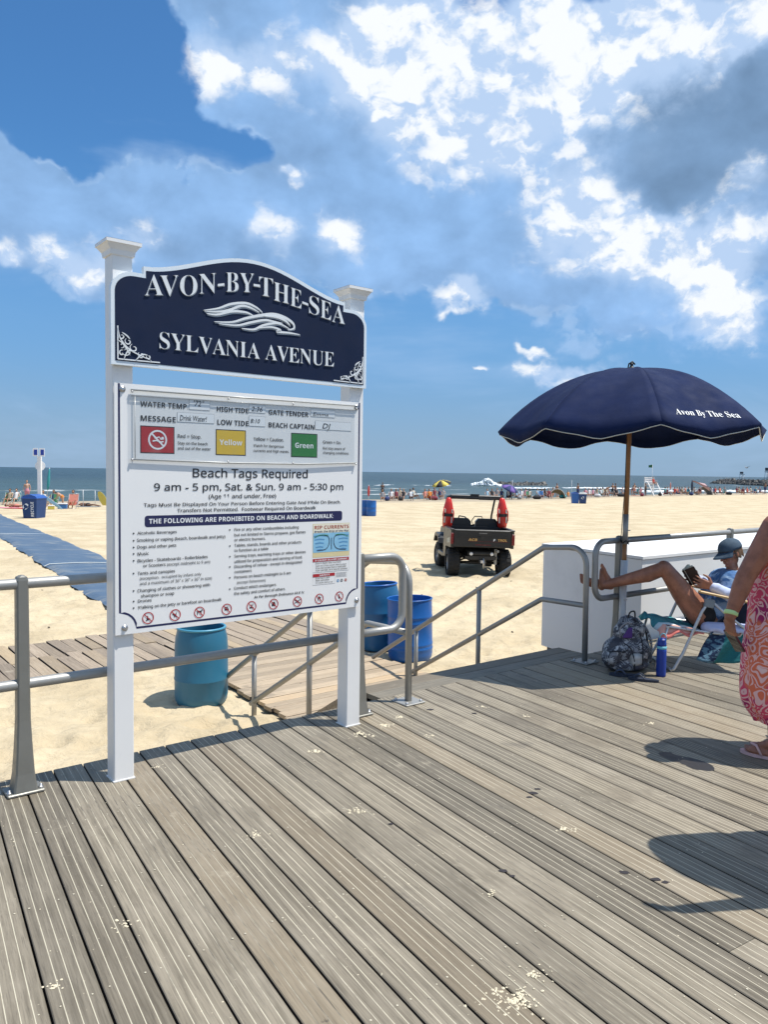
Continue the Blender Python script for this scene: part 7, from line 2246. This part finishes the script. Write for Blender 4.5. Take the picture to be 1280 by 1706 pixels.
# more of the tightly packed shoreline: sitters, bags and low wind shelters in the second row
random.seed(21)
adj = ['navy', 'grey', 'black', 'maroon', 'white', 'khaki', 'teal', 'coral', 'blue', 'light blue', 'cream', 'pink']
spots = [(646, 'buggy'), (666, 'buggy'), (690, 'buggy'), (724, 'buggy'), (806, 'buggy'), (828, 'buggy'), (855, 'twin bins'), (875, 'twin bins'), (890, 'twin bins'), (897, 'twin bins'), (909, 'twin bins'), (921, 'twin bins'), (936, 'twin bins'), (995, 'umbrella pole'), (1006, 'umbrella pole'), (1015, 'umbrella pole'), (1033, 'umbrella pole'), (1038, 'umbrella pole'), (1062, 'lifeguard stand'), (1067, 'lifeguard stand'), (1104, 'pink canopy'), (1114, 'pink canopy'), (1134, 'pink canopy'), (1143, 'pink canopy'), (1162, 'pink canopy'), (1178, 'pink canopy'), (1252, 'right edge'), (1228, 'right edge')]
cnt = {}
for i, (px, ref) in enumerate(spots):
    Y = float(np.interp(px, [640, 840, 900, 1000, 1100, 1180, 1280], [77, 86, 90, 101, 112, 123, 131])) + random.uniform(-1, 1.5)
    cl = adj[(i * 5) % 12]
    cnt[ref] = cnt.get(ref, 0) + 1
    figure(K(px), Y, 'sit' if i % 4 else 'lie', cl, ('tan', 'fair', 'brown', 'tan')[i % 4], '%s-clad %s in the back row, %s of those left of the %s' % (cl, 'sitter' if i % 4 else 'sunbather', ordn[cnt[ref] - 1], ref), random.uniform(-1.2, 1.2), 1.05)
def bag(k, Y, colour, label, s=1.):
    x, y = place(k, Y)
    q = MB(); q.capsule((-.22, 0, .17), (.22, 0, .17), .17, .17, 8); q.capsule((-.15, 0, .25), (.15, 0, .25), .12, .12, 8); q.tube([(-.15, 0, .33), (-.08, 0, .50), (.08, 0, .50), (.15, 0, .33)], .015, 5)
    o = q.build('beach_bag', OC, None, (x, y, gz(x, y)), (0, 0, random.uniform(0, 3))); o.scale = (s, s, s); o.color = (*COL[colour], 1); tag(o, label, 'bag')
for px, cl, lab in ((645, 'navy', 'navy beach bag left of the coral-shirted sitter'), (668, 'black', 'black beach bag in the row left of the yellow and black parasol'), (722, 'maroon', 'maroon beach bag under the yellow and black parasol'), (866, 'grey', 'grey beach bag right of the purple parasol'), (895, 'black', 'black beach bag left of the twin bins'), (938, 'teal', 'teal beach bag between the khaki tent and the twin bins'), (996, 'white', 'white beach bag right of the twin bins'), (1035, 'black', 'black beach bag left of the umbrella pole'), (1070, 'maroon', 'maroon beach bag right of the umbrella pole'), (1100, 'black', 'black beach bag at the foot of the lifeguard stand'), (1152, 'navy', 'navy beach bag under the pink canopy'), (1215, 'black', 'black beach bag in the gap right of the pink canopy')):
    bag(K(px), float(np.interp(px, [640, 840, 900, 1000, 1100, 1180, 1280], [73, 82, 85, 96, 106, 115, 124])), cl, lab, 1.2)
# small grey shade tent, blue twin bins
def tent(k, Y, colour, label, w=1.9, h=1.1, rz=0.):
    x, y = place(k, Y)
    t = thing('beach_tent', label, 'tent', (x, y, gz(x, y)), rz)
    q = MB(); R_ = []
    for a in np.linspace(0, pi, 9): R_.append(q.addv([(w / 2 * cos(a), -.6 + .1 * sin(a), h * sin(a)), (w / 2 * cos(a) * .95, .1, h * .96 * sin(a)), (w / 2 * cos(a) * .7, .75, h * .55 * sin(a))]))
    for a, b2 in zip(R_[:-1], R_[1:]):
        for j in range(2): q.face((a + j, a + j + 1, b2 + j + 1, b2 + j), True)
    o = q.build('shelter_cloth', OC, t); o.color = (*COL[colour], 1); o.modifiers.new('t', 'SOLIDIFY').thickness = .01
    q = MB(); q.tube([(w / 2 * cos(a), -.6 + .1 * sin(a), h * sin(a)) for a in np.linspace(0, pi, 9)], .02, 5); q.build('hoop', mat('thin pole', (.6, .6, .6), .5), t)
tent(K(927), 89, 'khaki', 'low khaki shade tent left of the twin recycling bins')
tent(K(1172), 117, 'grey', 'grey shade tent below the slanted pink canopy', 2.4, 1.3)
for lab, px, mm in (('plain blue bin, the left of the twin bins on the open sand', 958.5, BLU), ('navy recycling bin with white symbol, right of the twin bins on open sand', 970.5, RB)):
    rbin(lab, K(px) * 73.5, 73.5 - (.2 if px > 960 else 0), .72, 1.02, -.25 if px > 960 else -.1, mm, WHITEP if px > 960 else RBL, sym=px > 960)
drum('drum', 'far blue drum by the red parasol, left of the two', K(609) * 47, 47, (BLU, BLU), r=.30, h=.95, tapers=False, group='far blue drums'); drum('drum', 'far blue drum by the red parasol, right of the two', K(618.5) * 46.5, 46.5, (BLU, BLU), r=.31, h=.95, tapers=False, group='far blue drums')
# lifeguard stand with guards and flag
lx, ly = K(1086) * 108, 108
lg = thing('lifeguard_stand', 'white wooden lifeguard stand with slanting ladder near the surf', 'lifeguard stand', (lx, ly, gz(lx, ly)), .35)
q = MB()
for sx in (-1, 1):
    q.box((sx * .75 - .06, .55, 0), (sx * .75 + .06, .67, 2.6)); q.prism([(-1.5, 0), (-1.35, 0), (.1, 1.9), (-.05, 1.9)], sx * .75 - .05, sx * .75 + .05, 'x')
q.build('uprights', WHITE, lg)
for z, y0 in ((.5, -1.1), (.9, -.8), (1.3, -.5)):
    q = MB(); q.box((-.75, y0, z), (.75, y0 + .25, z + .06)); q.build('step', WHITE, lg)
for z in (1.0, 1.5, 1.9, 2.15, 2.4):
    q = MB(); q.box((-.75, .52, z), (.75, .56, z + .14)); q.build('back_slat', WHITE, lg)
q = MB(); q.box((-.8, -.15, 1.72), (.8, .6, 1.80)); q.build('seat', WHITE, lg)
q = MB(); q.box((-.8, -.15, 2.05), (-.72, .6, 2.11)); q.box((.72, -.15, 2.05), (.8, .6, 2.11)); q.build('arm_rests', WHITE, lg)
figure(K(1089), 108, 'sit', 'red', 'tan', 'lifeguard in red sitting up on the white lifeguard stand', .35, 1., dz=1.45); figure(K(1076), 105.6, 'stand', 'black', 'brown', 'dark-clad bather standing against the ladder of the lifeguard stand', .8)
fp = thing('flag', 'small green flag on a thin pole above the lifeguard stand', 'flag', (K(1086) * 112, 112, gz(K(1086) * 112, 112)))
q = MB(); q.tube([(0, 0, 0), (0, 0, 4.4)], .025, 6); q.build('flagpole', mat('thin pole', (.6, .6, .6), .5), fp)
q = MB(); A_ = [q.addv([(-.55 * t, .06 * sin(t * 7), 4.4 - .1 * t), (-.55 * t, .06 * sin(t * 7 + 1), 3.95 + .03 * t)]) for t in (0, .25, .5, .75, 1)]
for a, b2 in zip(A_[:-1], A_[1:]): q.face((a, b2, b2 + 1, a + 1), True)
o = q.build('flag_cloth', mat('green flag', (.01, .10, .045), .8), fp)
# right of the stand
parasol(K(1117), 112, ['coral'], 'furled coral parasol right of the lifeguard stand', h=1.9, closed=True)
rgt = [(1110, 'teal', 'sit'), (1124, 'red', 'sit'), (1130, 'coral', 'sit'), (1138, 'khaki', 'sit'), (1147, 'navy', 'sit'), (1158, 'grey', 'sit'), (1166, 'black', 'sit'), (1185, 'maroon', 'sit'), (1192, 'red', 'sit'), (1200, 'coral', 'sit'), (1208, 'maroon', 'sit'), (1233, 'khaki', 'sit'), (1238, 'black', 'sit'), (1246, 'red', 'sit'), (1259, 'teal', 'sit'), (1267, 'navy', 'sit')]
ordr = ['first', 'second', 'third', 'fourth', 'fifth', 'sixth', 'seventh', 'eighth', 'ninth', 'tenth', 'eleventh', 'twelfth', 'thirteenth', 'fourteenth', 'fifteenth', 'sixteenth']
for i, (px, cl, pz) in enumerate(rgt):
    Y = float(np.interp(px, [1100, 1180, 1280], [108, 118, 126]))
    figure(K(px), Y, pz, cl, random.choice(['tan', 'fair', 'brown']), '%s-shirted sitter, %s to the right of the lifeguard stand' % (cl, ordr[i]), random.uniform(-.8, .8), 1.08)
    if i % 2 == 0: chair(K(px), Y - .3, ('maroon', 'grey', 'navy', 'red', 'teal', 'coral')[i % 6], '%s beach chair under the %s sitter right of the lifeguard stand' % (('maroon', 'grey', 'navy', 'red', 'teal', 'coral')[i % 6], ordr[i]), random.uniform(-.5, .5))
figure(K(1275), 128, 'stand', 'navy', 'brown', 'tall dark bather standing at the right edge below the jetty', .2, 1.1)
# slanted pink canopy on a dark pole
cx_, cy_ = K(1153) * 114, 114
ct = thing('beach_canopy', 'slanted dusty pink canopy tied to a dark furled pole right of the lifeguard stand', 'canopy', (cx_, cy_, gz(cx_, cy_)))
q = MB(); q.lathe([(.05, 0), (.12, .5), (.16, 1.4), (.10, 2.0), (.02, 2.3)], 10); q.build('furled_pole', mat('dark furled cloth', (.03, .035, .06), .85), ct)
q = MB(); A_ = []
for i in range(7):
    t = i / 6; A_.append(q.addv([(.1 + 2.3 * t, -.5 * t, 2.15 - 1.0 * t + .08 * sin(t * 6)), (.15 + 2.1 * t, .9 * t, 2.05 - .35 * t), (.2 + 2.5 * t, .2, 1.95 - 1.35 * t ** 1.3)]))
for a, b2 in zip(A_[:-1], A_[1:]):
    q.face((a, b2, b2 + 1, a + 1), True); q.face((a, a + 2, b2 + 2, b2), True)
o = q.build('canopy_cloth', OC, ct); o.color = (.62, .40, .40, 1)
towel(K(1063), 104, 'red', 'red towel on the sand right of the umbrella pole', .7)

# ------------------------------------------------------------------ rocks, surf, jetty
ROCK = mat('wet jetty rock', (.035, .036, .034), .6, var=.5, scale=.8, bump=.6, bscale=3, bdist=.1)
def rocks(name, label, x0, y0, x1, y1, w, h, nrock, seed, thing_=True):
    random.seed(seed)
    q = MB()
    for k in range(nrock):
        t = random.random(); o_ = random.uniform(-w, w)
        x = x0 + (x1 - x0) * t - (y1 - y0) / math.hypot(x1 - x0, y1 - y0) * o_; y = y0 + (y1 - y0) * t + (x1 - x0) / math.hypot(x1 - x0, y1 - y0) * o_
        r = random.uniform(.7, 1.6); hh = h * (1 - abs(o_) / w * .8) * random.uniform(.7, 1.05)
        m2 = Matrix.Translation((x, y, -2.9 + hh - r * .5)) @ Matrix.Rotation(random.uniform(0, 3), 4, (random.random(), random.random(), random.random() + .1))
        q.box((-r, -r * .7, -r * .6), (r, r * .7, r * .6), m2, bev=r * .22)
    o = q.build(name, ROCK)
    tag(o, kind='stuff') if not thing_ else tag(o, label, 'jetty')
rocks('jetty', 'dark low rock jetty awash in spray beyond the buggy', K(803) * 262, 262, K(905) * 285, 285, 3.0, 1.15, 240, 5)
rocks('jetty', 'long rock jetty reaching in from the right edge', K(1200) * 470, 470, K(1330) * 360, 360, 6, 3.0, 700, 9)
# spray where a wave breaks on the near rocks
random.seed(3)
q = MB()
for k in range(900):
    t = random.random(); px = 786 + 50 * t; hh = 2.3 * exp(-((px - 812) / 11) ** 2) + .6 * exp(-((px - 793) / 8) ** 2) + .4
    Yp = 259 + random.uniform(-2, 2); z = -2.8 + hh * random.random() ** 1.2
    r_ = random.uniform(.12, .5); q.sphere((K(px) * Yp, Yp, z), (r_ * 1.3, r_, r_ * .8), 5, 4)
o = q.build('wave_spray', mat('white water', (.82, .85, .86), .9, var=.05)); tag(o, kind='stuff')
# foam crests of the breakers along the shore
q = MB()
for (pxa, pxb, Yb, hh) in ((1060, 1290, 205, .55), (850, 1075, 225, .38), (905, 1060, 238, .25), (600, 760, 240, .22)):
    n_ = int((pxb - pxa) * 1.1)
    for i in range(n_):
        px = pxa + (pxb - pxa) * i / n_ + random.uniform(-.5, .5)
        Yp = Yb + (px - pxa) * .10 + random.uniform(-2.2, 2.2) + 3 * sin(px * .04)
        amp_ = (.35 + .65 * vnoise(np.array([px * .045]), np.array([Yb * 1.]), 2)[0])
        if amp_ < .5 and hh < .5: continue
        q.sphere((K(px) * Yp, Yp, -2.66), (random.uniform(.3, 1.1), random.uniform(.4, 1.0), hh * amp_ * random.uniform(.3, 1.2)), 6, 4)
o = q.build('breaking_foam', mat('white water', (.82, .85, .86), .9, var=.05)); tag(o, kind='stuff')
# white beacon towers on the right jetty
for lab, px, Yt, hb in (('slim white beacon tower on the jetty near the right edge', 1235.5, 425, 5.2), ('taller beacon mast at the very right edge of the jetty', 1277.5, 400, 7.5)):
    x, y = K(px) * Yt, Yt
    t = thing('beacon_tower', lab, 'beacon', (x, y, .0 - .4), .2)
    q = MB()
    for sx in (-1, 1):
        for sy in (-1, 1): q.tube([(sx * .9, sy * .9, 0), (sx * .7, sy * .7, hb * .62)], .12, 5)
    for k in range(3): q.tube([(-.85, -.85, k * hb * .2), (.8, -.8, (k + 1) * hb * .2)], .07, 4)
    q.build('lattice', mat('pale steel', (.55, .55, .55), .5), t)
    q = MB(); q.box((-.95, -.95, hb * .62), (.95, .95, hb * .66)); q.box((-.8, -.8, hb * .70), (.2, .8, hb * .92)); q.build('lamp_house', mat('dark lamp panel', (.05, .055, .07), .5), t)
    q = MB(); q.tube([(.5, 0, hb * .66), (.5, 0, hb)], .08, 5); q.build('mast', mat('pale steel', (.55, .55, .55), .5), t)
# gull
g = thing('gull', 'grey gull gliding above the jetty near the right edge', 'bird', (K(1243) * 150, 150, 3.35), .3)
q = MB(); q.sphere((0, 0, 0), (.26, .08, .075), 10, 6); q.sphere((-.30, 0, .03), (.075, .055, .05), 8, 6); q.tube([(-.36, 0, .03), (-.43, 0, .015)], [.015, .004], 5); q.prism([(.22, -.03), (.40, -.07), (.40, .07), (.22, .03)], -.01, .01, 'z'); q.build('bird_body', mat('gull grey', (.16, .17, .18), .7), g)
for s_ in (-1, 1):
    q = MB(); q.prism([(-.10, 0), (.12, 0), (.10, .35), (.22, .85), (.05, .55), (-.12, .35)], 0, .015, 'z', Matrix.Rotation(s_ * .5, 4, 'X') @ Matrix.Scale(s_, 4, (0, 1, 0))); q.build('wing', mat('gull grey', (.16, .17, .18), .7), g)

# ------------------------------------------------------------------ litter of sand on the boards: flakes and crumbs, sea wrack on the beach
random.seed(12)
q = MB()
def crumb(x, y, z, s_):
    n_ = random.randint(4, 6); a0 = random.random() * 6
    pts = [(x + s_ * random.uniform(.5, 1) * cos(a0 + 2 * pi * k / n_), y + s_ * random.uniform(.5, 1) * sin(a0 + 2 * pi * k / n_)) for k in range(n_)]
    A = q.addv([(a, b2, z) for a, b2 in pts]); T_ = q.addv([(x, y, z + s_ * .5)])
    for k in range(n_): q.face((A + k, A + (k + 1) % n_, T_))
from math import hypot
def patch(x, y, r, n_, s_, el=1.):
    for k in range(n_):
        a = random.uniform(0, 2 * pi); d = abs(random.gauss(0, r * .5))
        dx_, dy_ = d * cos(a) * el, d * sin(a)
        crumb(x + dx_, y + dy_, .0012, s_ * random.uniform(.4, 1.3))
for (x, y, r, n_, s_) in ((.42, 2.26, .085, 150, .006), (.50, 2.38, .05, 40, .006), (.83, 3.39, .035, 26, .009), (-.12, 4.62, .05, 22, .010), (.02, 4.78, .05, 24, .010), (.30, 4.6, .04, 12, .008), (.12, 4.95, .04, 18, .009), (-.36, 4.31, .05, 20, .011), (-.55, 3.3, .05, 24, .006), (-.9, 2.62, .05, 20, .006), (-1.0, 2.3, .04, 16, .006), (-.1, 3.55, .05, 26, .008), (1.75, 4.9, .05, 10, .012), (.7, 5.2, .04, 10, .010), (.43, 2.85, .04, 20, .006), (1.36, 2.47, .05, 14, .006), (-1.2, 4.06, .05, 14, .006), (.95, 5.0, .05, 12, .010)):
    patch(x, y, r, n_, s_, 1.3)
for k in range(240):
    x = random.uniform(-1.8, 3.4); y = random.uniform(2.0, 6.4)
    if -(x - OX) * EY + (y - OY) * EX > -.03: continue
    crumb(x, y, .0012, random.uniform(.0015, .005))
o = q.build('sand_crumbs', mat('dry sand crumbs', (.66, .58, .42), .95, var=.1), recalc=True); tag(o, kind='stuff')
q = MB()
def blot(x, y, s_, e=1.6):
    n_ = 12; A = q.addv([(x + s_ * e * (.6 + .4 * random.random()) * cos(2 * pi * k / n_), y + s_ * (.6 + .4 * random.random()) * sin(2 * pi * k / n_), .0022) for k in range(n_)]); q.face([A + k for k in range(n_)])
for (x, y, s_) in ((.77, 3.78, .020), (.80, 3.83, .013), (.74, 3.73, .012), (.33, 5.12, .018), (.50, 3.02, .014), (.53, 2.98, .010), (.99, 3.02, .016), (1.10, 2.97, .016), (1.13, 2.95, .012), (.05, 3.42, .010), (.62, 5.05, .014)): blot(x, y, s_)
o = q.build('dried_gum', mat('dark dried blots', (.025, .020, .022), .7)); tag(o, kind='stuff')
# damp stain in the walker's shadow, its colour darkened with that shade
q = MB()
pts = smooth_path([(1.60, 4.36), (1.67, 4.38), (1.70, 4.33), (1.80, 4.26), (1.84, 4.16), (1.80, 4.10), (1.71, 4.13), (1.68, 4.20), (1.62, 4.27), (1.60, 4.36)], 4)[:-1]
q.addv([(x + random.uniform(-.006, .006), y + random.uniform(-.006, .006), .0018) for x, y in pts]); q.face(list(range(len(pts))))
o = q.build('shaded_damp_stain', mat('shaded damp wood', (.030, .027, .026), .40)); tag(o, kind='stuff')
q = MB()
random.seed(4)
for k in range(110):
    x = random.uniform(-7, 7); y = random.uniform(7, 22)
    u_ = (x - OX) * EX + (y - OY) * EY; v_ = -(x - OX) * EY + (y - OY) * EX
    if v_ < .7: continue
    z = gz(x, y); s_ = random.uniform(.008, .026)
    q.capsule((x, y, z + s_ * .5), (x + random.uniform(-.04, .04), y + random.uniform(-.03, .03), z + s_ * .4), s_ * .5, s_ * .3, 5)
o = q.build('sea_wrack', mat('dark wrack bits', (.05, .04, .03), .9)); tag(o, kind='stuff')
